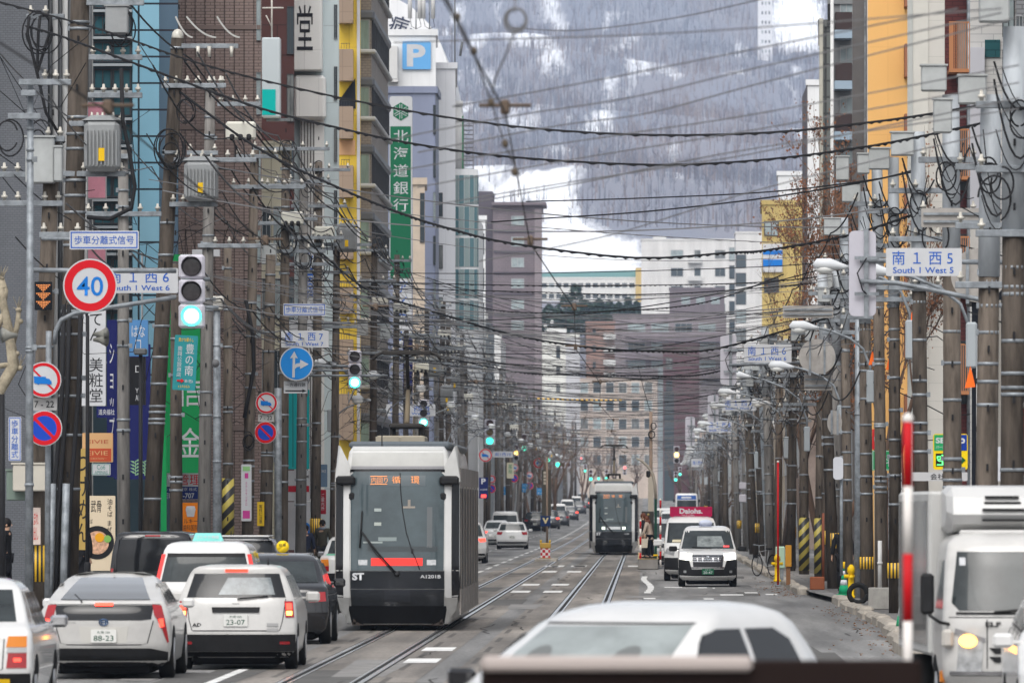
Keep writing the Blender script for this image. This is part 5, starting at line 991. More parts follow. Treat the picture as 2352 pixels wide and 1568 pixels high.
plate('shop_sign', 'light blue sign with white characters above the black board', 297, 341, 735, 818, 181, m=mat('sky_sign', (.08, .21, .42), .5), rows=[('はな\n口', 0, 0, .7, .7, SIGNW, .02)], t=.2)
plate('shop_sign', 'black board with a thin white frame under the light blue sign', 297, 335, 820, 930, 181, m=BLACK, rows=[('□', .1, .25, .4, .14, SIGNW), ('Y', 0, -.2, .2, .1, SIGNW), ('AL', .05, -.35, .3, .12, SIGNW)], t=.2)
plate('shop_sign', 'small navy name board with white characters above the tan sign', 222, 268, 933, 959, 170, m=NV, rows=[('道央福社', 0, 0, .8, .5, SIGNW, .01)])
ts = plate('shop_sign', 'tan and red two tone sign left of the navy board', 190, 260, 994, 1061, 171, m=mat('sign_tan', (.55, .33, .16), .5), rows=[('EIVIE', 0, .2, .7, .13, mat('ink_rust', (.4, .1, .05), .5))], t=.15)
part('lower_panel', MB().box(-.3, .3, -.156, -.1505, -.3, -.02), mat('sign_brick', (.42, .07, .03), .5), ts); text('EIVIE', ts, (0, -.16, -.12), MATS['sign_tan'], w=.45, h=.09); text('〜CREATION〜', ts, (0, -.16, -.24), MATS['sign_tan'], w=.4, h=.04)
plate('shop_sign', 'small white sign with green lettering under the tan sign', 211, 254, 1064, 1091, 172, rows=[('Co6', 0, .2, .45, .4, mat('ink_teal', (.1, .25, .22), .5)), ('APIINAS', 0, -.25, .7, .28, MATS['ink_teal'])], edge=MATS['ink_teal'])
plate('vertical_banner', 'mustard vertical banner with black brush characters low on the left', 168, 206, 1030, 1262, 160, m=mat('banner_mustard', (.42, .29, .09), .7), rows=[('つ\nけ\nめ\nん', .05, 0, .75, .85, CABLE, .03)])
po = plate('noodle_poster', 'ramen poster with a tan top and a dark noodle bowl', 204, 265, 1138, 1310, 168, m=mat('poster_cream', (.62, .52, .38), .6), rows=[('油\nそ\nば', .3, .34, .2, .24, CABLE, .02), ('武骨', -.22, .36, .4, .16, CABLE, .03), ('ば', -.4, .16, .1, .06, CABLE, .02), ('ま\nぜ\n麺', .28, .05, .2, .24, CABLE, .02)])
part('bowl', MB().prism(disc(.36, 30, -.1, -.2), -.046, -.0405), BLACK, po); part('egg', MB().prism(disc(.10, 20, -.05, -.09), -.062, -.056), mat('yolk', (.7, .33, .02), .4), po); part('noodles', MB().prism(disc(.25, 24, -.1, -.2), -.053, -.047), mat('noodle_pink', (.55, .33, .22), .6, var=.5, vs=14), po); part('onion', MB().prism(disc(.08, 12, .12, -.12), -.062, -.055), mat('onion_green', (.2, .4, .1), .6), po)
tb = plate('vertical_banner', 'teal vertical banner with white sideways lettering behind the one way sign', 660, 711, 895, 1077, 250, m=mat('banner_teal', (.01, .27, .28), .5), t=.25); text('dental clinic', tb, (.12, -.255, .0), SIGNW, w=2.3, h=.2, bold=.03, rot=(0, -math.pi/2, 0)); part('seam', MB().box(-.18, -.15, -.256, -.2505, -1.2, 1.2), mat('seam_dark', (.01, .12, .13), .5), tb)
plate('shop_sign', 'white and red shop fascia under the teal banner', 658, 712, 1080, 1150, 252, rows=[('PRIZM', .2, .3, .5, .1, CABLE), ('コーナー', .15, -.14, .6, .12, SIGNW, .02)], t=.2)
part('red_panel', MB().box(-.36, .36, -.206, -.2005, -.2, .0), mat('fascia_red', (.45, .015, .03), .5), bpy.data.objects[[o.name for o in COL.objects if o.name.startswith('shop_sign')][-1]])
wb = plate('shop_board', 'white board with a blue ring beside the pedestrians', 658, 712, 1152, 1262, 253, rows=[('P', .2, .32, .3, .14, BLUE)]); part('blue_ring', MB().prism(disc(.22, 24, .2, -.1), -.05, -.041), BLUE, wb)
plate('vertical_banner', 'dark red board with small white characters above the scarfed pedestrian', 734, 749, 1124, 1180, 262, m=mat('board_red', (.32, .015, .03), .5), rows=[('ご\n案\n内\n所', 0, 0, .5, .7, SIGNW, .02)]); plate('shop_sign', 'slate blue board above the dark red board', 732, 752, 1066, 1118, 263, m=mat('board_slate', (.12, .19, .28), .5), rows=[('TAKE', 0, .2, .7, .12, SIGNW)])
plate('vertical_banner', 'white vertical sign with blue characters under the bank sign', 903, 946, 640, 800, 396, rows=[('ア\nイ\nロ\nン', 0, .03, .55, .85, INK, .03)], t=.2); plate('vertical_banner', 'blue lower panel continuing the white vertical sign', 926, 948, 770, 900, 394, m=NV, t=.2); plate('vertical_banner', 'pale vertical sign with blue marks between the left poles', 704, 722, 548, 700, 268, rows=[('花\n園', 0, 0, .8, .8, INK, .03)], t=.2)
plate('shop_sign', 'white sign with a green triangle above the West 7 sign', 664, 716, 735, 760, 252); 
hs_ = thing('hanging_sign', 'white hanging sign box with a teal lower half on the maroon block', 'sign', pt(632, 272, 268)); b = MB().cbox(-.42, .2, -.7, .1, 0, 2.72, .03); part('box', b, mat('sign_ice', (.56, .62, .65), .5), hs_); part('teal_half', MB().box(-.41, .05, -.715, -.7005, .08, .95), mat('sign_turquoise', (.005, .50, .46), .5), hs_)
part('mast', MB().cyl((-.1, -.3, 2.72), (-.1, -.3, 4.2), .03, n=6).cyl((-.42, -.3, 3.75), (.3, -.3, 3.75), .03, n=6).cyl((-.3, -.3, 3.5), (-.1, -.3, 3.1), .02, n=5), mat('mast_pale', (.5, .48, .44), .6), hs_); part('bracket', MB().box(-.3, .5, -.1, .1, -.1, -.005), STEEL, hs_)
pkv = thing('vertical_sign', 'faded pink panelled vertical sign behind the ribbed transformer', 'sign', pt(223, 620, 196)); pink = mat('faded_pink', (.60, .26, .32), .6, var=.15)
for y0, y1 in ((233, 278), (404, 458), (540, 610)): fr_ = part('frame', MB().box(-.24, .24, -.1, .05, wz(y1, 196)-pkv.location.z, wz(y0, 196)-pkv.location.z), FRW, pkv); part('pink_panel', MB().box(-.215, .215, -.11, -.1005, wz(y1-3, 196)-pkv.location.z, wz(y0+3, 196)-pkv.location.z), pink, fr_)
part('post', MB().box(-.24, -.2, -.05, 0, 0, wz(233, 196)-pkv.location.z), FRW, pkv)
# ---- right shop signs
pg = plate('parking_sign', 'green blue and yellow parking sign with a lit green display', 2143, 2222, 996, 1078, 139, m=mat('parking_yellow', (.72, .52, .01), .45), rows=[], t=.12, r=.04)
part('green_panel', MB().box(-.29, .12, -.126, -.1205, .02, .30), mat('parking_green', (.02, .28, .10), .5), pg); part('blue_panel', MB().box(.121, .29, -.126, -.1205, .02, .30), mat('parking_navy', (.01, .04, .25), .5), pg); text('SEED', pg, (-.08, -.13, .2), SIGNW, w=.36, h=.1, bold=.03); text('パーキング', pg, (-.12, -.13, .08), SIGNW, w=.28, h=.06, bold=.02); text('P', pg, (.21, -.13, .16), SIGNW, w=.1, h=.16, bold=.03)
text('空', part('display', MB().box(-.26, -.02, -.126, -.1205, -.26, -.03), BLACK, pg), (-.14, -.13, -.145), mat('led_green', (.05, .6, .1), .5, emit=(.1, 1, .2), es=2.2), w=.2, h=.19, bold=.02); part('arrow', MB().prism([(.06, -.2), (.06, -.1), (.16, -.1), (.16, -.05), (.27, -.15), (.16, -.25), (.16, -.2)], -.127, -.1205), mat('arrow_green', (.01, .09, .03), .5), pg)
plate('shop_sign', 'grey fascia strip with dark characters under the parking sign', 2080, 2222, 1084, 1104, 140.5, m=mat('fascia_grey', (.45, .45, .46), .5), rows=[('会社 株式', .15, 0, .5, .7, CABLE, .01)])
plate('shop_sign', 'small green and white sign between two right poles', 2003, 2045, 1034, 1080, 178, m=MATS['parking_green'], rows=[('無料', .1, 0, .75, .6, SIGNW, .03)], edge=SIGNW); plate('shop_sign', 'small red and white shop sign half hidden by the right poles', 2003, 2034, 985, 1032, 179, m=mat('shop_red', (.5, .03, .03), .5), rows=[('中華', 0, 0, .7, .4, SIGNW, .03)])
nbd = plate('notice_board', 'slatted grey notice board behind the cones at the right poles', 2040, 2072, 1085, 1262, 163, m=mat('board_lead', (.12, .12, .13), .6)); 
for k in range(8): part('slat', MB().box(-.135, .135, -.052, -.0405, .66-k*.18, .8-k*.18), SIGNW if k % 2 else mat('slat_grey', (.5, .49, .48), .5), nbd)
# ================================================================ VEHICLES
def paint(name, col, rough=.22, coat=.6, var=.05): return mat(name, col, rough, 0, var, 3., 0, coat=coat)
CW = paint('car_white', (.62, .62, .615)); CWD = paint('car_dusty_white', (.475, .468, .455), .3, .4, .1); CK = paint('car_black', (.008, .008, .010), .12, .6); CS = paint('car_silver', (.36, .37, .38), .25); CKG = paint('car_dark_grey', (.05, .052, .06), .18, .9)
CG = mat('car_glass', (.028, .034, .036), .05, spec=.4, var=.5, vs=1.6); CGD = mat('car_glass_tinted', (.012, .013, .015), .06, spec=.35); TRIM = mat('trim_black', (.02, .02, .021), .45, var=.2, vs=6); TYRE = mat('tyre_rubber', (.018, .018, .018), .8); RIM = mat('alloy_rim', (.45, .45, .46), .3, .8)
TLR = mat('tail_lamp_red', (.30, .008, .012), .15, coat=.6); TLL = mat('brake_lamp_lit', (.8, .1, .06), .2, emit=(1, .045, .025), es=1.9); TLA = mat('indicator_amber', (.62, .20, .02), .2); TLAL = mat('indicator_lit', (.9, .4, .08), .2, emit=(1, .45, .08), es=4)
HLD = mat('headlamp_clear', (.42, .43, .44), .08, .3, coat=.8, var=.35, vs=14); HLL = mat('headlamp_lit', (.9, .9, .85), .1, emit=(1, .98, .85), es=4); CHR = mat('chrome', (.6, .6, .62), .12, 1.); PLW = mat('plate_white', (.62, .62, .6), .5); PLG = mat('plate_green', (.02, .11, .06), .5); SEAM = mat('panel_gap', (.03, .03, .032), .7); PINK = mat('plate_ink_green', (.03, .09, .06), .6); UND = mat('underbody_black', (.008, .008, .009), .9)
class Car:
    """shell lofted over horizontal sections: levels (z, half width, rear y, front y, rear corner, front corner); y = 0 at the rear"""
    def __init__(s, name, label, cat, lv, loc, rz, m, group=None, bottom=UND):
        s.lv = lv; s.L = max(l[3] for l in lv); s.o = thing(name, label, cat, loc, rz, group)
        zs = []
        for a, b in zip(lv, lv[1:]):
            n = max(1, int((b[0]-a[0])/.05))
            zs += [a[0]+(b[0]-a[0])*k/n for k in range(n)]
        zs.append(lv[-1][0]); NB = 20; NS = 10; vs = []; fs = []
        for z in zs:
            hw, yr, yf, rr, rf = s.at(z)
            us = [-1+2*k/NB for k in range(NB+1)]; us = [math.copysign(1-(1-abs(u))**1.35, u) for u in us]
            ring_ = [(u*hw, yr+rr*abs(u)**4) for u in us]+[(hw, yr+rr+(yf-rf-yr-rr)*k/NS) for k in range(1, NS)]+[(u*hw, yf-rf*abs(u)**4) for u in reversed(us)]+[(-hw, yf-rf+(yr+rr-yf+rf)*k/NS) for k in range(1, NS)]
            vs += [(x, y-s.L/2, z) for x, y in ring_]
        n = len(ring_)
        for j in range(len(zs)-1):
            for i in range(n): a = j*n+i; b = j*n+(i+1) % n; fs.append((a, b, b+n, a+n))
        b = MB().add(vs, fs, 0, True); t = len(zs)-1; b.f.append(tuple(range(t*n, t*n+n))); b.m.append(0); b.sm.append(True); b.f.append(tuple(range(n-1, -1, -1))); b.m.append(1); b.sm.append(False)
        s.body = part('body', b, [m, bottom], s.o); s.m = m
        if cat in ('car', 'van'): part('underbody_shade', MB().cbox(-.62, .62, -s.L/2+.3, s.L/2-.3, .07, .3, .04), UND, s.o)  # black block added low under the car to deepen the shade there
    def at(s, z):
        lv = s.lv
        if z <= lv[0][0]: return lv[0][1:]
        for a, b in zip(lv, lv[1:]):
            if z <= b[0]: t = (z-a[0])/(b[0]-a[0]); return tuple(a[i]+(b[i]-a[i])*t for i in range(1, 6))
        return lv[-1][1:]
    def rear(s, x, z, off=0.): hw, yr, yf, rr, rf = s.at(z); return yr+rr*min(1.05, abs(x)/hw)**4-s.L/2-off
    def front(s, x, z, off=0.): hw, yr, yf, rr, rf = s.at(z); return yf-rf*min(1.05, abs(x)/hw)**4-s.L/2+off
    def panel(s, name, out, m, side='r', off=.006, parent=None, cell=.09, thick=.025):
        bm = bmesh.new(); bm.faces.new([bm.verts.new((a, 0, b)) for a, b in out])
        for ax in (0, 1):
            lo = min(p[ax] for p in out); hi = max(p[ax] for p in out); k = int((hi-lo)/cell)
            for i in range(1, k+1):
                c = lo+(hi-lo)*i/(k+1); co = (c, 0, 0) if ax == 0 else (0, 0, c); no = (1, 0, 0) if ax == 0 else (0, 0, 1)
                bmesh.ops.bisect_plane(bm, geom=bm.verts[:]+bm.edges[:]+bm.faces[:], plane_co=co, plane_no=no)
        def mp(v, o):
            a, z = v.x, v.z
            if side == 'r': return (a, s.rear(a, z, o), z)
            if side == 'f': return (a, s.front(a, z, o), z)
            hw = s.at(z)[0]; sg = 1 if side == 'R' else -1; return (sg*(hw+o), a-s.L/2, z)
        es = [e for e in bm.edges if len(e.link_faces) == 1]; mf = set(bm.faces); r = bmesh.ops.extrude_edge_only(bm, edges=es); inner = {g for g in r['geom'] if isinstance(g, bmesh.types.BMVert)}
        for v in bm.verts: v.co = mp(v.co.copy(), off-thick if v in inner else off)
        for f_ in bm.faces: f_.smooth = f_ in mf
        bmesh.ops.split_edges(bm, edges=es); bm.verts.index_update(); q_ = MB(); q_.add([v.co[:] for v in bm.verts], [[v.index for v in f.verts] for f in bm.faces]); q_.sm = [f.smooth for f in bm.faces]; bm.free()
        return part(name, q_, m, parent or s.o)
    def seam(s, pts, w=.012, side='r', name='panel_gap', m=None):
        out = [(a, b+w/2) for a, b in pts]+[(a, b-w/2) for a, b in reversed(pts)] if abs(pts[0][0]-pts[-1][0]) > abs(pts[0][1]-pts[-1][1]) else [(a+w/2, b) for a, b in pts]+[(a-w/2, b) for a, b in reversed(pts)]
        return s.panel(name, out, m or SEAM, side, .003, thick=.008)
    def both(s, name, out, m, side='r', off=.006, **k): s.panel(name, out, m, side, off, **k); return s.panel(name, [(-a, b) for a, b in reversed(out)], m, side, off, **k)
    def wheels(s, ys, r=.31, w=.2, hw=.76, m=None):
        me = MB().tube([(-w/2, 0, 0), (-w/2+.02, 0, 0), (w/2-.02, 0, 0), (w/2, 0, 0)], [r*.93, r, r, r*.93], 24); tm = me.mesh('wheel', TYRE); rb = MB().cyl((-w/2-.004, 0, 0), (w/2+.004, 0, 0), r*.66, n=18)
        for k in range(5): a = k*1.2566; rb.box(-.02, .02, -.03, .03, -.03, .03) if False else None
        rm_ = rb.mesh('rim', m or RIM)
        for y in ys:
            for sg in (-1, 1):
                s.panel('wheel_arch', [(y+(r+.06)*math.cos(t*math.pi/14), r+(r+.06)*math.sin(t*math.pi/14)*.98+.0) for t in range(15)], UND, 'R' if sg > 0 else 'L', .004, thick=.01) if r*2 < s.lv[-1][0] else None
                wo = link('wheel', tm, s.o, (sg*hw, y-s.L/2, r)); link('rim', rm_, wo)
    def mirror(s, z, y, m, w=.2, h=.14, hw=None, x=.06):
        hw = hw or s.at(z)[0]
        for sg in (-1, 1): part('side_mirror', MB().cbox(min(sg*(hw+x-.1), sg*(hw+x)), max(sg*(hw+x-.1), sg*(hw+x)), -.02, .02, -.03, 0, .005).cbox(min(sg*(hw+x), sg*(hw+x+w)), max(sg*(hw+x), sg*(hw+x+w)), -.07, .05, -h/2, h/2, .03), m, s.o, (0, y-s.L/2, z))
    def plate(s, txt, z, side='r', x=0., m=None, ink=None, w=.34, h=.17, small='札幌 500', off=.02):
        f = s.rear if side == 'r' else s.front; y = (min if side == 'r' else max)(f(x-w/2, z, off), f(x+w/2, z, off), f(x, z-h/2, off), f(x, z+h/2, off)); sg = -1 if side == 'r' else 1
        p_ = part('licence_plate', MB().prism(rrect(w, h, .012, 2), min(0, -sg*.03), max(0, -sg*.03)), m or PLW, s.o, (x, y, z)); rot = (0, 0, 0 if side == 'r' else math.pi)
        text(txt, p_, (0, sg*.003, -h*.16), ink or PINK, w=w*.78, h=h*.42, bold=.004, rot=rot); text(small, p_, (0, sg*.003, h*.30), ink or PINK, w=w*.5, h=h*.2, rot=rot); return p_
    def wiper(s, a, b, side='r', off=.03, r=.012, name='wiper'):
        f = s.rear if side == 'r' else s.front; part(name, MB().tube([(x, f(x, z, off), z) for x, z in [(a[0]+(b[0]-a[0])*t/5, a[1]+(b[1]-a[1])*t/5) for t in range(6)]], r, 6), TRIM, s.o)
def base_lv(kind):
    if kind == 'fastback':  # long low tail
        L = 4.54; return [(.17, .74, .30, L-.2, .2, .3), (.24, .84, .10, L-.06, .2, .35), (.45, .875, .02, L, .22, .45), (.70, .88, .0, L-.03, .24, .5), (.80, .875, .0, L-.3, .24, .5), (.92, .84, .03, L-1.0, .22, .4), (1.0, .80, .10, L-1.25, .18, .35), (1.035, .78, .14, L-1.32, .16, .3), (1.05, .765, .30, L-1.35, .14, .3), (1.15, .715, .65, L-1.6, .14, .3), (1.25, .66, 1.1, L-1.85, .14, .3), (1.33, .60, 1.55, L-2.1, .14, .3), (1.38, .52, 1.95, L-2.35, .14, .25), (1.41, .38, 2.2, L-2.5, .1, .2)]
    if kind == 'wagon':
        L = 4.4; return [(.17, .72, .25, L-.2, .2, .3), (.26, .81, .06, L-.06, .16, .3), (.5, .845, .0, L, .15, .4), (.75, .845, .04, L-.08, .16, .45), (.92, .83, .07, L-.7, .16, .4), (1.0, .81, .10, L-1.1, .15, .35), (1.2, .73, .22, L-1.5, .13, .3), (1.36, .66, .33, L-1.85, .12, .3), (1.42, .61, .30, L-2.0, .10, .25), (1.455, .54, .36, L-2.2, .1, .2), (1.475, .42, .5, L-2.5, .08, .2)]
    if kind == 'suv':
        L = 4.5; return [(.2, .76, .25, L-.25, .2, .3), (.3, .86, .06, L-.06, .18, .3), (.6, .905, .0, L, .18, .4), (.9, .90, .03, L-.1, .2, .4), (1.05, .87, .08, L-.95, .2, .35), (1.3, .78, .25, L-1.4, .18, .3), (1.53, .70, .42, L-1.8, .15, .3), (1.60, .66, .36, L-1.95, .13, .25), (1.65, .58, .45, L-2.2, .1, .2), (1.675, .45, .7, L-2.5, .1, .2)]
    if kind == 'sedan':
        L = 4.69; return [(.17, .72, .25, L-.2, .15, .25), (.26, .80, .06, L-.05, .12, .25), (.5, .845, .0, L, .12, .35), (.75, .845, .02, L-.02, .13, .4), (.90, .83, .05, L-.3, .14, .4), (.97, .80, .14, L-.9, .14, .35), (1.0, .76, .62, L-1.25, .1, .3), (1.2, .70, .95, L-1.6, .1, .3), (1.38, .63, 1.22, L-1.95, .1, .25), (1.46, .55, 1.38, L-2.1, .1, .2), (1.5, .42, 1.6, L-2.3, .1, .2)]
    if kind == 'taxi':      # tall hatch-back cab
        L = 4.4; return [(.18, .72, .22, L-.2, .18, .3), (.28, .81, .05, L-.05, .14, .3), (.55, .845, .0, L, .14, .35), (.85, .845, .02, L-.06, .14, .35), (.98, .84, .03, L-.35, .14, .3), (1.08, .82, .06, L-.85, .14, .3), (1.35, .74, .12, L-1.2, .12, .25), (1.60, .68, .2, L-1.55, .11, .22), (1.68, .63, .22, L-1.7, .1, .2), (1.72, .56, .3, L-1.9, .1, .2), (1.745, .44, .5, L-2.1, .1, .2)]
    if kind == 'minivan':
        L = 3.9; return [(.18, .70, .2, L-.15, .14, .25), (.28, .81, .04, L-.04, .12, .25), (.6, .845, .0, L, .12, .3), (.95, .84, .02, L-.1, .12, .3), (1.1, .83, .03, L-.5, .12, .3), (1.4, .79, .05, L-.85, .1, .25), (1.68, .73, .1, L-1.2, .1, .2), (1.76, .69, .12, L-1.3, .1, .2), (1.80, .62, .2, L-1.45, .1, .2), (1.82, .5, .35, L-1.7, .08, .2)]
    if kind == 'van':
        L = 4.7; return [(.2, .70, .15, L-.2, .1, .25), (.3, .81, .04, L-.05, .08, .25), (.6, .845, .0, L, .08, .3), (.95, .845, .0, L-.05, .08, .3), (1.15, .84, .0, L-.3, .08, .28), (1.5, .80, .02, L-.72, .08, .25), (1.80, .75, .05, L-1.1, .08, .2), (1.92, .70, .07, L-1.28, .08, .2), (1.97, .62, .12, L-1.45, .08, .2), (1.99, .5, .3, L-1.7, .08, .2)]
def car(kind, name, label, x, Y, m, rz=0., group=None, cat='car', front=False, z=0., xw=None):
    """Y is where the end that faces the camera stands"""
    lv = base_lv(kind); L = max(l[3] for l in lv); X = wx(x, Y) if xw is None else xw
    return Car(name, label, cat, lv, (X, Y+L/2, roadz(Y)+z), rz+(math.pi if front else 0), m, group)
def side_windows(c, y0, y1, z0, z1, m=CGD, n=3, pil=.09, slant=.25):
    for sd in 'LR':
        for k in range(n):
            a = y0+(y1-y0)*k/n+pil/2; b = y0+(y1-y0)*(k+1)/n-pil/2
            c.panel('side_window', [(a, z0), (b, z0), (b-(slant if k == n-1 else 0), z1), (a+(slant*.7 if k == 0 else 0), z1)], m, sd, .004)
def cone_ant(c, x, y, z): part('antenna', MB().tube([(x, y-c.L/2, z), (x, y-c.L/2+.02, z+.12)], [.02, .006], 6), TRIM, c.o)
# ---- silver white fastback, second from the left
c = car('fastback', 'parked_car', 'pearl white fastback hybrid with a split rear window and plate 88-23', 238, 104.6, CWD, group=None)
c.panel('rear_window', [(-.60, 1.06), (.60, 1.06), (.42, 1.345), (-.42, 1.345)], mat('sloped_glass', (.10, .105, .11), .06, spec=1., coat=1), 'r', .05, cell=.025, thick=.08); c.panel('tail_window', [(-.66, .985), (.66, .985), (.63, .80), (.5, .785), (-.5, .785), (-.63, .80)], CGD, 'r', .005)
c.panel('spoiler_lip', [(-.74, 1.045), (.74, 1.045), (.74, 1.0), (-.74, 1.0)], CWD, 'r', .02); c.panel('brake_light', [(-.12, 1.02), (.12, 1.02), (.12, .975), (-.12, .975)], TLL, 'r', .028)
c.both('tail_lamp', [(.64, 1.0), (.76, .985), (.81, .80), (.86, .50), (.84, .48), (.755, .72), (.67, .86)], TLR, 'r', .012); c.both('brake_lamp', [(.725, .80), (.785, .81), (.80, .70), (.755, .69)], TLL, 'r', .018)
c.panel('plate_recess', [(-.33, .70), (.33, .70), (.30, .48), (-.30, .48)], mat('recess_white', (.50, .49, .46), .35), 'r', .003); c.plate('88-23', .575); c.seam([(-.66, .78), (-.58, .48), (-.50, .46)]); c.seam([(-.5, .46), (0, .455), (.5, .46)]); c.seam([(.66, .78), (.58, .48), (.50, .46)])
c.panel('bumper_lower', [(-.85, .36), (-.62, .41), (.62, .41), (.85, .36), (.84, .23), (.73, .172), (-.73, .172), (-.84, .23)], TRIM, 'r', .02); text('TOYOTA HYBRID', c.o, (-.45, c.rear(-.45, .755, .012), .755), CHR, w=.16, h=.015)
em = part('emblem', MB().tube([(.06*math.cos(t*.5236), 0, .042*math.sin(t*.5236)) for t in range(13)], .008, 5).tube([(.028*math.cos(t*.5236), 0, .042*math.sin(t*.5236)) for t in range(13)], .007, 5).tube([(.055*math.cos(t*.5236), 0, .018+.018*math.sin(t*.5236)) for t in range(13)], .007, 5), mat('emblem_blue', (.05, .10, .2), .2, .6), c.o, (0, c.rear(0, .76, .012), .76))
c.wheels((.95, 3.65), .33, .2, .79); side_windows(c, .9, 3.1, 1.0, 1.27, n=3); c.mirror(.98, 3.0, CW, .17, .13); c.wiper((-.42, 1.12), (-.30, 1.03)); c.seam([(-.3, .35), (-.28, .40)]); cone_ant(c, 0, 2.1, 1.40)
for x in (-.3, .3): part('sensor', MB().cyl((x, c.rear(x, .40, .012), .40), (x, c.rear(x, .40, -.01), .40), .015, n=8), TRIM, c.o)
# ---- white estate van with black bumper
c = car('wagon', 'parked_car', 'white estate car with a black bumper and plate 23-07', 541, 110.5, CWD)
c.panel('rear_window', [(-.70, 1.02), (.70, 1.02), (.60, 1.355), (-.60, 1.355)], CGD, 'r', .006); c.panel('seat_view', [(-.25, 1.06), (.55, 1.06), (.48, 1.30), (-.12, 1.30)], mat('seat_glimpse', (.13, .15, .16), .1, var=.5, vs=5), 'r', .008)  # paler panel on opaque glass stands in for seats seen through it
c.panel('brake_light', [(-.16, 1.42), (.16, 1.42), (.16, 1.38), (-.16, 1.38)], TLL, 'r', .012); c.panel('handle_strip', [(-.34, .885), (.34, .885), (.33, .81), (-.33, .81)], TRIM, 'r', .02)
c.plate('23-07', .70, small='札幌 400'); c.panel('tailgate_edge', [(-.62, .56), (.62, .56), (.60, .545), (-.60, .545)], SEAM, 'r', .003); c.seam([(-.70, 1.0), (-.66, .70), (-.62, .56)]); c.seam([(.70, 1.0), (.66, .70), (.62, .56)])
c.both('tail_lamp', [(.68, .97), (.80, .97), (.82, .74), (.70, .74)], TLR, 'r', .012); c.both('brake_lamp', [(.705, .94), (.785, .94), (.79, .85), (.71, .85)], TLL, 'r', .018); c.both('indicator', [(.71, .83), (.79, .83), (.79, .77), (.715, .77)], TLAL, 'r', .018)
c.panel('bumper', [(-.84, .50), (.84, .50), (.84, .26), (-.84, .26)], TRIM, 'r', .02); c.panel('bumper_lower', [(-.80, .255), (.80, .255), (.76, .18), (-.76, .18)], UND, 'r', .01); c.both('reflector', [(.62, .40), (.76, .40), (.76, .36), (.62, .36)], TLR, 'r', .028)
for z in (.56, .63): c.panel('sticker', [(.44, z+.03), (.60, z+.03), (.60, z-.015), (.44, z-.015)], mat('sticker_grey', (.3, .3, .3), .5), 'r', .012)
text('AD', c.o, (-.55, c.rear(-.55, .64, .012), .635), CABLE, w=.13, h=.05, bold=.03); c.wheels((.85, 3.5), .30, .18, .75); side_windows(c, .35, 3.0, 1.0, 1.32, n=3); c.mirror(1.0, 2.9, CWD, .2, .15); c.wiper((.02, 1.0), (.45, 1.04)); cone_ant(c, .42, .8, 1.45)
text('NISSAN', c.o, (0, c.rear(0, .94, .012), .935), CHR, w=.1, h=.025)
# ---- taxi saloon at the left edge
c = car('sedan', 'taxi', 'white saloon taxi cropped by the left edge with an amber and red lamp', -108, 86, CW)
c.panel('rear_window', [(-.64, 1.03), (.64, 1.03), (.55, 1.38), (-.55, 1.38)], CG, 'r', .006)
for m_, z0, z1 in ((TLA, .76, .88), (mat('reverse_lamp', (.4, .4, .4), .2), .70, .755), (TLR, .53, .695)): c.both('tail_lamp', [(.58, z0), (.80, z0), (.80, z1), (.60, z1)], m_, 'r', .01)
c.both('brake_lamp', [(.66, .60), (.74, .60), (.74, .64), (.66, .64)], TLL, 'r', .016); c.panel('bumper', [(-.84, .47), (.84, .47), (.84, .24), (-.84, .24)], TRIM, 'r', .03); c.panel('bumper_stripe', [(.2, .41), (.62, .41), (.62, .33), (.2, .33)], YELLOW, 'r', .036)
c.seam([(-.58, .9), (-.56, .52), (-.5, .5)]); c.seam([(.56, .92), (.54, .52), (.5, .5)]); c.plate('・・51', .62, m=PLG, ink=SIGNW); c.wheels((.95, 3.7), .31, .19, .74); side_windows(c, 1.5, 3.3, .98, 1.34, CG, n=3); c.mirror(1.0, 3.3, CHR, .2, .14)
text('さわやか', c.o, (.38, c.rear(.38, .86, .012), .86), mat('ink_gold', (.6, .42, .2), .4), w=.28, h=.05)
# ---- tall white taxi, kei minivan, crossover behind
def hatch_taxi_rear(c):
    c.panel('rear_window', [(-.72, 1.10), (.72, 1.10), (.62, 1.55), (-.62, 1.55)], CG, 'r', .006); c.panel('window_shade', [(-.62, 1.555), (.62, 1.555), (.61, 1.50), (-.61, 1.50)], TRIM, 'r', .012)
    c.both('tail_lamp', [(.715, 1.54), (.655, 1.54), (.76, 1.06), (.82, 1.06)], TLL if False else mat('tail_lamp_bright', (.6, .03, .03), .2, emit=(1, .1, .08), es=.35), 'r', .012); c.panel('bumper', [(-.83, .5), (.83, .5), (.83, .25), (-.83, .25)], TRIM, 'r', .015)
    c.plate('34-12', .82, m=PLG, ink=SIGNW); c.wheels((.8, 3.5), .31, .19, .74); side_windows(c, .35, 3.1, 1.06, 1.55, CGD, n=3); c.mirror(1.1, 3.1, TRIM, .2, .15)
c = car('taxi', 'taxi', 'tall white taxi with a turquoise roof sign behind the estate car', 472, 125.5, CW); hatch_taxi_rear(c); c.both('teal_stripe', [(.66, 1.05), (.72, 1.05), (.72, .85), (.66, .85)], mat('stripe_teal', (.15, .5, .48), .4), 'r', .008)
rs = part('roof_sign', MB().hull([(-.25, -.1, 0), (.25, -.1, 0), (.25, .1, 0), (-.25, .1, 0), (-.20, -.08, .13), (.20, -.08, .13), (.20, .08, .13), (-.20, .08, .13)]), mat('sign_aqua', (.22, .62, .58), .4), c.o, (-.03, -.9, 1.745)); text('さわやか無線', rs, (0, -.105, .065), SIGNW, w=.36, h=.06, bold=.02, rot=(math.radians(-9), 0, 0)); part('base', MB().box(-.26, .26, -.11, .11, -.03, 0), WHITE, rs)
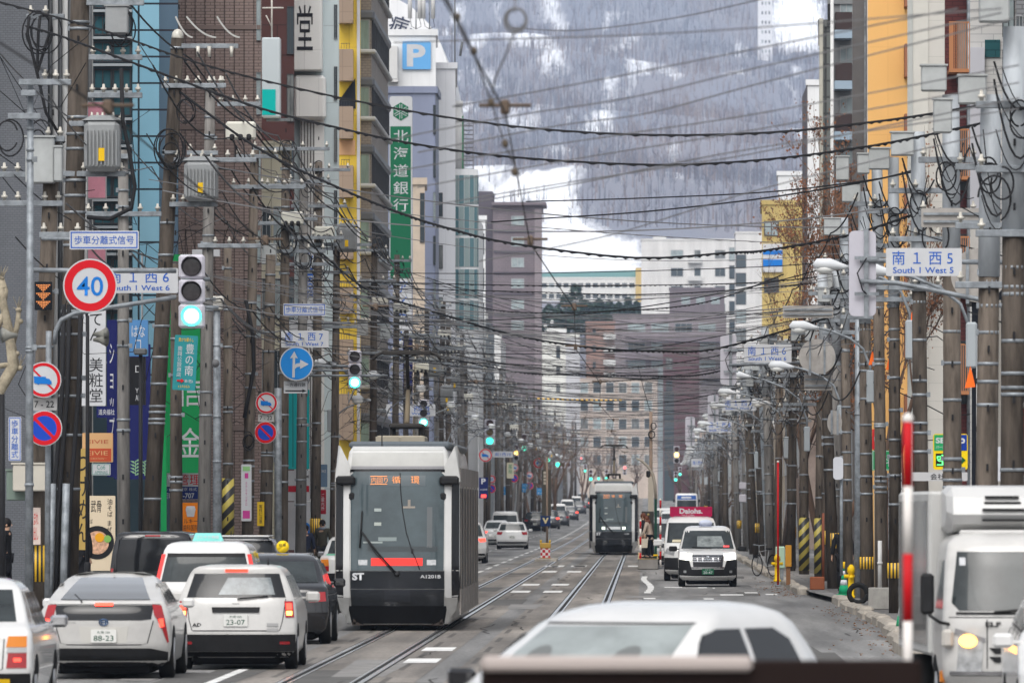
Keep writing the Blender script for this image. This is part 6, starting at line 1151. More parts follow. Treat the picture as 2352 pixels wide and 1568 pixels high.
c = car('minivan', 'minivan', 'black boxy minivan with dark rear glass behind the fastback', 350, 152.5, CK); c.panel('rear_window', [(-.72, 1.05), (.72, 1.05), (.66, 1.66), (-.66, 1.66)], CGD, 'r', .006); c.panel('brake_light', [(-.15, 1.75), (.15, 1.75), (.15, 1.72), (-.15, 1.72)], TLR, 'r', .015); c.wheels((.6, 3.2), .3, .18, .74); side_windows(c, .2, 3.0, 1.05, 1.62, n=3); c.both('tail_lamp', [(.74, 1.1), (.82, 1.1), (.82, .8), (.74, .8)], TLR, 'r', .01); c.plate('51-09', .8, m=mat('plate_yellow_kei', (.6, .45, .04), .5), ink=CABLE)
c = car('suv', 'parked_car', 'crossover with a white roof and black tailgate behind the black taxi', 548, 164, CK); c.panel('roof_skin', [(-.60, 1.66), (.60, 1.66), (.66, 1.60), (-.66, 1.60)], CW, 'r', .01); part('roof', MB().cbox(-.62, .62, -1.75, .6, 1.655, 1.70, .03), CW, c.o); c.panel('rear_window', [(-.74, 1.1), (.74, 1.1), (.66, 1.55), (-.66, 1.55)], CGD, 'r', .006); side_windows(c, .6, 3.3, 1.08, 1.5, n=3); c.wheels((.9, 3.6), .35, .22, .8); c.mirror(1.12, 3.1, CK, .22, .16); c.both('mirror_indicator', [(.86, .95), (.89, .95), (.89, .92), (.86, .92)], TLAL, 'r', .2); cone_ant(c, -.2, .8, 1.68)
# ---- black taxi
c = car('sedan', 'taxi', 'black saloon taxi with a round yellow roof lamp beside the tram', 636, 131, CK); c.panel('rear_window', [(-.66, 1.03), (.66, 1.03), (.56, 1.38), (-.56, 1.38)], CG, 'r', .006); c.both('tail_lamp', [(.5, .86), (.80, .88), (.82, .72), (.54, .70)], TLR, 'r', .012); c.wheels((.95, 3.7), .32, .2, .765); side_windows(c, 1.5, 3.4, .98, 1.34, n=3); c.mirror(1.0, 3.3, CK, .2, .15); c.plate('71-30', .55, m=PLG, ink=SIGNW); c.panel('chrome_strip', [(-.45, .8), (.45, .8), (.45, .775), (-.45, .775)], CHR, 'r', .012)
rl_ = part('roof_lamp', MB().tube([(0, -.1, .12), (0, -.11, .12), (0, .1, .12), (0, .11, .12)], [.08, .105, .105, .08], 20), mat('lamp_yellow', (.75, .52, .02), .4), c.o, (0.0, -.2, 1.5)); part('base', MB().box(-.09, .09, -.09, .09, -.02, .02), TRIM, rl_); text('空車', rl_, (0, -.115, .15), CABLE, w=.12, h=.05, bold=.01); part('roof', MB().cbox(-.48, .48, -.6, .9, 1.47, 1.515, .03), mat('roof_painted_sheen', (.2, .2, .21), .15, coat=1), c.o)  # grey roof plate paints the sky's sheen onto the black car
c = car('sedan', 'taxi', 'white and green saloon taxi half hidden by the left side of the tram', None, 212, CW, xw=-7.93); c.panel('rear_window', [(-.64, 1.03), (.64, 1.03), (.55, 1.38), (-.55, 1.38)], CG, 'r', .006); c.panel('green_band', [(-.66, 1.02), (.66, 1.02), (.68, .985), (-.68, .985)], mat('band_green', (.03, .42, .22), .4), 'r', .012); c.both('tail_lamp', [(.58, .70), (.80, .70), (.80, .92), (.60, .92)], TLA, 'r', .01); c.both('brake_lamp', [(.58, .55), (.80, .55), (.80, .695), (.58, .695)], TLR, 'r', .01); c.panel('bumper', [(-.84, .5), (.84, .5), (.84, .24), (-.84, .24)], TRIM, 'r', .02); c.wheels((.95, 3.7), .31, .19, .74); side_windows(c, 1.5, 3.3, .98, 1.34, CG, n=3); c.mirror(1.0, 3.2, CHR)
# ---- cars right of the near tram, driving away
def plain_rear(c, k, lit=True, wheel=.31):
    z = {'wagon': (1.02, 1.35, .95, .74), 'suv': (1.1, 1.55, 1.02, .84), 'van': (1.2, 1.75, 1.1, .8), 'sedan': (1.03, 1.38, .88, .72), 'minivan': (1.1, 1.66, 1.05, .8), 'taxi': (1.1, 1.55, 1.05, .85), 'fastback': (1.06, 1.33, .95, .75)}[k]; h1 = c.at(z[0])[0]; h2 = c.at(z[1])[0]
    c.panel('rear_window', [(-h1+.1, z[0]), (h1-.1, z[0]), (h2-.06, z[1]), (-h2+.06, z[1])], CG, 'r', .006); hl = c.at(z[3])[0]
    c.both('tail_lamp', [(hl-.34, z[2]-.02), (hl-.05, z[2]), (hl-.02, z[3]+.05), (hl-.26, z[3]+.03)], TLL if lit else TLR, 'r', .012); c.panel('bumper_lower', [(-hl+.06, .40), (hl-.06, .40), (hl-.04, .24), (-hl+.04, .24)], TRIM, 'r', .012); c.plate('40-28', .66 if k != 'sedan' else .58); c.wheels((.9, c.L-.9), wheel, .2, hl-.11); side_windows(c, .6 if k != 'sedan' else 1.5, c.L-1.35, z[0]-.02, z[1]-.04, n=3); c.mirror(z[0], c.L-1.5, TRIM if k == 'van' else c.m)
c = car('suv', 'parked_car', 'white crossover with lit brake lamps just right of the near tram', 1066, 318, CW); plain_rear(c, 'suv')
c = car('wagon', 'parked_car', 'white estate car with red tail lamps in the open lane behind the tram', 1176, 424, CW); plain_rear(c, 'wagon', False)
c = car('van', 'van', 'white van ahead of the white estate car', 1160, 480, CW); plain_rear(c, 'van', False); c = car('sedan', 'parked_car', 'small white saloon just left of the white estate car', 1140, 455, CW); plain_rear(c, 'sedan')
c = car('suv', 'parked_car', 'black crossover with a slim red light band left of the road works post', 1229, 642, CK); plain_rear(c, 'suv', False); c = car('suv', 'parked_car', 'dark crossover with bright red lamps right of the road works post', 1262, 690, CKG); plain_rear(c, 'suv'); c = car('wagon', 'parked_car', 'dark estate car with dull red lamps second right of the road works post', 1287, 745, CKG); plain_rear(c, 'wagon', False)
c = car('van', 'van', 'tall white van over the roofs of the dark cars by the road works post', 1282, 800, CW); plain_rear(c, 'van', False)
for i, (x, Y_, k, m_, lab) in enumerate(((1311, 860, 'wagon', CKG, 'dark car with amber tinged lamps in the far queue'), (1303, 960, 'van', CW, 'white van in the far queue'), (1330, 1000, 'suv', CKG, 'dark crossover in the far queue'), (1322, 1080, 'van', CW, 'second white van near the head of the far queue'), (1343, 1120, 'wagon', CKG, 'last dark car at the head of the far queue'), (1338, 1200, 'van', CS, 'silver van at the far head of the queue'))):
    c = car(k, 'parked_car' if k != 'van' else 'van', lab, x, Y_, m_, group=None, cat='car' if k != 'van' else 'van'); plain_rear(c, k, i in (0, 4))
# ---- oncoming on the right
def front_taxi(c, num='20-47'):
    c.panel('windscreen', [(-.76, 1.09), (.76, 1.09), (.64, 1.61), (-.64, 1.61)], CG, 'f', .006); c.panel('cabin_view', [(-.5, 1.15), (.3, 1.15), (.3, 1.45), (-.4, 1.45)], mat('cabin_glimpse', (.17, .19, .19), .1, var=.6, vs=4), 'f', .008)  # pale panel on opaque windscreen stands in for the cabin seen through it
    c.panel('bumper_black', [(-.84, .78), (-.54, .76), (-.46, .5), (.46, .5), (.54, .76), (.84, .78), (.84, .26), (-.84, .26)], TRIM, 'f', .012); c.both('headlamp', [(.46, .96), (.78, .98), (.80, .80), (.50, .76)], HLL, 'f', .02)
    g_ = c.panel('grille', [(-.45, .92), (.45, .92), (.42, .56), (-.42, .56)], mat('grille_dark', (.03, .03, .033), .4), 'f', .014)
    for k in range(4): c.panel('grille_bar', [(-.44, .90-k*.055), (.44, .90-k*.055), (.44, .885-k*.055), (-.44, .885-k*.055)], CHR, 'f', .022)
    for x in (-.3, -.15, .15, .3): c.panel('grille_bar', [(x-.01, .90), (x+.01, .90), (x+.01, .72), (x-.01, .72)], CHR, 'f', .021)
    c.panel('grille_surround', [(-.48, .57), (.48, .57), (.45, .53), (-.45, .53)], CHR, 'f', .018); c.plate(num, .44, 'f', m=PLG, ink=SIGNW); c.both('fog_lamp', [(.62, .47), (.70, .47), (.70, .40), (.62, .40)], HLD, 'f', .02)
    em_ = part('emblem', MB().tube([(.07*math.cos(t*.5236), 0, .05*math.sin(t*.5236)) for t in range(13)], .01, 5).tube([(.033*math.cos(t*.5236), 0, .05*math.sin(t*.5236)) for t in range(13)], .009, 5), mat('emblem_silver', (.5, .55, .6), .2, .8), c.o, (0, c.front(0, .82, .03), .82))
    c.wheels((.8, 3.5), .31, .19, .74); side_windows(c, .5, 3.0, 1.1, 1.55, n=3); c.mirror(1.09, 3.2, TRIM, .24, .15); c.panel('bonnet_line', [(-.72, 1.07), (.72, 1.07), (.72, 1.055), (-.72, 1.055)], TRIM, 'f', .01); c.wiper((-.1, 1.1), (.45, 1.14), 'f'); c.panel('number_display', [(-.62, 1.14), (-.45, 1.14), (-.45, 1.18), (-.62, 1.18)], mat('display_red', (.6, .05, .05), .5, emit=(1, .1, .1), es=1), 'f', .02)
c = car('taxi', 'taxi', 'oncoming white taxi with lit headlights and green plate 20-47', 1626, 225, CW, front=True); front_taxi(c); part('roof_sign', MB().ball((.05, .2, 1.82), (.2, .14, .10), 0, 14, 8).box(-.15, .25, .06, .34, 1.73, 1.75), mat('sign_pale_blue', (.5, .54, .66), .4), c.o)
c = car('van', 'van', 'oncoming white van carrying a crimson Daiohs board on its roof', 1588, 243, CW, front=True); c.o['label'] = 'oncoming white van carrying a crimson board with white lettering on its roof'
c.panel('windscreen', [(-.76, 1.18), (.76, 1.18), (.70, 1.80), (-.70, 1.80)], CG, 'f', .006); c.both('headlamp', [(.50, .98), (.76, 1.02), (.82, .86), (.54, .78)], HLD, 'f', .014); c.panel('bumper', [(-.84, .72), (.84, .72), (.84, .28), (-.84, .28)], TRIM, 'f', .012); c.panel('grille', [(-.42, .93), (.42, .93), (.38, .80), (-.38, .80)], TRIM, 'f', .016); c.wheels((.9, 3.6), .33, .2, .74); side_windows(c, .3, 3.4, 1.2, 1.7, n=3); c.mirror(1.18, 3.7, WHITE, .28, .2); c.plate('14-02', .5, 'f'); c.panel('dashboard_papers', [(.1, 1.2), (.6, 1.2), (.58, 1.28), (.12, 1.28)], mat('paper_cream', (.5, .45, .32), .6), 'f', .012)
rb_ = part('roof_board', MB().box(-.66, .66, .55, .61, 2.0, 2.30).box(-.6, -.55, .5, .62, 1.95, 2.0).box(.55, .6, .5, .62, 1.95, 2.0), mat('board_crimson', (.33, .012, .06), .45), c.o); text('Daiohs.', rb_, (0, .613, 2.165), SIGNW, w=.72, h=.16, bold=.035, rot=(0, 0, math.pi)); text('Tea & Coffee', rb_, (.1, .613, 2.045), SIGNW, w=.4, h=.04, rot=(0, 0, math.pi))
def plain_front(c, k, lit=False):
    z = {'wagon': (1.02, 1.36, .8, .62), 'suv': (1.1, 1.52, .95, .76), 'van': (1.2, 1.78, 1.0, .8), 'sedan': (1.02, 1.38, .8, .64), 'taxi': (1.1, 1.6, .95, .78), 'minivan': (1.12, 1.66, .95, .75), 'fastback': (1.0, 1.33, .75, .62)}[k]; h1 = c.at(z[0])[0]; h2 = c.at(z[1])[0]; hl = c.at(z[3])[0]
    c.panel('windscreen', [(-h1+.08, z[0]), (h1-.08, z[0]), (h2-.05, z[1]), (-h2+.05, z[1])], CG, 'f', .006); c.both('headlamp', [(hl-.34, z[2]-.03), (hl-.07, z[2]), (hl-.04, z[3]), (hl-.32, z[3])], HLL if lit else HLD, 'f', .014); c.panel('grille', [(-.4, z[2]-.04), (.4, z[2]-.04), (.38, z[3]-.02), (-.38, z[3]-.02)], TRIM, 'f', .012); c.panel('bumper_lower', [(-hl+.1, .42), (hl-.1, .42), (hl-.12, .24), (-hl+.12, .24)], TRIM, 'f', .012); c.plate('63-18', .52, 'f'); c.wheels((.9, c.L-.9), .31, .2, hl-.11); side_windows(c, .6, c.L-1.5, z[0], z[1]-.05, n=3); c.mirror(z[0], c.L-1.4, c.m)
c = car('minivan', 'minivan', 'silver oncoming minivan glimpsed between the platform and the white van', 1531, 300, CS, front=True); plain_front(c, 'minivan', True)
c = car('sedan', 'parked_car', 'oncoming white saloon just behind the roof board of the white van', 1560, 430, CW, front=True); plain_front(c, 'sedan', True); c = car('van', 'van', 'oncoming white van further back beside the motorcyclist', 1545, 520, CW, front=True); plain_front(c, 'van'); c = car('wagon', 'parked_car', 'oncoming white estate car below the bus', 1588, 560, CW, front=True); plain_front(c, 'wagon'); c = car('van', 'van', 'oncoming pale van left of the bus behind the tram stop arch', 1527, 640, CW, front=True); plain_front(c, 'van')
bl = [(.25, 1.0, .1, 8.9, .1, .1), (.35, 1.13, .03, 8.97, .12, .12), (1.2, 1.15, 0, 9, .12, .14), (2.4, 1.13, 0, 8.96, .12, .16), (2.95, 1.08, .06, 8.86, .12, .16), (3.05, .95, .2, 8.7, .1, .1)]
c = Car('bus', 'oncoming white and blue bus far along the right lane', 'bus', bl, (wx(1577, 800), 804.5, roadz(800)), math.pi, CW); c.panel('windscreen', [(-1.0, 1.3), (1.0, 1.3), (.98, 2.35), (-.98, 2.35)], CG, 'f', .01); c.panel('destination_panel', [(-1.0, 2.42), (1.0, 2.42), (.96, 2.85), (-.96, 2.85)], mat('bus_panel_blue', (.03, .09, .3), .4), 'f', .01); c.panel('destination_text', [(-.5, 2.55), (.55, 2.55), (.5, 2.72), (-.45, 2.72)], SIGNW, 'f', .016); c.both('headlamp', [(.6, .75), (.95, .75), (.95, .6), (.6, .6)], HLD, 'f', .012); c.wheels((1.5, 7), .45, .25, 1.0); c.mirror(2.3, 8.9, TRIM, .2, .3)
# ================================================================ TRAMS
TWH = paint('tram_white', (.50, .50, .49), .3, .4, .1); TDK = mat('tram_charcoal', (.022, .025, .03), .25, coat=.15, var=.3, vs=2, spec=.3); TGL = mat('tram_glass', (.055, .074, .082), .06, spec=.45, var=.3, vs=1.3); TBK = mat('tram_black', (.010, .010, .012), .15, coat=.2, spec=.3); TSK = mat('tram_skirt_black', (.01, .01, .011), .7); TSI = mat('tram_side_silver', (.23, .21, .195), .55, .1, var=.3, vs=2, spec=.12)
def tram(label, x, Y, number, red=True, xw=None):
    L = 17.0; ty = L/2
    lv = [(.10, .95, .12, L-.45, .2, .25), (.45, 1.05, .05, L-.25, .2, .25), (.62, 1.12, .0, L-.12, .2, .25), (1.1, 1.15, .0, L, .2, .22), (2.0, 1.15, .0, L-.10, .2, .22), (2.74, 1.15, .02, L-.20, .2, .22), (2.97, .96, .1, L-.26, .2, .15), (3.3, .90, .2, L-.42, .2, .12), (3.40, .84, .4, L-.6, .2, .12)]
    c = Car('tram', label, 'tram', lv, (wx(x, Y) if xw is None else xw, Y+ty, .02), math.pi, TWH, bottom=TSK); P = c.panel
    P('windscreen', [(-.86, 1.10), (.86, 1.10), (.87, 2.86), (.80, 2.93), (-.80, 2.93), (-.87, 2.86)], TGL, 'f', .010); P('windscreen_edge', [(-.88, 2.97), (.88, 2.97), (.88, 2.92), (-.88, 2.92)], TBK, 'f', .006)
    P('front_panel', [(-.87, 1.09), (.87, 1.09), (.87, .76), (-.87, .76)], TDK, 'f', .012); P('front_panel', [(-.87, .75), (.87, .75), (.86, .44), (-.86, .44)], TDK, 'f', .014); P('coupler_hatch', [(-.24, .745), (.24, .745), (.24, .51), (-.24, .51)], mat('hatch_charcoal', (.035, .038, .045), .4), 'f', .02); P('skirt', [(-.92, .44), (.92, .44), (.86, .11), (-.86, .11)], TSK, 'f', .018)
    c.both('corner_pillar', [(.885, 2.66), (1.0, 2.66), (1.0, .60), (.885, .60)], WHITE, 'f', .016); c.both('corner_glass', [(1.005, 2.72), (1.145, 2.72), (1.145, .60), (1.005, .60)], TBK, 'f', .008)
    c.both('fender', [(.89, .60), (1.12, .60), (1.08, .36), (.98, .24), (.91, .34)], TWH, 'f', .022)
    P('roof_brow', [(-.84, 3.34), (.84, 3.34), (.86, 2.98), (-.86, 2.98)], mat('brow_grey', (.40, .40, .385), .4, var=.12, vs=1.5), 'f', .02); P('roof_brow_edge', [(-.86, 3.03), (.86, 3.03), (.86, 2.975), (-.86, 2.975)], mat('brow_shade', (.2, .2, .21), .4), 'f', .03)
    d = P('destination_display', [(-.52, 2.86), (.52, 2.86), (.52, 2.66), (-.52, 2.66)], mat('display_grey', (.07, .09, .10), .3), 'f', .013); LED = mat('led_amber', (.6, .25, .1), .5, emit=(1, .36, .14), es=.4)
    for a, z, w, h, m_ in ((.36, 2.22, .13, .055, (.30, .34, .33)), (.36, 1.96, .13, .06, (.34, .37, .34)), (.18, 1.68, .34, .07, (.20, .24, .24)), (.45, 1.62, .36, .03, (.28, .32, .31)), (-.22, 2.34, .05, .14, (.22, .19, .16)), (-.22, 2.27, .22, .035, (.26, .22, .18)), (-.60, 1.9, .10, .75, (.095, .105, .11)), (-.1, 1.5, 1.3, .10, (.035, .045, .05))): P('cab_fitting_reflection', [(a-w/2, z-h/2), (a+w/2, z-h/2), (a+w/2, z+h/2), (a-w/2, z+h/2)], mat('cab_tone_%d' % int(m_[0]*1000), m_, .3), 'f', .0125, thick=.004)  # flat patches on opaque glass painting reflections, cab lights and fittings
    part('windscreen_curve', MB().tube([(x_, c.front(x_, z_, .016), z_) for x_, z_ in ((-.05, 2.9), (-.06, 2.6), (-.10, 2.2), (-.17, 1.8), (-.27, 1.48), (-.35, 1.30), (-.42, 1.12))], .009, 5).cbox(-.30, -.26, c.front(-.28, 1.46, .012), c.front(-.28, 1.46, .04), 1.42, 1.5, .008), TRIM, c.o)  # thin dark curve laid on the outside of the windscreen
    tx = lambda s_, a, z, w, h, m_, bold=.02: text(s_, c.o, (a, c.front(a, z, .024), z), m_, w=w, h=h, bold=bold, rot=(0, 0, math.pi))
    tx('循', .02, 2.77, .16, .15, LED); tx('環', -.33, 2.77, .16, .15, LED); tx('内回り', .33, 2.77, .30, .11, LED)
    P('destination_frame', [(.50, 2.85), (.19, 2.85), (.19, 2.835), (.50, 2.835)], LED, 'f', .024); P('destination_frame', [(.50, 2.705), (.19, 2.705), (.19, 2.69), (.50, 2.69)], LED, 'f', .024)
    if red: P('tail_light_bar', [(-.47, 1.33), (.48, 1.33), (.48, 1.19), (-.47, 1.19)], mat('tail_bar_red', (.25, .01, .01), .4, emit=(1, .05, .04), es=1.05), 'f', .016); c.both('headlamp', [(.55, 1.30), (.72, 1.30), (.72, 1.20), (.55, 1.20)], HLD, 'f', .014)
    else: P('light_bar', [(-.32, 1.33), (.32, 1.33), (.32, 1.20), (-.32, 1.20)], mat('bar_white', (.6, .62, .64), .4), 'f', .016); c.both('headlamp', [(.41, 1.32), (.56, 1.32), (.56, 1.20), (.41, 1.20)], mat('tram_headlamp', (.8, .85, .75), .2, emit=(.9, 1, .8), es=1.4), 'f', .016)
    [text(s_, c.o, (a, c.front(max(.2, abs(a)-w/2-.03), .99, .035), .99), SIGNW, w=w, h=h, bold=b_, rot=(0, 0, math.pi)) for s_, a, w, h, b_ in (('ST', .72, .22, .14, .05), (number, -.62, .38 if len(number) > 4 else .22, .065, .02))]
    w_ = part('wiper', MB().tube([(.0, c.front(0, 1.06, .03), 1.03), (.35, c.front(.35, 1.4, .05), 1.42), (.66, c.front(.6, 1.8, .05), 1.82)], .018, 6).tube([(.65, c.front(.6, 2.2, .04), 2.2), (.69, c.front(.6, 1.5, .04), 1.52)], .016, 6).tube([(.03, c.front(0, 1.06, .05), 1.03), (.40, c.front(.35, 1.4, .06), 1.42), (.66, c.front(.6, 1.8, .06), 1.82)], .010, 5).ball((0, c.front(0, 1.03, .03), 1.03), .05), TRIM, c.o)
    for sg in (-1, 1):
        yf = c.front(1.0, 2.8); part('mirror_camera', MB().cbox(min(sg*.78, sg*1.14), max(sg*.78, sg*1.14), yf-.02, yf+.22, 2.68, 2.85, .04), TRIM, c.o); part('mirror_camera', MB().cbox(sg*.84-.06, sg*.84+.06, yf+.0, yf+.16, 2.40, 2.54, .03), TRIM, c.o)
        part('shoulder_fairing', MB().hull([(sg*.88, yf+.14, 2.74), (sg*1.165, yf+.02, 2.74), (sg*.88, yf+.12, 3.04), (sg*1.06, yf+.02, 3.40), (sg*1.10, yf-.1, 3.42), (sg*1.17, yf-.8, 2.74), (sg*1.15, yf-1.4, 3.2), (sg*1.0, yf-1.4, 3.0), (sg*1.0, yf-.6, 2.74)]), TWH, c.o)
        part('side_glass', MB().box(sg*1.156-.006, sg*1.156+.006, -ty+.9, ty-.6, .75, 2.62), mat('side_glazing', (.012, .012, .013), .4, spec=.12), c.o); part('side_band', MB().box(sg*1.158-.01, sg*1.158+.01, -ty+.9, ty-.5, 2.66, 3.0), TSI, c.o)
        for k in range(7): part('side_post', MB().box(sg*1.166-.008, sg*1.166+.008, ty-.75-k*2.3, ty-.62-k*2.3, .4, 2.66), TSI, c.o)
        part('side_skirt', MB().box(sg*1.158-.01, sg*1.158+.01, -ty+.9, ty-.5, .28, .74), TSI, c.o); part('bogie', MB().box(sg*.45, sg*.72, ty-2.6, ty-1.0, .0, .3).cyl((sg*.5, ty-1.4, .28), (sg*.6, ty-1.4, .28), .27, n=16), TSK, c.o)
    part('obstacle_guard', MB().box(-.85, .85, ty-.55, ty-.50, .08, .14).box(-.83, -.78, ty-.55, ty-.5, .1, .4).box(.78, .83, ty-.55, ty-.5, .1, .4).box(-.45, -.41, ty-.55, ty-.5, .1, .4).box(.41, .45, ty-.55, ty-.5, .1, .4).box(-.02, .02, ty-.55, ty-.5, .1, .4), mat('guard_brown', (.05, .04, .035), .7), c.o)
    r_ = MB().cbox(-.95, .95, -ty+1.2, ty-1.5, 3.36, 3.50, .05); part('roof_deck', r_, mat('roof_slate', (.10, .115, .13), .5), c.o); part('cooler', MB().cbox(-.45, .45, ty-4.4, ty-1.9, 3.45, 3.61, .03).box(-.46, -.02, ty-1.895, ty-1.87, 3.47, 3.59).box(.02, .46, ty-1.895, ty-1.87, 3.47, 3.59), mat('cooler_beige', (.30, .27, .215), .7), c.o)
    PTG = mat('pantograph_iron', (.035, .032, .03), .6); py = ty-6.2
    pg_ = MB().cbox(-.33, .33, py-.6, py+.6, 3.78, 3.88, .03)
    for x_ in (-.28, .28): pg_.cyl((x_, py-.4, 3.5), (x_, py-.4, 3.8), .05, n=8).cyl((x_, py+.4, 3.5), (x_, py+.4, 3.8), .05, n=8)
    pb = part('pantograph', pg_, PTG, c.o); part('lower_arm', MB().tube([(0, py+.2, 3.88), (0, py-.7, 4.55)], [.055, .045], 8), mat('arm_khaki', (.16, .13, .09), .6), pb); part('upper_arm', MB().tube([(0, py-.7, 4.55), (0, py+.1, 5.24)], .035, 8).ball((0, py-.7, 4.56), .08), PTG, pb)
    part('collector', MB().tube([(-.66, py+.1, 5.10), (-.58, py+.1, 5.2), (-.46, py+.1, 5.255), (.46, py+.1, 5.255), (.58, py+.1, 5.2), (.66, py+.1, 5.10)], .032, 6).cbox(-.46, .46, py+.02, py+.18, 5.20, 5.285, .015).tube([(-.3, py+.1, 5.25), (0, py+.1, 5.15), (.3, py+.1, 5.25)], .015, 5), PTG, pb); part('roof_antenna', MB().cyl((.32, ty-1.2, 3.35), (.32, ty-1.2, 3.62), .012, n=5), TRIM, c.o)
    return c
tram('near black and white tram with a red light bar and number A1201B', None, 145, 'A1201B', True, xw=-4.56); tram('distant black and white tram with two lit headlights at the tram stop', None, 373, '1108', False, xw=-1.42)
# ================================================================ TRUCK AND FOREGROUND
L = 1.75; lv = [(.40, .86, .0, L-.12, .05, .2), (.55, .94, .0, L-.02, .05, .2), (.68, .96, .0, L, .05, .2), (1.1, .96, .0, L-.01, .05, .2), (1.25, .95, .0, L-.05, .05, .2), (1.75, .91, .0, L-.26, .05, .2), (1.92, .88, .0, L-.36, .05, .18), (2.0, .80, .05, L-.52, .05, .15), (2.04, .65, .2, L-.7, .05, .12)]
c = Car('refrigerated_truck', 'white refrigerated truck with an amber indicator lit at the right edge', 'truck', lv, (4.0, 80.9, 0), math.pi-math.radians(-2), CWD)
P = c.panel; P('windscreen', [(-.80, 1.24), (.80, 1.24), (.87, 1.32), (.80, 1.84), (-.80, 1.84), (-.87, 1.32)], CG, 'f', .008); P('windscreen_seal', [(-.83, 1.225), (.83, 1.225), (.83, 1.20), (-.83, 1.20)], TRIM, 'f', .012)
c.both('headlamp', [(.56, .92), (.80, 1.0), (.83, .62), (.58, .62)], HLD, 'f', .016); c.both('lamp_bezel', [(.54, .96), (.84, 1.06), (.85, 1.0), (.54, .92)], mat('bezel_grey', (.2, .2, .21), .3), 'f', .013); P('indicator', [(.715+.09*math.cos(t*.449), .93+.07*math.sin(t*.449)) for t in range(14)], TLAL, 'f', .03)
for z, a, b in ((.83, -.5, -.38), (.82, -.30, .5), (.74, -.5, -.38), (.72, -.28, .5)): P('grille_slot', [(-b, z+.03), (-a, z+.03), (-a-.06, z-.03), (-b, z-.03)], TRIM, 'f', .012)
P('bumper_top', [(-.9, .62), (.9, .62), (.9, .58), (-.9, .58)], CHR, 'f', .05); P('bumper', [(-.92, .57), (.92, .57), (.88, .42), (-.88, .42)], CWD, 'f', .04); c.seam([(.52, 1.15), (.52, .65)], .012, 'f'); c.seam([(-.9, 1.17), (.9, 1.17)], .01, 'f'); text('ELF', c.o, (.46, c.front(.46, 1.10, .016), 1.10), TRIM, w=.16, h=.05, bold=.04, rot=(0, 0, math.pi)); text('ISUZU', c.o, (-.1, c.front(0, .96, .016), .96), TRIM, w=.2, h=.04, bold=.03, rot=(0, 0, math.pi))
c.wiper((.45, 1.22), (-.1, 1.28), 'f', .03, .012); P('sticker', [(.72, 1.78), (.78, 1.78), (.78, 1.70), (.72, 1.70)], SIGNW, 'f', .014); part('nozzle', MB().ball((.12, c.front(.12, 1.16, .02), 1.16), .02), TRIM, c.o)
side_windows(c, .25, 1.45, 1.25, 1.75, n=1); part('side_mirror', MB().cbox(1.06, 1.20, .78, .84, 1.20, 1.62, .03).tube([(.9, .7, 1.1), (1.0, .82, 1.12), (1.12, .84, 1.2)], .018, 6), TRIM, c.o); part('side_mirror', MB().cbox(.86, .98, .70, .80, .86, 1.05, .03), mat('mirror_beige', (.45, .43, .40), .5), c.o); part('side_mirror', MB().cbox(-1.2, -1.06, .78, .84, 1.2, 1.62, .03), TRIM, c.o)
part('cargo_box', MB().cbox(-.99, .99, -5.6, -.95, .75, 2.46, .03), mat('cargo_white', (.46, .46, .45), .4, var=.08, vs=1.2), c.o); part('side_panel', MB().box(.992, .998, -5.4, -1.2, .85, 2.36).box(-.998, -.992, -5.4, -1.2, .85, 2.36), mat('cargo_side_glossy', (.22, .22, .22), .15, var=.35, vs=1.2, coat=.5), c.o)
fu = part('cooling_unit', MB().hull([(x_, y_, z_) for x_ in (-.8, .8) for y_, z_ in ((-.95, 2.02), (-.30, 2.04), (-.10, 2.12), (-.02, 2.22), (-.10, 2.40), (-.28, 2.50), (-.95, 2.52))]+[(x_, y_, z_) for x_ in (-.86, .86) for y_, z_ in ((-.95, 2.08), (-.4, 2.12), (-.18, 2.25), (-.3, 2.42), (-.95, 2.46))]), mat('unit_white', (.50, .50, .495), .35, var=.05), c.o)
for z, x0, w_ in ((2.40, .12, .35), (2.34, .10, .38), (2.27, .05, .45), (2.16, .0, .5)): part('vent_slot', MB().box(x0, x0+w_, -.16, -.015, z-.012, z+.012).box(-x0-w_, -x0, -.16, -.015, z-.012, z+.012) if False else MB().box(x0, x0+w_, -.25, .0 if z < 2.3 else -.06, z-.012, z+.012), TRIM, fu)
part('roof_light_bar', MB().cbox(-.75, .75, .05, .15, 2.0, 2.06, .02), CWD, c.o); c.wheels((.45,), .36, .22, .84); part('wheel', MB().cyl((.72, -3.8, .36), (.95, -3.8, .36), .36, n=20).cyl((-.95, -3.8, .36), (-.72, -3.8, .36), .36, n=20).box(-.9, .9, -3.9, -3.7, .3, .4), TYRE, c.o)
part('chassis', MB().box(-.4, .4, -5.4, .3, .5, .74), UND, c.o); part('step_light', MB().cbox(.90, .97, .3, .4, .5, .62, .01), TLA, c.o)
CGF = mat('car_glass_clear', (.26, .29, .29), .06, spec=.7, var=.25, vs=2)
lv = base_lv('wagon'); c = Car('parked_car', 'cropped white car with one door mirror in the bottom right corner', 'car', lv, (4.40, 75.8, 0), math.pi, CW); plain_front(c, 'wagon'); c.panel('side_trim', [(.3, 1.0), (2.6, 1.0), (2.6, .96), (.3, .96)], CHR, 'R', .01)
lv = [(a*1.075, b*1.07, c_, d*1.02, e, f) for a, b, c_, d, e, f in [(.17, .72, .25, 3.7, .3, .3), (.28, .80, .06, 3.85, .3, .35), (.6, .84, .0, 3.9, .3, .4), (.85, .83, .05, 3.75, .3, .4), (.97, .81, .10, 2.95, .25, .3), (1.2, .72, .28, 2.45, .2, .26), (1.36, .65, .42, 2.1, .18, .24), (1.43, .59, .52, 1.9, .16, .22), (1.48, .48, .7, 1.65, .14, .2), (1.505, .34, .95, 1.4, .1, .15)]]
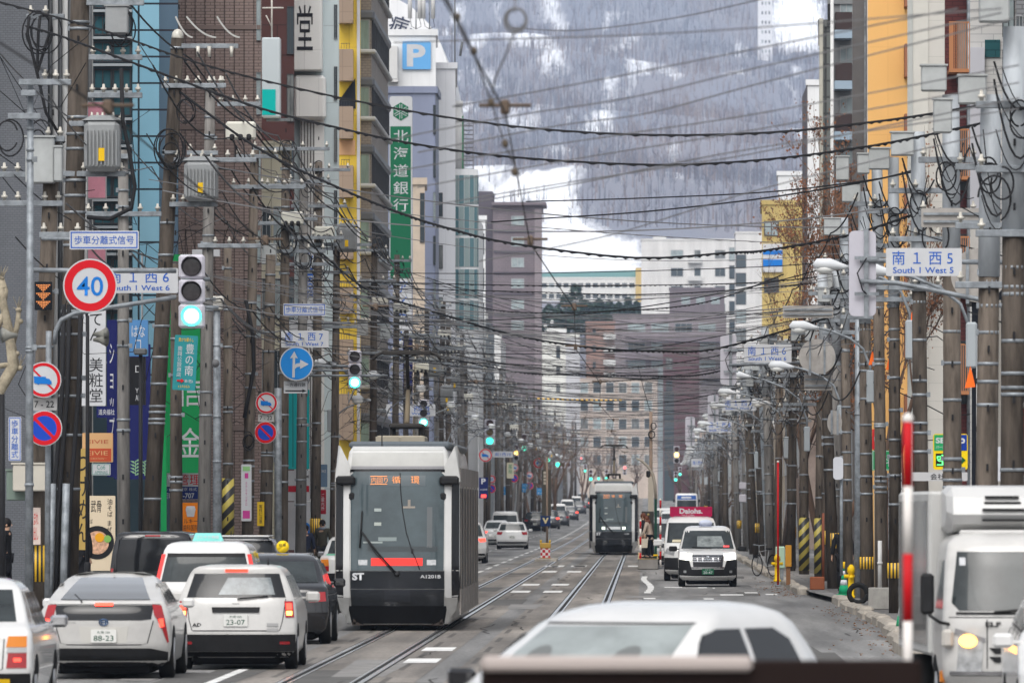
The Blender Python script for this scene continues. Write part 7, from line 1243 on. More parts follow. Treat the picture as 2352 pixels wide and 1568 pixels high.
c = Car('parked_car', 'out of focus white hatchback crossing behind the brown fence', 'car', lv, (-.17, 56, 0.0), math.pi-math.radians(27), CW)
c.panel('windscreen', [(-.70, 1.065), (.66, 1.065), (.53, 1.45), (-.60, 1.46)], CGF, 'f', .008); c.panel('windscreen_edge', [(-.6, 1.478), (.56, 1.478), (.56, 1.463), (-.6, 1.463)], TRIM, 'f', .006); c.both('headlamp', [(.50, .85), (.78, .87), (.80, .68), (.5, .66)], HLD, 'f', .014); c.wheels((.7, 3.2), .3, .19, .78)
for sd in 'LR':
    for a, b in ((.66, 1.42), (1.50, 2.47)): c.panel('side_window', [(a, 1.065), (b, 1.065), (b-.12 if b > 2 else b, 1.23), (b-.38 if b > 2 else b, 1.39), (b-.6 if b > 2 else b, 1.43), (a+.3 if a < .7 else a, 1.43), (a+.1 if a < .7 else a, 1.35)], CGD, sd, .004)
c.mirror(1.08, 2.5, CK, .2, .14); c.plate('12-77', .54, 'f'); c.panel('grille', [(-.4, .75), (.4, .75), (.36, .65), (-.36, .65)], TRIM, 'f', .012)
for x_, z_ in ((-.35, 1.24), (.35, 1.24)): c.panel('headrest', [(x_+.10*math.cos(t*.524), z_+.08*math.sin(t*.524)) for t in range(12)], mat('headrest_grey', (.14, .15, .15), .5), 'f', .010, thick=.004)
o = thing('platform_fence', 'blurred dark brown fence board with a rounded pale rail along its top', 'fence', (0, 35, 0)); FBR = mat('fence_brown', (.014, .008, .007), .7, var=.1, spec=.1)
part('board', MB().cbox(wx(1105, 35), wx(2117, 35), -.02, .06, .25, 1.615, .012), FBR, o); part('rail', MB().cbox(wx(1107, 35), wx(1728, 35), -.075, -.025, 1.565, 1.635, .018), mat('rail_grey', (.40, .35, .33), .5), o)
for x_ in (-.6, .3, 1.15): part('post', MB().box(x_-.03, x_+.03, .06, .12, 0, 1.55), FBR, o)
RW = [mat('pole_red', (.45, .01, .015), .4), mat('pole_white', (.66, .63, .6), .4)]
def snow_pole(label, x, Y, ytop, r, n, group=None):
    o = thing('snow_pole', label, 'marker pole', (wx(x, Y), Y, roadz(Y)), 0, group); h = wz(ytop, Y)-roadz(Y); b = MB()
    for i in range(n): b.tube([(0, 0, h*i/n), (0, 0, h*(i+1)/n)], r, 10, (n-i+1) % 2 if n > 1 else 0)
    b.ball((0, 0, h), r*1.25, 1, 8, 5); part('shaft', b, RW, o); part('foot', MB().cbox(-.08, .08, -.08, .08, 0, .05, .01), STEEL, o); return o
snow_pole('blurred red and white banded pole in front of the refrigerated truck', 2085, 47, 962, .029, 7); snow_pole('blurred red and white pole cut by the right frame edge', 2366, 47, 930, .026, 7); snow_pole('thin red and white pole on the platform edge behind the waiting passengers', 1517, 292, 1147, .035, 8); snow_pole('short red and white pole at the front of the tram platform', 1471, 289, 1195, .035, 6)
snow_pole('slim red snow pole rising from the yellow hydrant base among the right poles', 1787, 226, 1060, .03, 1)
# ================================================================ TRAM STOP AND ROAD WORKS
o = thing('tram_platform', 'narrow raised tram platform slab where the passengers wait', 'platform', (.17, 287, 0)); part('slab', MB().cbox(-.37, .37, 0, 42, 0, .38, .03), mat('platform_grey', (.22, .21, .20), .8, var=.2), o); part('edge', MB().box(-.38, -.33, -.01, 42, .381, .40).box(.33, .38, -.01, 42, .381, .40).box(-.33, .33, -.01, .05, .381, .40), mat('platform_ochre', (.45, .33, .17), .7), o)
o = thing('tram_stop_shelter', 'dark green tram stop frame with a curved arch and notice panel', 'tram stop', (.45, 290, .38)); DG = mat('stop_green', (.012, .05, .035), .4)
part('post', MB().box(-.05, .05, -.05, .05, -.3, 2.2), DG, o); part('arch', MB().tube([(.0, 0, 2.2), (-.02, 0, 2.7), (-.10, 0, 3.1), (-.28, 0, 3.4), (-.52, 0, 3.62), (-.72, 0, 3.70)], [.05, .055, .055, .05, .045, .035], 8), mat('arch_khaki', (.30, .27, .23), .5), o); part('notice_panel', MB().cbox(-.52, -.06, 3.3, 3.36, .1, 1.75, .015), mat('notice_dark', (.03, .028, .025), .35), o); part('clasp', MB().box(-.09, .09, -.07, -.051, .1, .16), YELLOW, o); part('clasp', MB().box(-.09, .09, -.07, -.051, .62, .68), YELLOW, o)
part('emblem', MB().cyl((-.27, 3.28, 1.62), (-.27, 3.299, 1.62), .05, n=14), mat('emblem_gold', (.3, .22, .08), .4), o); part('lamp', MB().cbox(-.35, -.2, -.1, .1, 3.0, 3.25, .04), TRIM, o)
o = thing('catenary_pole', 'tall rusty catenary pole with wire rings behind the tram stop', 'pole', (wx(1495, 305), 305, .38)); part('shaft', MB().tube([(0, 0, 0), (0, 0, wz(945, 305)-.38)], .065, 10), mat('rust_pole', (.23, .17, .13), .7, var=.3, vs=3, streak=4), o); part('ring', MB().tube([(.03+.12*math.cos(t*.35), -.1, 2.3+wz(1015, 305)-.38+.14*math.sin(t*.35)-.6-1.4) for t in range(20)], .025, 5).tube([(.1+.1*math.cos(t*.35), -.1, wz(978, 305)-.38+.12*math.sin(t*.35)) for t in range(20)], .02, 5), CABLE, o)
part('bracket_wire', MB().tube([(0, 0, wz(950, 305)-.38), (-.25, 0, wz(900, 305)-.38), (-.5, 0, wz(840, 305)-.38)], .014, 5), CABLE, o); part('timetable', MB().cbox(-.11, .11, -.12, -.08, 1.6, 3.1, .01), mat('timetable_tan', (.4, .36, .3), .6), o)
Yw = 330; X0 = wx(1253, Yw); o = thing('catenary_pole', 'rusty pole with a timetable standing behind the road works barrier', 'pole', (X0, Yw+1.2, 0)); part('shaft', MB().tube([(.05, 0, 0), (.05, 0, wz(1048, Yw))], .045, 8), MATS['rust_pole'], o); part('timetable', MB().cbox(-.17, .22, .06, .12, wz(1185, Yw), wz(1078, Yw), .01), mat('timetable_dark', (.07, .065, .055), .5), o)
for k in range(4): part('timetable_sheet', MB().box(-.10, .0, .052, .0595, wz(1112-k*8, Yw), wz(1106-k*8, Yw)), mat('sheet_cream', (.42, .38, .32), .6), o)
o = thing('direction_board', 'navy board with a pale chevron standing on the road works barrier', 'road sign', (X0, Yw, 0)); part('board', MB().cbox(-.21, .21, -.03, .0, wz(1208, Yw), wz(1184, Yw), .01), mat('board_navy', (.012, .03, .10), .5), o); zc = wz(1195, Yw); part('chevron', MB().prism([(-.13, zc+.12), (-.06, zc+.12), (0, zc), (.06, zc+.12), (.13, zc+.12), (.02, zc-.12), (-.02, zc-.12)], -.04, -.031), mat('chevron_tan', (.6, .5, .28), .5), o); part('stand', MB().box(-.2, -.17, 0, .03, 0, wz(1208, Yw)).box(.17, .2, 0, .03, 0, wz(1208, Yw)), STEEL, o)
o = thing('road_barrier', 'short road works barrier with ochre trim and red white checks', 'barrier', (X0, Yw-.6, 0)); part('base', MB().cbox(-.25, .25, -.2, .2, 0, .16, .04), mat('barrier_rust', (.28, .16, .07), .7), o); part('checked_panel', MB().box(-.2, .2, -.12, .1, .16, .55), SIGNW, o); ck = part('check', MB().box(-.199, .199, -.121, -.1205, .161, .549), mat('check_red', (.45, .02, .03), .5), o)
nt = MATS['check_red'].node_tree; cx_ = nt.nodes.new('ShaderNodeTexChecker'); tc_ = nt.nodes.new('ShaderNodeTexCoord'); cx_.inputs['Scale'].default_value = 8.1; cx_.inputs['Color1'].default_value = (.45, .02, .03, 1); cx_.inputs['Color2'].default_value = (.62, .62, .6, 1); nt.links.new(tc_.outputs['Object'], cx_.inputs[0]); nt.links.new(cx_.outputs[0], nt.nodes['Principled BSDF'].inputs['Base Color'])
part('top_rail', MB().cbox(-.23, .23, -.13, .11, .55, .78, .03), mat('barrier_ochre', (.45, .28, .06), .6), o); part('lamp', MB().cyl((-.19, 0, .78), (-.19, 0, .9), .04, n=8).cyl((.19, 0, .78), (.19, 0, .9), .04, n=8), YELLOW, o)
o = thing('traffic_island', 'low worn concrete island under the road works barrier', 'kerb island', (X0, Yw-1.0, 0)); part('slab', MB().cbox(-.45, .5, 0, 5, -.05, .12, .03), MATS['kerb_stone'], o)
# ================================================================ RIGHT PAVEMENT FURNITURE
def cone(label, x, yb, Y, group=None):
    o = thing('traffic_cone', label, 'traffic cone', (wx(x, Y), Y, .13), 0, group); b = MB().cbox(-.18, .18, -.18, .18, 0, .03, .01)
    for i, (z0, z1) in enumerate(((.03, .25), (.25, .38), (.38, .5), (.5, .6), (.6, .7))): b.tube([(0, 0, z0), (0, 0, z1)], [.14-.13*z0/.72, .14-.13*z1/.72], 14, i % 2)
    part('body', b, [mat('cone_green', (.01, .26, .12), .5), SIGNW], o); part('collar', MB().tube([(0, 0, .66), (0, 0, .82)], [.03, .035], 10), YELLOW, o); return o
cone('green and white cone beside the yellow hydrant', 1938, 1350, 192); cone('green and white cone nearest the truck on the kerb', 2074, 1450, 138); cone('green and white cone just behind the one nearest the truck', 2101, 1400, 150)
def hydrant(label, x, Y):
    o = thing('hydrant', label, 'hydrant', (wx(x, Y), Y, .13)); HY = mat('hydrant_yellow', (.75, .48, .01), .4)
    part('body', MB().tube([(0, 0, 0), (0, 0, .06), (0, 0, .07), (0, 0, .6), (0, 0, .62), (0, 0, .72), (0, 0, .8)], [.11, .11, .075, .07, .1, .09, .03], 14), HY, o); part('outlet', MB().cyl((-.17, 0, .52), (.17, 0, .52), .045, n=10).cyl((0, -.15, .5), (0, 0, .5), .05, n=10), HY, o); return o
hydrant('yellow hydrant beside the smooth steel column', 1955, 186); hydrant('yellow hydrant at the foot of the thin red pole', 1785, 227)
o = thing('concrete_block', 'square concrete block holding a white plastic pipe', 'concrete block', (wx(2021, 166), 166, .13)); part('block', MB().cbox(-.24, .24, -.22, .22, 0, .46, .015), mat('block_concrete', (.34, .33, .31), .9, var=.2, vs=4), o); part('pipe', MB().tube([(.0, 0, .44), (.0, 0, 1.45)], .045, 10).tube([(.0, 0, .95), (.0, 0, 1.0)], .06, 10), WHITE, o)
o = thing('tyre', 'old tyre leaning on the banded pole', 'tyre', (wx(1971, 176), 176, .13)); part('rubber', MB().tube([(.2*math.cos(t*.2618), 0, .22+.2*math.sin(t*.2618)) for t in range(25)], .06, 8), TYRE, o)
o = thing('planter_box', 'red brown box at the foot of a right pole', 'box', (wx(1877, 205), 205, .13)); part('box', MB().cbox(-.19, .19, -.15, .15, 0, .34, .02), mat('box_brick', (.20, .065, .03), .6), o); part('pipe', MB().cyl((.16, .1, .3), (.16, .1, 2.0), .035, n=8), mat('pipe_rust', (.17, .06, .035), .6), o)
o = thing('utility_box', 'pale green box beside the thin red pole', 'utility box', (wx(1792, 231), 231, .13)); part('box', MB().cbox(-.14, .14, -.1, .1, .35, 1.0, .03), mat('box_mint', (.4, .55, .42), .5), o); part('leg', MB().box(-.1, .1, -.05, .05, 0, .36), STEEL, o)
o = thing('utility_box', 'amber brown box low between two right poles', 'utility box', (wx(1808, 218), 218, .13)); part('box', MB().cbox(-.05, .12, -.1, .1, .5, 1.1, .01), mat('box_amber', (.5, .24, .03), .5), o); part('leg', MB().box(-.03, .09, -.05, .05, 0, .5), mat('leg_brown', (.2, .1, .05), .6), o)
def bin_back(label, x, y, Y):
    o = thing('traffic_mirror', label, 'traffic mirror', pt(x, y, Y)); part('back', MB().prism(rrect(.24, .55, .08, 4), -.1, 0), mat('mirror_white', (.55, .56, .6), .4), o); part('post', MB().cyl((.08, .05, -2.6), (.08, .05, .3), .04, n=8), STEEL, o); return o
bin_back('white rounded pedestrian signal back on the right pole row', 1925, 1075, 190); bin_back('white rounded signal back beside the parking sign', 2293, 1065, 126)
bl_ = thing('pedestrian_light', 'white pedestrian signal seen edge on among the right poles', 'traffic light', pt(1706, 1130, 300)); part('housing', MB().cbox(-.14, .14, -.1, .1, .12, .38, .03), HOUS, bl_); part('housing', MB().cbox(-.14, .14, -.1, .1, -.38, -.08, .03), HOUS, bl_)
o = thing('bicycle', 'bicycle parked behind the striped pole on the right pavement', 'bicycle', (wx(1757, 246), 246, .13), .5); b = MB()
for y_ in (-.5, .5): part('wheel', MB().tube([(0, y_+.33*math.cos(t*.2618), .33+.33*math.sin(t*.2618)) for t in range(25)], .018, 5), TYRE, o)
part('frame', MB().tube([(0, -.5, .33), (0, -.1, .3), (0, .38, .8), (0, .5, .33)], .016, 5).tube([(0, -.1, .3), (0, -.25, .82), (0, .38, .75)], .016, 5), CS, o); part('handlebar', MB().tube([(-.25, .3, .98), (0, .38, .95), (.25, .3, .98)], .014, 5).cyl((0, .38, .75), (0, .38, .95), .014, n=5), STEEL, o); part('saddle', MB().cbox(-.07, .07, -.38, -.14, .82, .88, .02), TRIM, o)
tp = thing('blue_sheet', 'bright blue tarpaulin bundle behind the slim green post', 'tarpaulin', (wx(386, 200), 200, .13)); part('cloth', MB().hull([(-.2, -.1, 0), (.25, -.1, 0), (-.2, .2, 0), (.25, .2, 0), (-.12, 0, 1.5), (.05, 0, 1.55), (.24, 0, 1.1), (-.2, 0, 1.2)]), mat('tarp_blue', (.01, .14, .6), .6), tp)
# ================================================================ TREES
def bare_tree(name, label, X, Y, h, seed, m, spread=.5, levels=5, leaf=None, nleaf=0, group=None, z0=None, r0=.13, lean=.0, cat='tree', br=0):
    q = random.Random(seed); o = thing(name, label, cat, (X, Y, (roadz(Y)+.1) if z0 is None else z0), 0, group); tr = MB(); tw = MB(); tips = []
    def grow(p, d, L, r, k):
        n = 3 if k > 1 else 2; pts = [p]; dd = d.copy()
        for i in range(n):
            dd = (dd+Vector((q.gauss(0, .14), q.gauss(0, .14), q.gauss(.04, .08)))).normalized(); pts.append(pts[-1]+dd*L/n)
        rs = [r*(1-.45*i/n) for i in range(n+1)]
        (tr if k >= levels-1 else tw).tube(pts, rs, 7 if k >= levels-1 else (4 if k > 1 else 3), 0, k >= levels-1)
        if k == 0: tips.append(pts[-1]); return
        for i in range((q.randint(2, 3) if k > 1 else q.randint(3, 4))+(br if k in (1, 2, 3) else 0)):
            t = q.uniform(.45, 1) if i else 1; a = pts[min(n, int(t*n))]; az = q.uniform(0, 6.283); s = q.uniform(.25, .75)*spread*1.4
            nd = (dd+Vector((math.cos(az)*s, math.sin(az)*s, q.uniform(-.05, .25)))).normalized(); grow(a, nd, L*q.uniform(.55, .78), max(.006, r*.55), k-1)
    grow(Vector((0, 0, 0)), Vector((lean, 0, 1)), h*.34, r0, levels)
    part('trunk', tr, m, o); cr = part('crown', tw, m, o)
    if leaf:
        lf_ = MB()
        for i in range(nleaf):
            p = q.choice(tips)+Vector((q.gauss(0, .12), q.gauss(0, .12), q.gauss(-.1, .15))); a = q.uniform(0, 6.3); s = q.uniform(.022, .052); u = Vector((math.cos(a)*s, math.sin(a)*s*.5, q.uniform(-.5, .5)*s)); w = Vector((0, .3*s, s)); lf_.add([p-u, p-w, p+u, p+w], [(0, 1, 2, 3)], q.randrange(2))
        part('leaves', lf_, leaf, cr)
    return o
BK1 = mat('bark_rust_twig', (.135, .09, .068), .9); BK2 = mat('bark_grey_twig', (.17, .155, .145), .9); BK3 = mat('bark_dark_twig', (.09, .07, .06), .9); RL = [mat('leaf_rust', (.22, .095, .05), .8), mat('leaf_brown', (.14, .08, .055), .8)]
for i, (x, Y_, h, lab) in enumerate(((1945, 268, 16.5, 'tall bare tree with rusty leaves left of the orange wall'), (2035, 238, 17, 'tall bare tree with rusty leaves in front of the orange wall'), (2078, 222, 11, 'lower rusty leaved tree at the foot of the cream end wall'), (1893, 300, 17, 'rusty leaved tree in front of the dark grid office'), (1975, 248, 16, 'rusty leaved tree between the two tall ones by the orange wall'), (1918, 282, 15.5, 'rusty leaved tree in front of the stacked balconies'))):
    bare_tree('street_tree', lab, wx(x, Y_), Y_, h, 50+i, BK1, .36, 6, RL, 2300, r0=.15, br=1)
for i, (x, Y_, h, lab) in enumerate(((1800, 400, 17, 'bare dark twigged tree in front of the mustard yellow block'), (1842, 360, 16, 'second bare dark twigged tree in front of the mustard yellow block'))): bare_tree('street_tree', lab, wx(x, Y_), Y_, h, 70+i, BK3, .42, 6, RL, 250, r0=.13, br=1)
q = random.Random(77)
for i in range(9): Y_ = 430+i*62; bare_tree('street_tree', 'bare grey street tree between the far bank side poles', -10.6+q.uniform(-1, 1.6), Y_, q.uniform(12, 15.5), 90+i, BK2 if i < 6 else BK1, .6, 6, None, 0, 'bare trees on the bank side', r0=.16)
for i in range(6): Y_ = 620+i*95; bare_tree('street_tree', 'bare brownish street tree beyond the receding right poles', kr(Y_)+2.2+q.uniform(-.5, 1), Y_, q.uniform(7, 9), 120+i, BK1, .6, 5, RL, 120, 'bare trees on the right', r0=.16)
for i in range(11): bare_tree('street_tree', 'bare brown tree standing in front of the cream office at the end of the street', -17+i*3.2+q.uniform(-1, 1), 1290+q.uniform(-50, 70), q.uniform(13, 18), 140+i, BK1 if i % 2 else BK3, .75, 6, RL, 200, 'bare trees at the end of the street', r0=.32, z0=3)
for i in range(9): Y_ = 640+i*66; bare_tree('street_tree', 'bare rusty twigged tree beyond the far bank side poles', -9.2+q.uniform(-2.5, 1.2), Y_, q.uniform(11, 14.5), 170+i, BK1, .7, 6, RL, 120, 'bare rusty trees on the bank side', r0=.2)
# knobbly pollarded plane tree at the left edge
o = thing('plane_tree', 'pale knobbly pollarded tree at the left frame edge', 'tree', (wx(20, 139), 139, .1)); tb_ = MB(); Zt = lambda y: wz(y, 139)-.1; Xt = lambda x: wx(x, 139)-wx(20, 139)
PBK = mat('plane_bark', (.31, .27, .2), .9, var=.45, vs=6)
part('trunk', MB().tube([(Xt(-30), 0, 0), (Xt(-28), 0, Zt(1050)), (Xt(-10), 0, Zt(910)), (Xt(31), 0, Zt(840)), (Xt(22), 0, Zt(770)), (Xt(8), 0, Zt(700)), (Xt(2), 0, Zt(640))], [.13, .12, .11, .11, .09, .07, .05], 9), PBK, o)
cr = MB().tube([(Xt(28), 0, Zt(790)), (Xt(40), 0, Zt(745)), (Xt(43), 0, Zt(715))], [.06, .05, .04], 7).tube([(Xt(30), 0, Zt(840)), (Xt(12), 0, Zt(838)), (Xt(-10), 0, Zt(842))], [.06, .05, .05], 7).tube([(Xt(8), 0, Zt(700)), (Xt(14), 0, Zt(668)), (Xt(6), 0, Zt(640))], [.05, .04, .03], 7).tube([(Xt(8), 0, Zt(720)), (Xt(-8), 0, Zt(760))], [.05, .05], 7)
for x, y in ((43, 712), (6, 660), (3, 640), (45, 845), (38, 812), (-6, 700), (12, 750), (46, 738)): cr.ball((Xt(x), 0, Zt(y)), (.06, .06, .05), 0, 8, 5)
for k in range(40): x, y = q.choice(((43, 712), (6, 655), (45, 845), (3, 640))); cr.tube([(Xt(x), 0, Zt(y)), (Xt(x)+q.uniform(-.12, .12), q.uniform(-.1, .1), Zt(y)+q.uniform(.05, .25))], [.009, .004], 3)
part('crown', cr, PBK, o)
# evergreens below the school
q = random.Random(15)
for i, (x, yt, w_) in enumerate(((1262, 700, 30), (1300, 678, 34), (1322, 654, 30), (1345, 690, 34), (1375, 686, 26), (1400, 690, 24), (1422, 694, 26), (1442, 684, 22), (1462, 692, 20), (1285, 710, 30))):
    Y_ = 1660+q.uniform(-20, 20); zb = wz(775, Y_); h = wz(yt, Y_)-zb; R_ = w_*Y_/F; o = thing('evergreen_tree', 'dark rounded evergreen below the long white school', 'tree', (wx(x, Y_), Y_, zb), 0, 'evergreens below the school'); part('trunk', MB().cyl((0, 0, -3), (0, 0, h*.7), .25, .08, 7), BK3, o); b = MB()
    for k in range(900):
        t = q.random()**.8; z = h*(.06+.94*t); rr = R_*(1-t**2.2)**.6*(.55+.5*q.random())*(1+.25*math.sin(t*19+i)); a = q.uniform(0, 6.283); c_ = Vector((rr*math.cos(a), rr*math.sin(a)*.8, z)); s = q.uniform(.25, .6); u = Vector((q.gauss(0, 1), q.gauss(0, 1), q.gauss(0, .5))).normalized()*s; v = Vector((q.gauss(0, 1), q.gauss(0, 1), q.gauss(0, 1))).normalized()*s*.6; b.add([c_-u, c_-v, c_+u, c_+v], [(0, 1, 2, 3)], q.randrange(2))
    part('crown', b, [mat('needle_dark', (.025, .05, .035), .9), mat('needle_mid', (.05, .08, .05), .9)], o)
# ================================================================ PEOPLE
SKIN = mat('skin', (.48, .30, .21), .6); HAIRB = mat('hair_black', (.012, .01, .01), .5); HAIRR = mat('hair_auburn', (.11, .04, .025), .5)
def skin_mesh(name, verts, edges, rad, root=0, sub=1):
    me = bpy.data.meshes.new(name); bm = bmesh.new(); ly = bm.verts.layers.skin.verify(); vs = [bm.verts.new(v) for v in verts]
    for v, r in zip(vs, rad): v[ly].radius = (r, r) if not isinstance(r, tuple) else r
    vs[root][ly].use_root = True
    for a, b in edges: bm.edges.new((vs[a], vs[b]))
    bm.to_mesh(me); bm.free(); o = bpy.data.objects.new(name, me); COL.objects.link(o); m_ = o.modifiers.new('skin', 'SKIN'); m_.use_smooth_shade = True; s_ = o.modifiers.new('sub', 'SUBSURF'); s_.levels = sub; s_.render_levels = sub
    bpy.context.view_layer.update(); r = bpy.data.meshes.new_from_object(o.evaluated_get(bpy.context.evaluated_depsgraph_get())); bpy.data.objects.remove(o); return r
def person(label, X, Y, z, rz, coat, trou, hair=HAIRB, h=1.7, lean=0., arm_l=(.05, -.05), arm_r=(.05, -.05), stride=.06, long_hair=False, scarf=None, knee=0., group=None, coat_len=.45, shoes=None):
    """standing figure facing -y before rz; lean bends the trunk forward, arms = (swing outward, swing forward)"""
    k = h/1.7; o = thing('person', label, 'person', (X, Y, z), rz, group); f = -math.sin(lean); u = math.cos(lean)
    S = lambda x, y, zz: Vector((x*k, y*k, zz*k)); hip = S(0, 0, .90); tr = lambda a, x=0.: hip+S(x, f*a, u*a)
    chest, neck, head, top = tr(.38), tr(.55), tr(.66)+S(0, -.03, 0), tr(.78)+S(0, -.03, 0)
    V = [hip, tr(.2), chest, neck, head, top]; E = [(0, 1), (1, 2), (2, 3), (3, 4), (4, 5)]; Rr = [(.13*k, .10*k), (.125*k, .09*k), (.15*k, .10*k), .052*k, (.075*k, .09*k), (.055*k, .065*k)]; A = {}
    for sg, (ao, af) in ((-1, arm_l), (1, arm_r)):
        sh = tr(.50, sg*.18); el = sh+S(sg*(.05+ao*.5), -af*.5-.0, -.27); wr = el+S(sg*ao*.3, -af-.03, -.235+abs(af)*.3); i = len(V); V += [sh, el, wr]; E += [(2, i), (i, i+1), (i+1, i+2)]; Rr += [.06*k, .045*k, .03*k]; A[sg] = (sh, el, wr)
        hp = S(sg*.09, 0, .86); kn = S(sg*.10, -knee-stride*sg*.5, .48); an = S(sg*.10, -stride*sg, .08); to = an+S(0, -.13, -.04); i = len(V); V += [hp, kn, an, to]; E += [(0, i), (i, i+1), (i+1, i+2), (i+2, i+3)]; Rr += [.085*k, .06*k, .042*k, .035*k]; A[sg*2] = (hp, kn, an, to)
    me = skin_mesh('body', V, E, Rr); me.materials.append(SKIN); b = link('body', me, o)
    for sg in (-1, 1):                    # palm and five fingers, lightly curled
        w_ = A[sg][2]; d = (w_-A[sg][1]).normalized(); hm_ = MB().hull([w_+Vector((sx*.012, sy*.035, 0))*k+d*t for sx in (-1, 1) for sy in (-1, 1) for t in (0, .085*k)])
        for j, (oy, Lf) in enumerate(((-.028, .07), (-.01, .08), (.01, .075), (.027, .06))): p = w_+d*.08*k+Vector((0, oy*k, 0)); hm_.tube([p, p+d*Lf*.6*k, p+d*Lf*k+Vector((-sg*.015*k, -.01*k, 0))], [.009*k, .008*k, .006*k], 5)
        p = w_+d*.03*k+Vector((0, -.035*k, 0)); hm_.tube([p, p+d*.035*k+Vector((0, -.025*k, 0)), p+d*.065*k+Vector((0, -.028*k, 0))], [.011*k, .009*k, .007*k], 5); part('hand', hm_, SKIN, o)
    V2 = [S(0, 0, .90-coat_len), hip, tr(.2), chest, tr(.52)]; E2 = [(0, 1), (1, 2), (2, 3), (3, 4)]; R2 = [(.20*k, .15*k), (.165*k, .135*k), (.155*k, .125*k), (.18*k, .13*k), (.085*k, .08*k)]
    for sg in (-1, 1): i = len(V2); V2 += list(A[sg]); E2 += [(3, i), (i, i+1), (i+1, i+2)]; R2 += [.085*k, .066*k, .05*k]
    me = skin_mesh('coat', V2, E2, R2, 1); me.materials.append(coat); link('coat', me, o)
    V3 = [hip]; E3 = []; R3 = [(.14*k, .12*k)]
    for sg in (-1, 1): i = len(V3); V3 += list(A[sg*2][:3]); E3 += [(0, i), (i, i+1), (i+1, i+2)]; R3 += [.1*k, .078*k, .062*k]
    me = skin_mesh('trousers', V3, E3, R3); me.materials.append(trou); link('trousers', me, o)
    for sg in (-1, 1): a_ = A[sg*2][2]; part('shoe', MB().cbox(a_.x-.045*k, a_.x+.045*k, a_.y-.19*k, a_.y+.07*k, 0, .085*k, .03*k), shoes or TRIM, o)
    hb = MB().ball(head+S(0, .022, .045), (.098*k, .112*k, .115*k), 0, 14, 9)
    if long_hair: hb.tube([head+S(0, .06, .0), head+S(0, .09, -.12), head+S(0, .085, -.26)], [.09*k, .10*k, .05*k], 10)
    part('hair', hb, hair, o); fc = MB().hull([head+S(0, -.115, -.01), head+S(-.014, -.09, -.02), head+S(.014, -.09, -.02), head+S(0, -.09, .03)]); part('nose', fc, SKIN, o)
    for sg in (-1, 1): part('eye', MB().ball(head+S(sg*.03, -.088, .025), .009*k, 0, 6, 4), HAIRB, o); part('ear', MB().ball(head+S(sg*.082, 0, .0), (.012*k, .025*k, .03*k), 0, 6, 5), SKIN, o)
    part('mouth', MB().box(head.x-.02*k, head.x+.02*k, head.y-.088*k, head.y-.08*k, head.z-.055*k, head.z-.047*k), mat('lips', (.3, .1, .08), .6), o)
    if scarf: part('scarf', MB().tube([neck+S(.09*math.cos(t*.6), .09*math.sin(t*.6), -.01+.01*(t % 2)) for t in range(12)], .045*k, 8), scarf, o)
    return o
NVC = mat('cloth_navy', (.02, .024, .045), .8); BKC = mat('cloth_black', (.014, .014, .016), .8); OLV = mat('cloth_olive', (.045, .042, .032), .85); BEI = mat('cloth_beige', (.38, .31, .26), .85); GRS = mat('scarf_grey', (.16, .18, .21), .9); BRN = mat('cloth_brown', (.10, .075, .055), .85)
person('woman in a long navy coat standing between two left poles', wx(703, 240), 240, .13, .15, NVC, BKC, HAIRB, 1.60, coat_len=.55, shoes=mat('legs_pale', (.4, .3, .25), .7))
person('man in an olive parka and grey scarf beside the banded pole', wx(741, 241), 241, .13, -.35, OLV, BKC, HAIRB, 1.76, scarf=GRS)
person('person in a black suit at the left frame edge', wx(14, 171), 171, .32, 1.4, BKC, BKC, HAIRB, 1.72); person('person in a brown coat behind the striped band on the left', wx(105, 163), 163, .25, 1.6, BRN, BRN, HAIRR, 1.7); person('person in black behind the dark posts beside the mustard banner', wx(184, 165), 165, .25, 2.6, BKC, BKC, HAIRB, 1.78)
person('person with black hair half hidden behind the steel column on the right', wx(1936, 201), 201, .13, 2.8, BKC, BKC, HAIRB, 1.72)
pa = person('passenger in a beige jacket carrying a pale tote bag on the platform', .27, 290.5, .38, math.radians(-110), BEI, mat('cloth_midnight', (.012, .014, .022), .85), HAIRR, 1.58, lean=.25, arm_l=(.03, .1), arm_r=(.03, .08), long_hair=True, coat_len=.12)
person('passenger in a dark coat with auburn hair behind the beige jacket', .08, 292.5, .38, math.radians(-95), BKC, BKC, HAIRR, 1.68, lean=.12, coat_len=.4)
o = thing('tote_bag', 'pale canvas tote bag held by the passenger in the beige jacket', 'bag', (-.02, 290.2, .78)); part('bag', MB().hull([(-.16, -.06, 0), (.16, -.06, 0), (-.16, .06, 0), (.16, .06, 0), (-.19, -.03, .34), (.19, -.03, .34), (-.19, .03, .34), (.19, .03, .34)]), mat('canvas', (.48, .43, .36), .9, var=.1), o); part('handle', MB().tube([(-.1, 0, .33), (-.07, 0, .52), (.02, 0, .60), (.08, 0, .52), (.1, 0, .33)], .012, 5), MATS['canvas'], o)
sc_ = thing('scooter', 'delivery scooter ridden toward the camera beside the white vans', 'scooter', (wx(1541, 545), 545, roadz(545))); part('body', MB().cbox(-.16, .16, -.55, .6, .35, .75, .08).cbox(-.22, .22, -.6, -.45, .4, .95, .05), mat('scooter_red', (.4, .03, .02), .4), sc_)
for y_ in (-.6, .6): part('wheel', MB().cyl((-.05, y_, .25), (.05, y_, .25), .25, n=14), TYRE, sc_)
part('headlamp', MB().ball((0, -.62, .85), .07, 0, 8, 5), HLL, sc_); part('handlebar', MB().cyl((-.32, -.45, 1.0), (.32, -.45, 1.0), .02, n=6), TRIM, sc_)
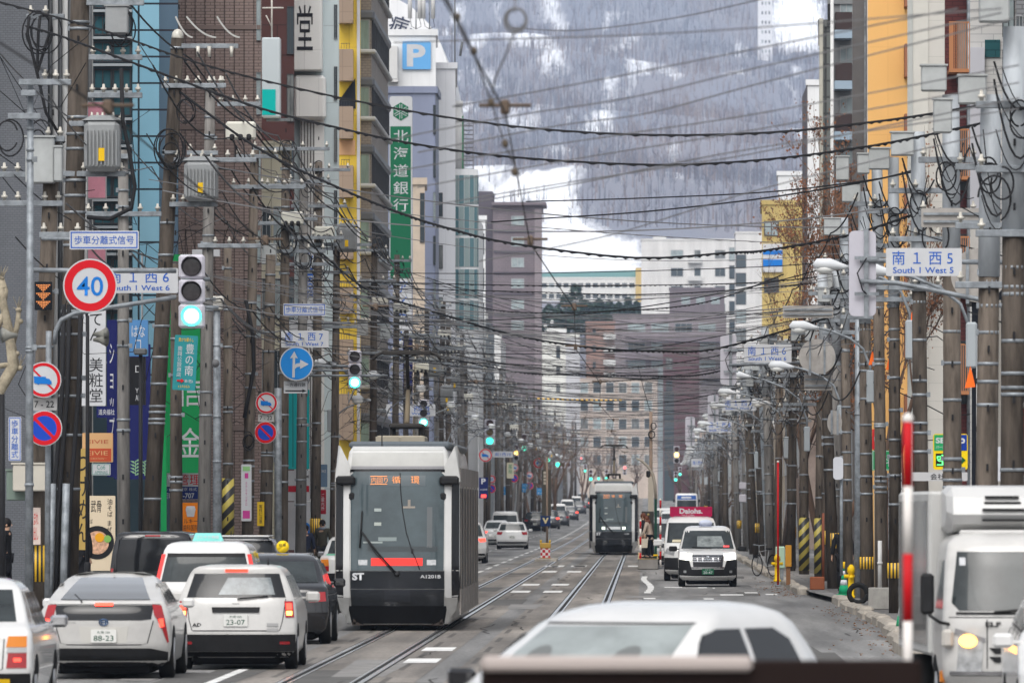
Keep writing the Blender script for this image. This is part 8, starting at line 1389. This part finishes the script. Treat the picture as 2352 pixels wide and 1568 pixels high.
person('rider in dark clothing on the delivery scooter', wx(1541, 545), 545.1, roadz(545)+.02, 0, BKC, BKC, HAIRB, 1.7, arm_l=(.06, .3), arm_r=(.06, .3), knee=.2)

# thin dark posts among the left poles
for x, y0, Y_, r_, lab in ((201, 725, 152, .045, 'slim black post in front of the tan and red sign'), (323, 815, 168, .05, 'slim black lamp post in front of the navy board'), (4, 905, 122, .06, 'black post at the very left frame edge')):
    o = thing('street_post', lab, 'post', (wx(x, Y_), Y_, .13)); h = wz(y0, Y_)-.13; part('shaft', MB().tube([(0, 0, 0), (0, 0, h)], [r_, r_*.8], 10).tube([(0, 0, 0), (0, 0, 1.05), (0, 0, 1.1)], [r_*1.45, r_*1.4, r_], 10), mat('post_black', (.02, .02, .022), .5), o)
    if x == 323: part('lamp_head', MB().cbox(-.14, .14, -.2, .1, h, h+.14, .03), DKSTEEL, o)
    if x == 201: part('sign_bracket', MB().tube([(0, 0, h-.1), (-.05, 0, h+.3)], .03, 6), CABLE, o)
for x, y, Y_, lab in ((40, 770, 130, 'grey loudspeaker horn facing left on the left edge pole'), (215, 780, 146, 'twin grey loudspeaker horns under the 40 sign')):
    o = thing('loudspeaker', lab, 'loudspeaker', pt(x, y, Y_)); d = -1 if x < 100 else 1
    for k in ((0,) if x < 100 else (0, .1)): part('horn', MB().tube([(0, 0, k), (d*.12, -.05, k), (d*.24, -.1, k)], [.03, .06, .13], 14), mat('horn_grey', (.22, .22, .2), .6), o)
# ================================================================ AIR
hz = MB().box(-1400, 1400, -40, 6700, -1.2, 480)
ho = struct('haze', hz, [], 'stuff')
hmat = bpy.data.materials.new('haze_air'); hmat.use_nodes = True; nt = hmat.node_tree; nt.nodes.remove(nt.nodes['Principled BSDF'])
pvn = nt.nodes.new('ShaderNodeVolumePrincipled'); pvn.inputs['Color'].default_value = (.58, .74, 1, 1); pvn.inputs['Density'].default_value = 0.68e-4; pvn.inputs['Anisotropy'].default_value = 0
nt.links.new(pvn.outputs[0], nt.nodes['Material Output'].inputs['Volume']); ho.data.materials.append(hmat)
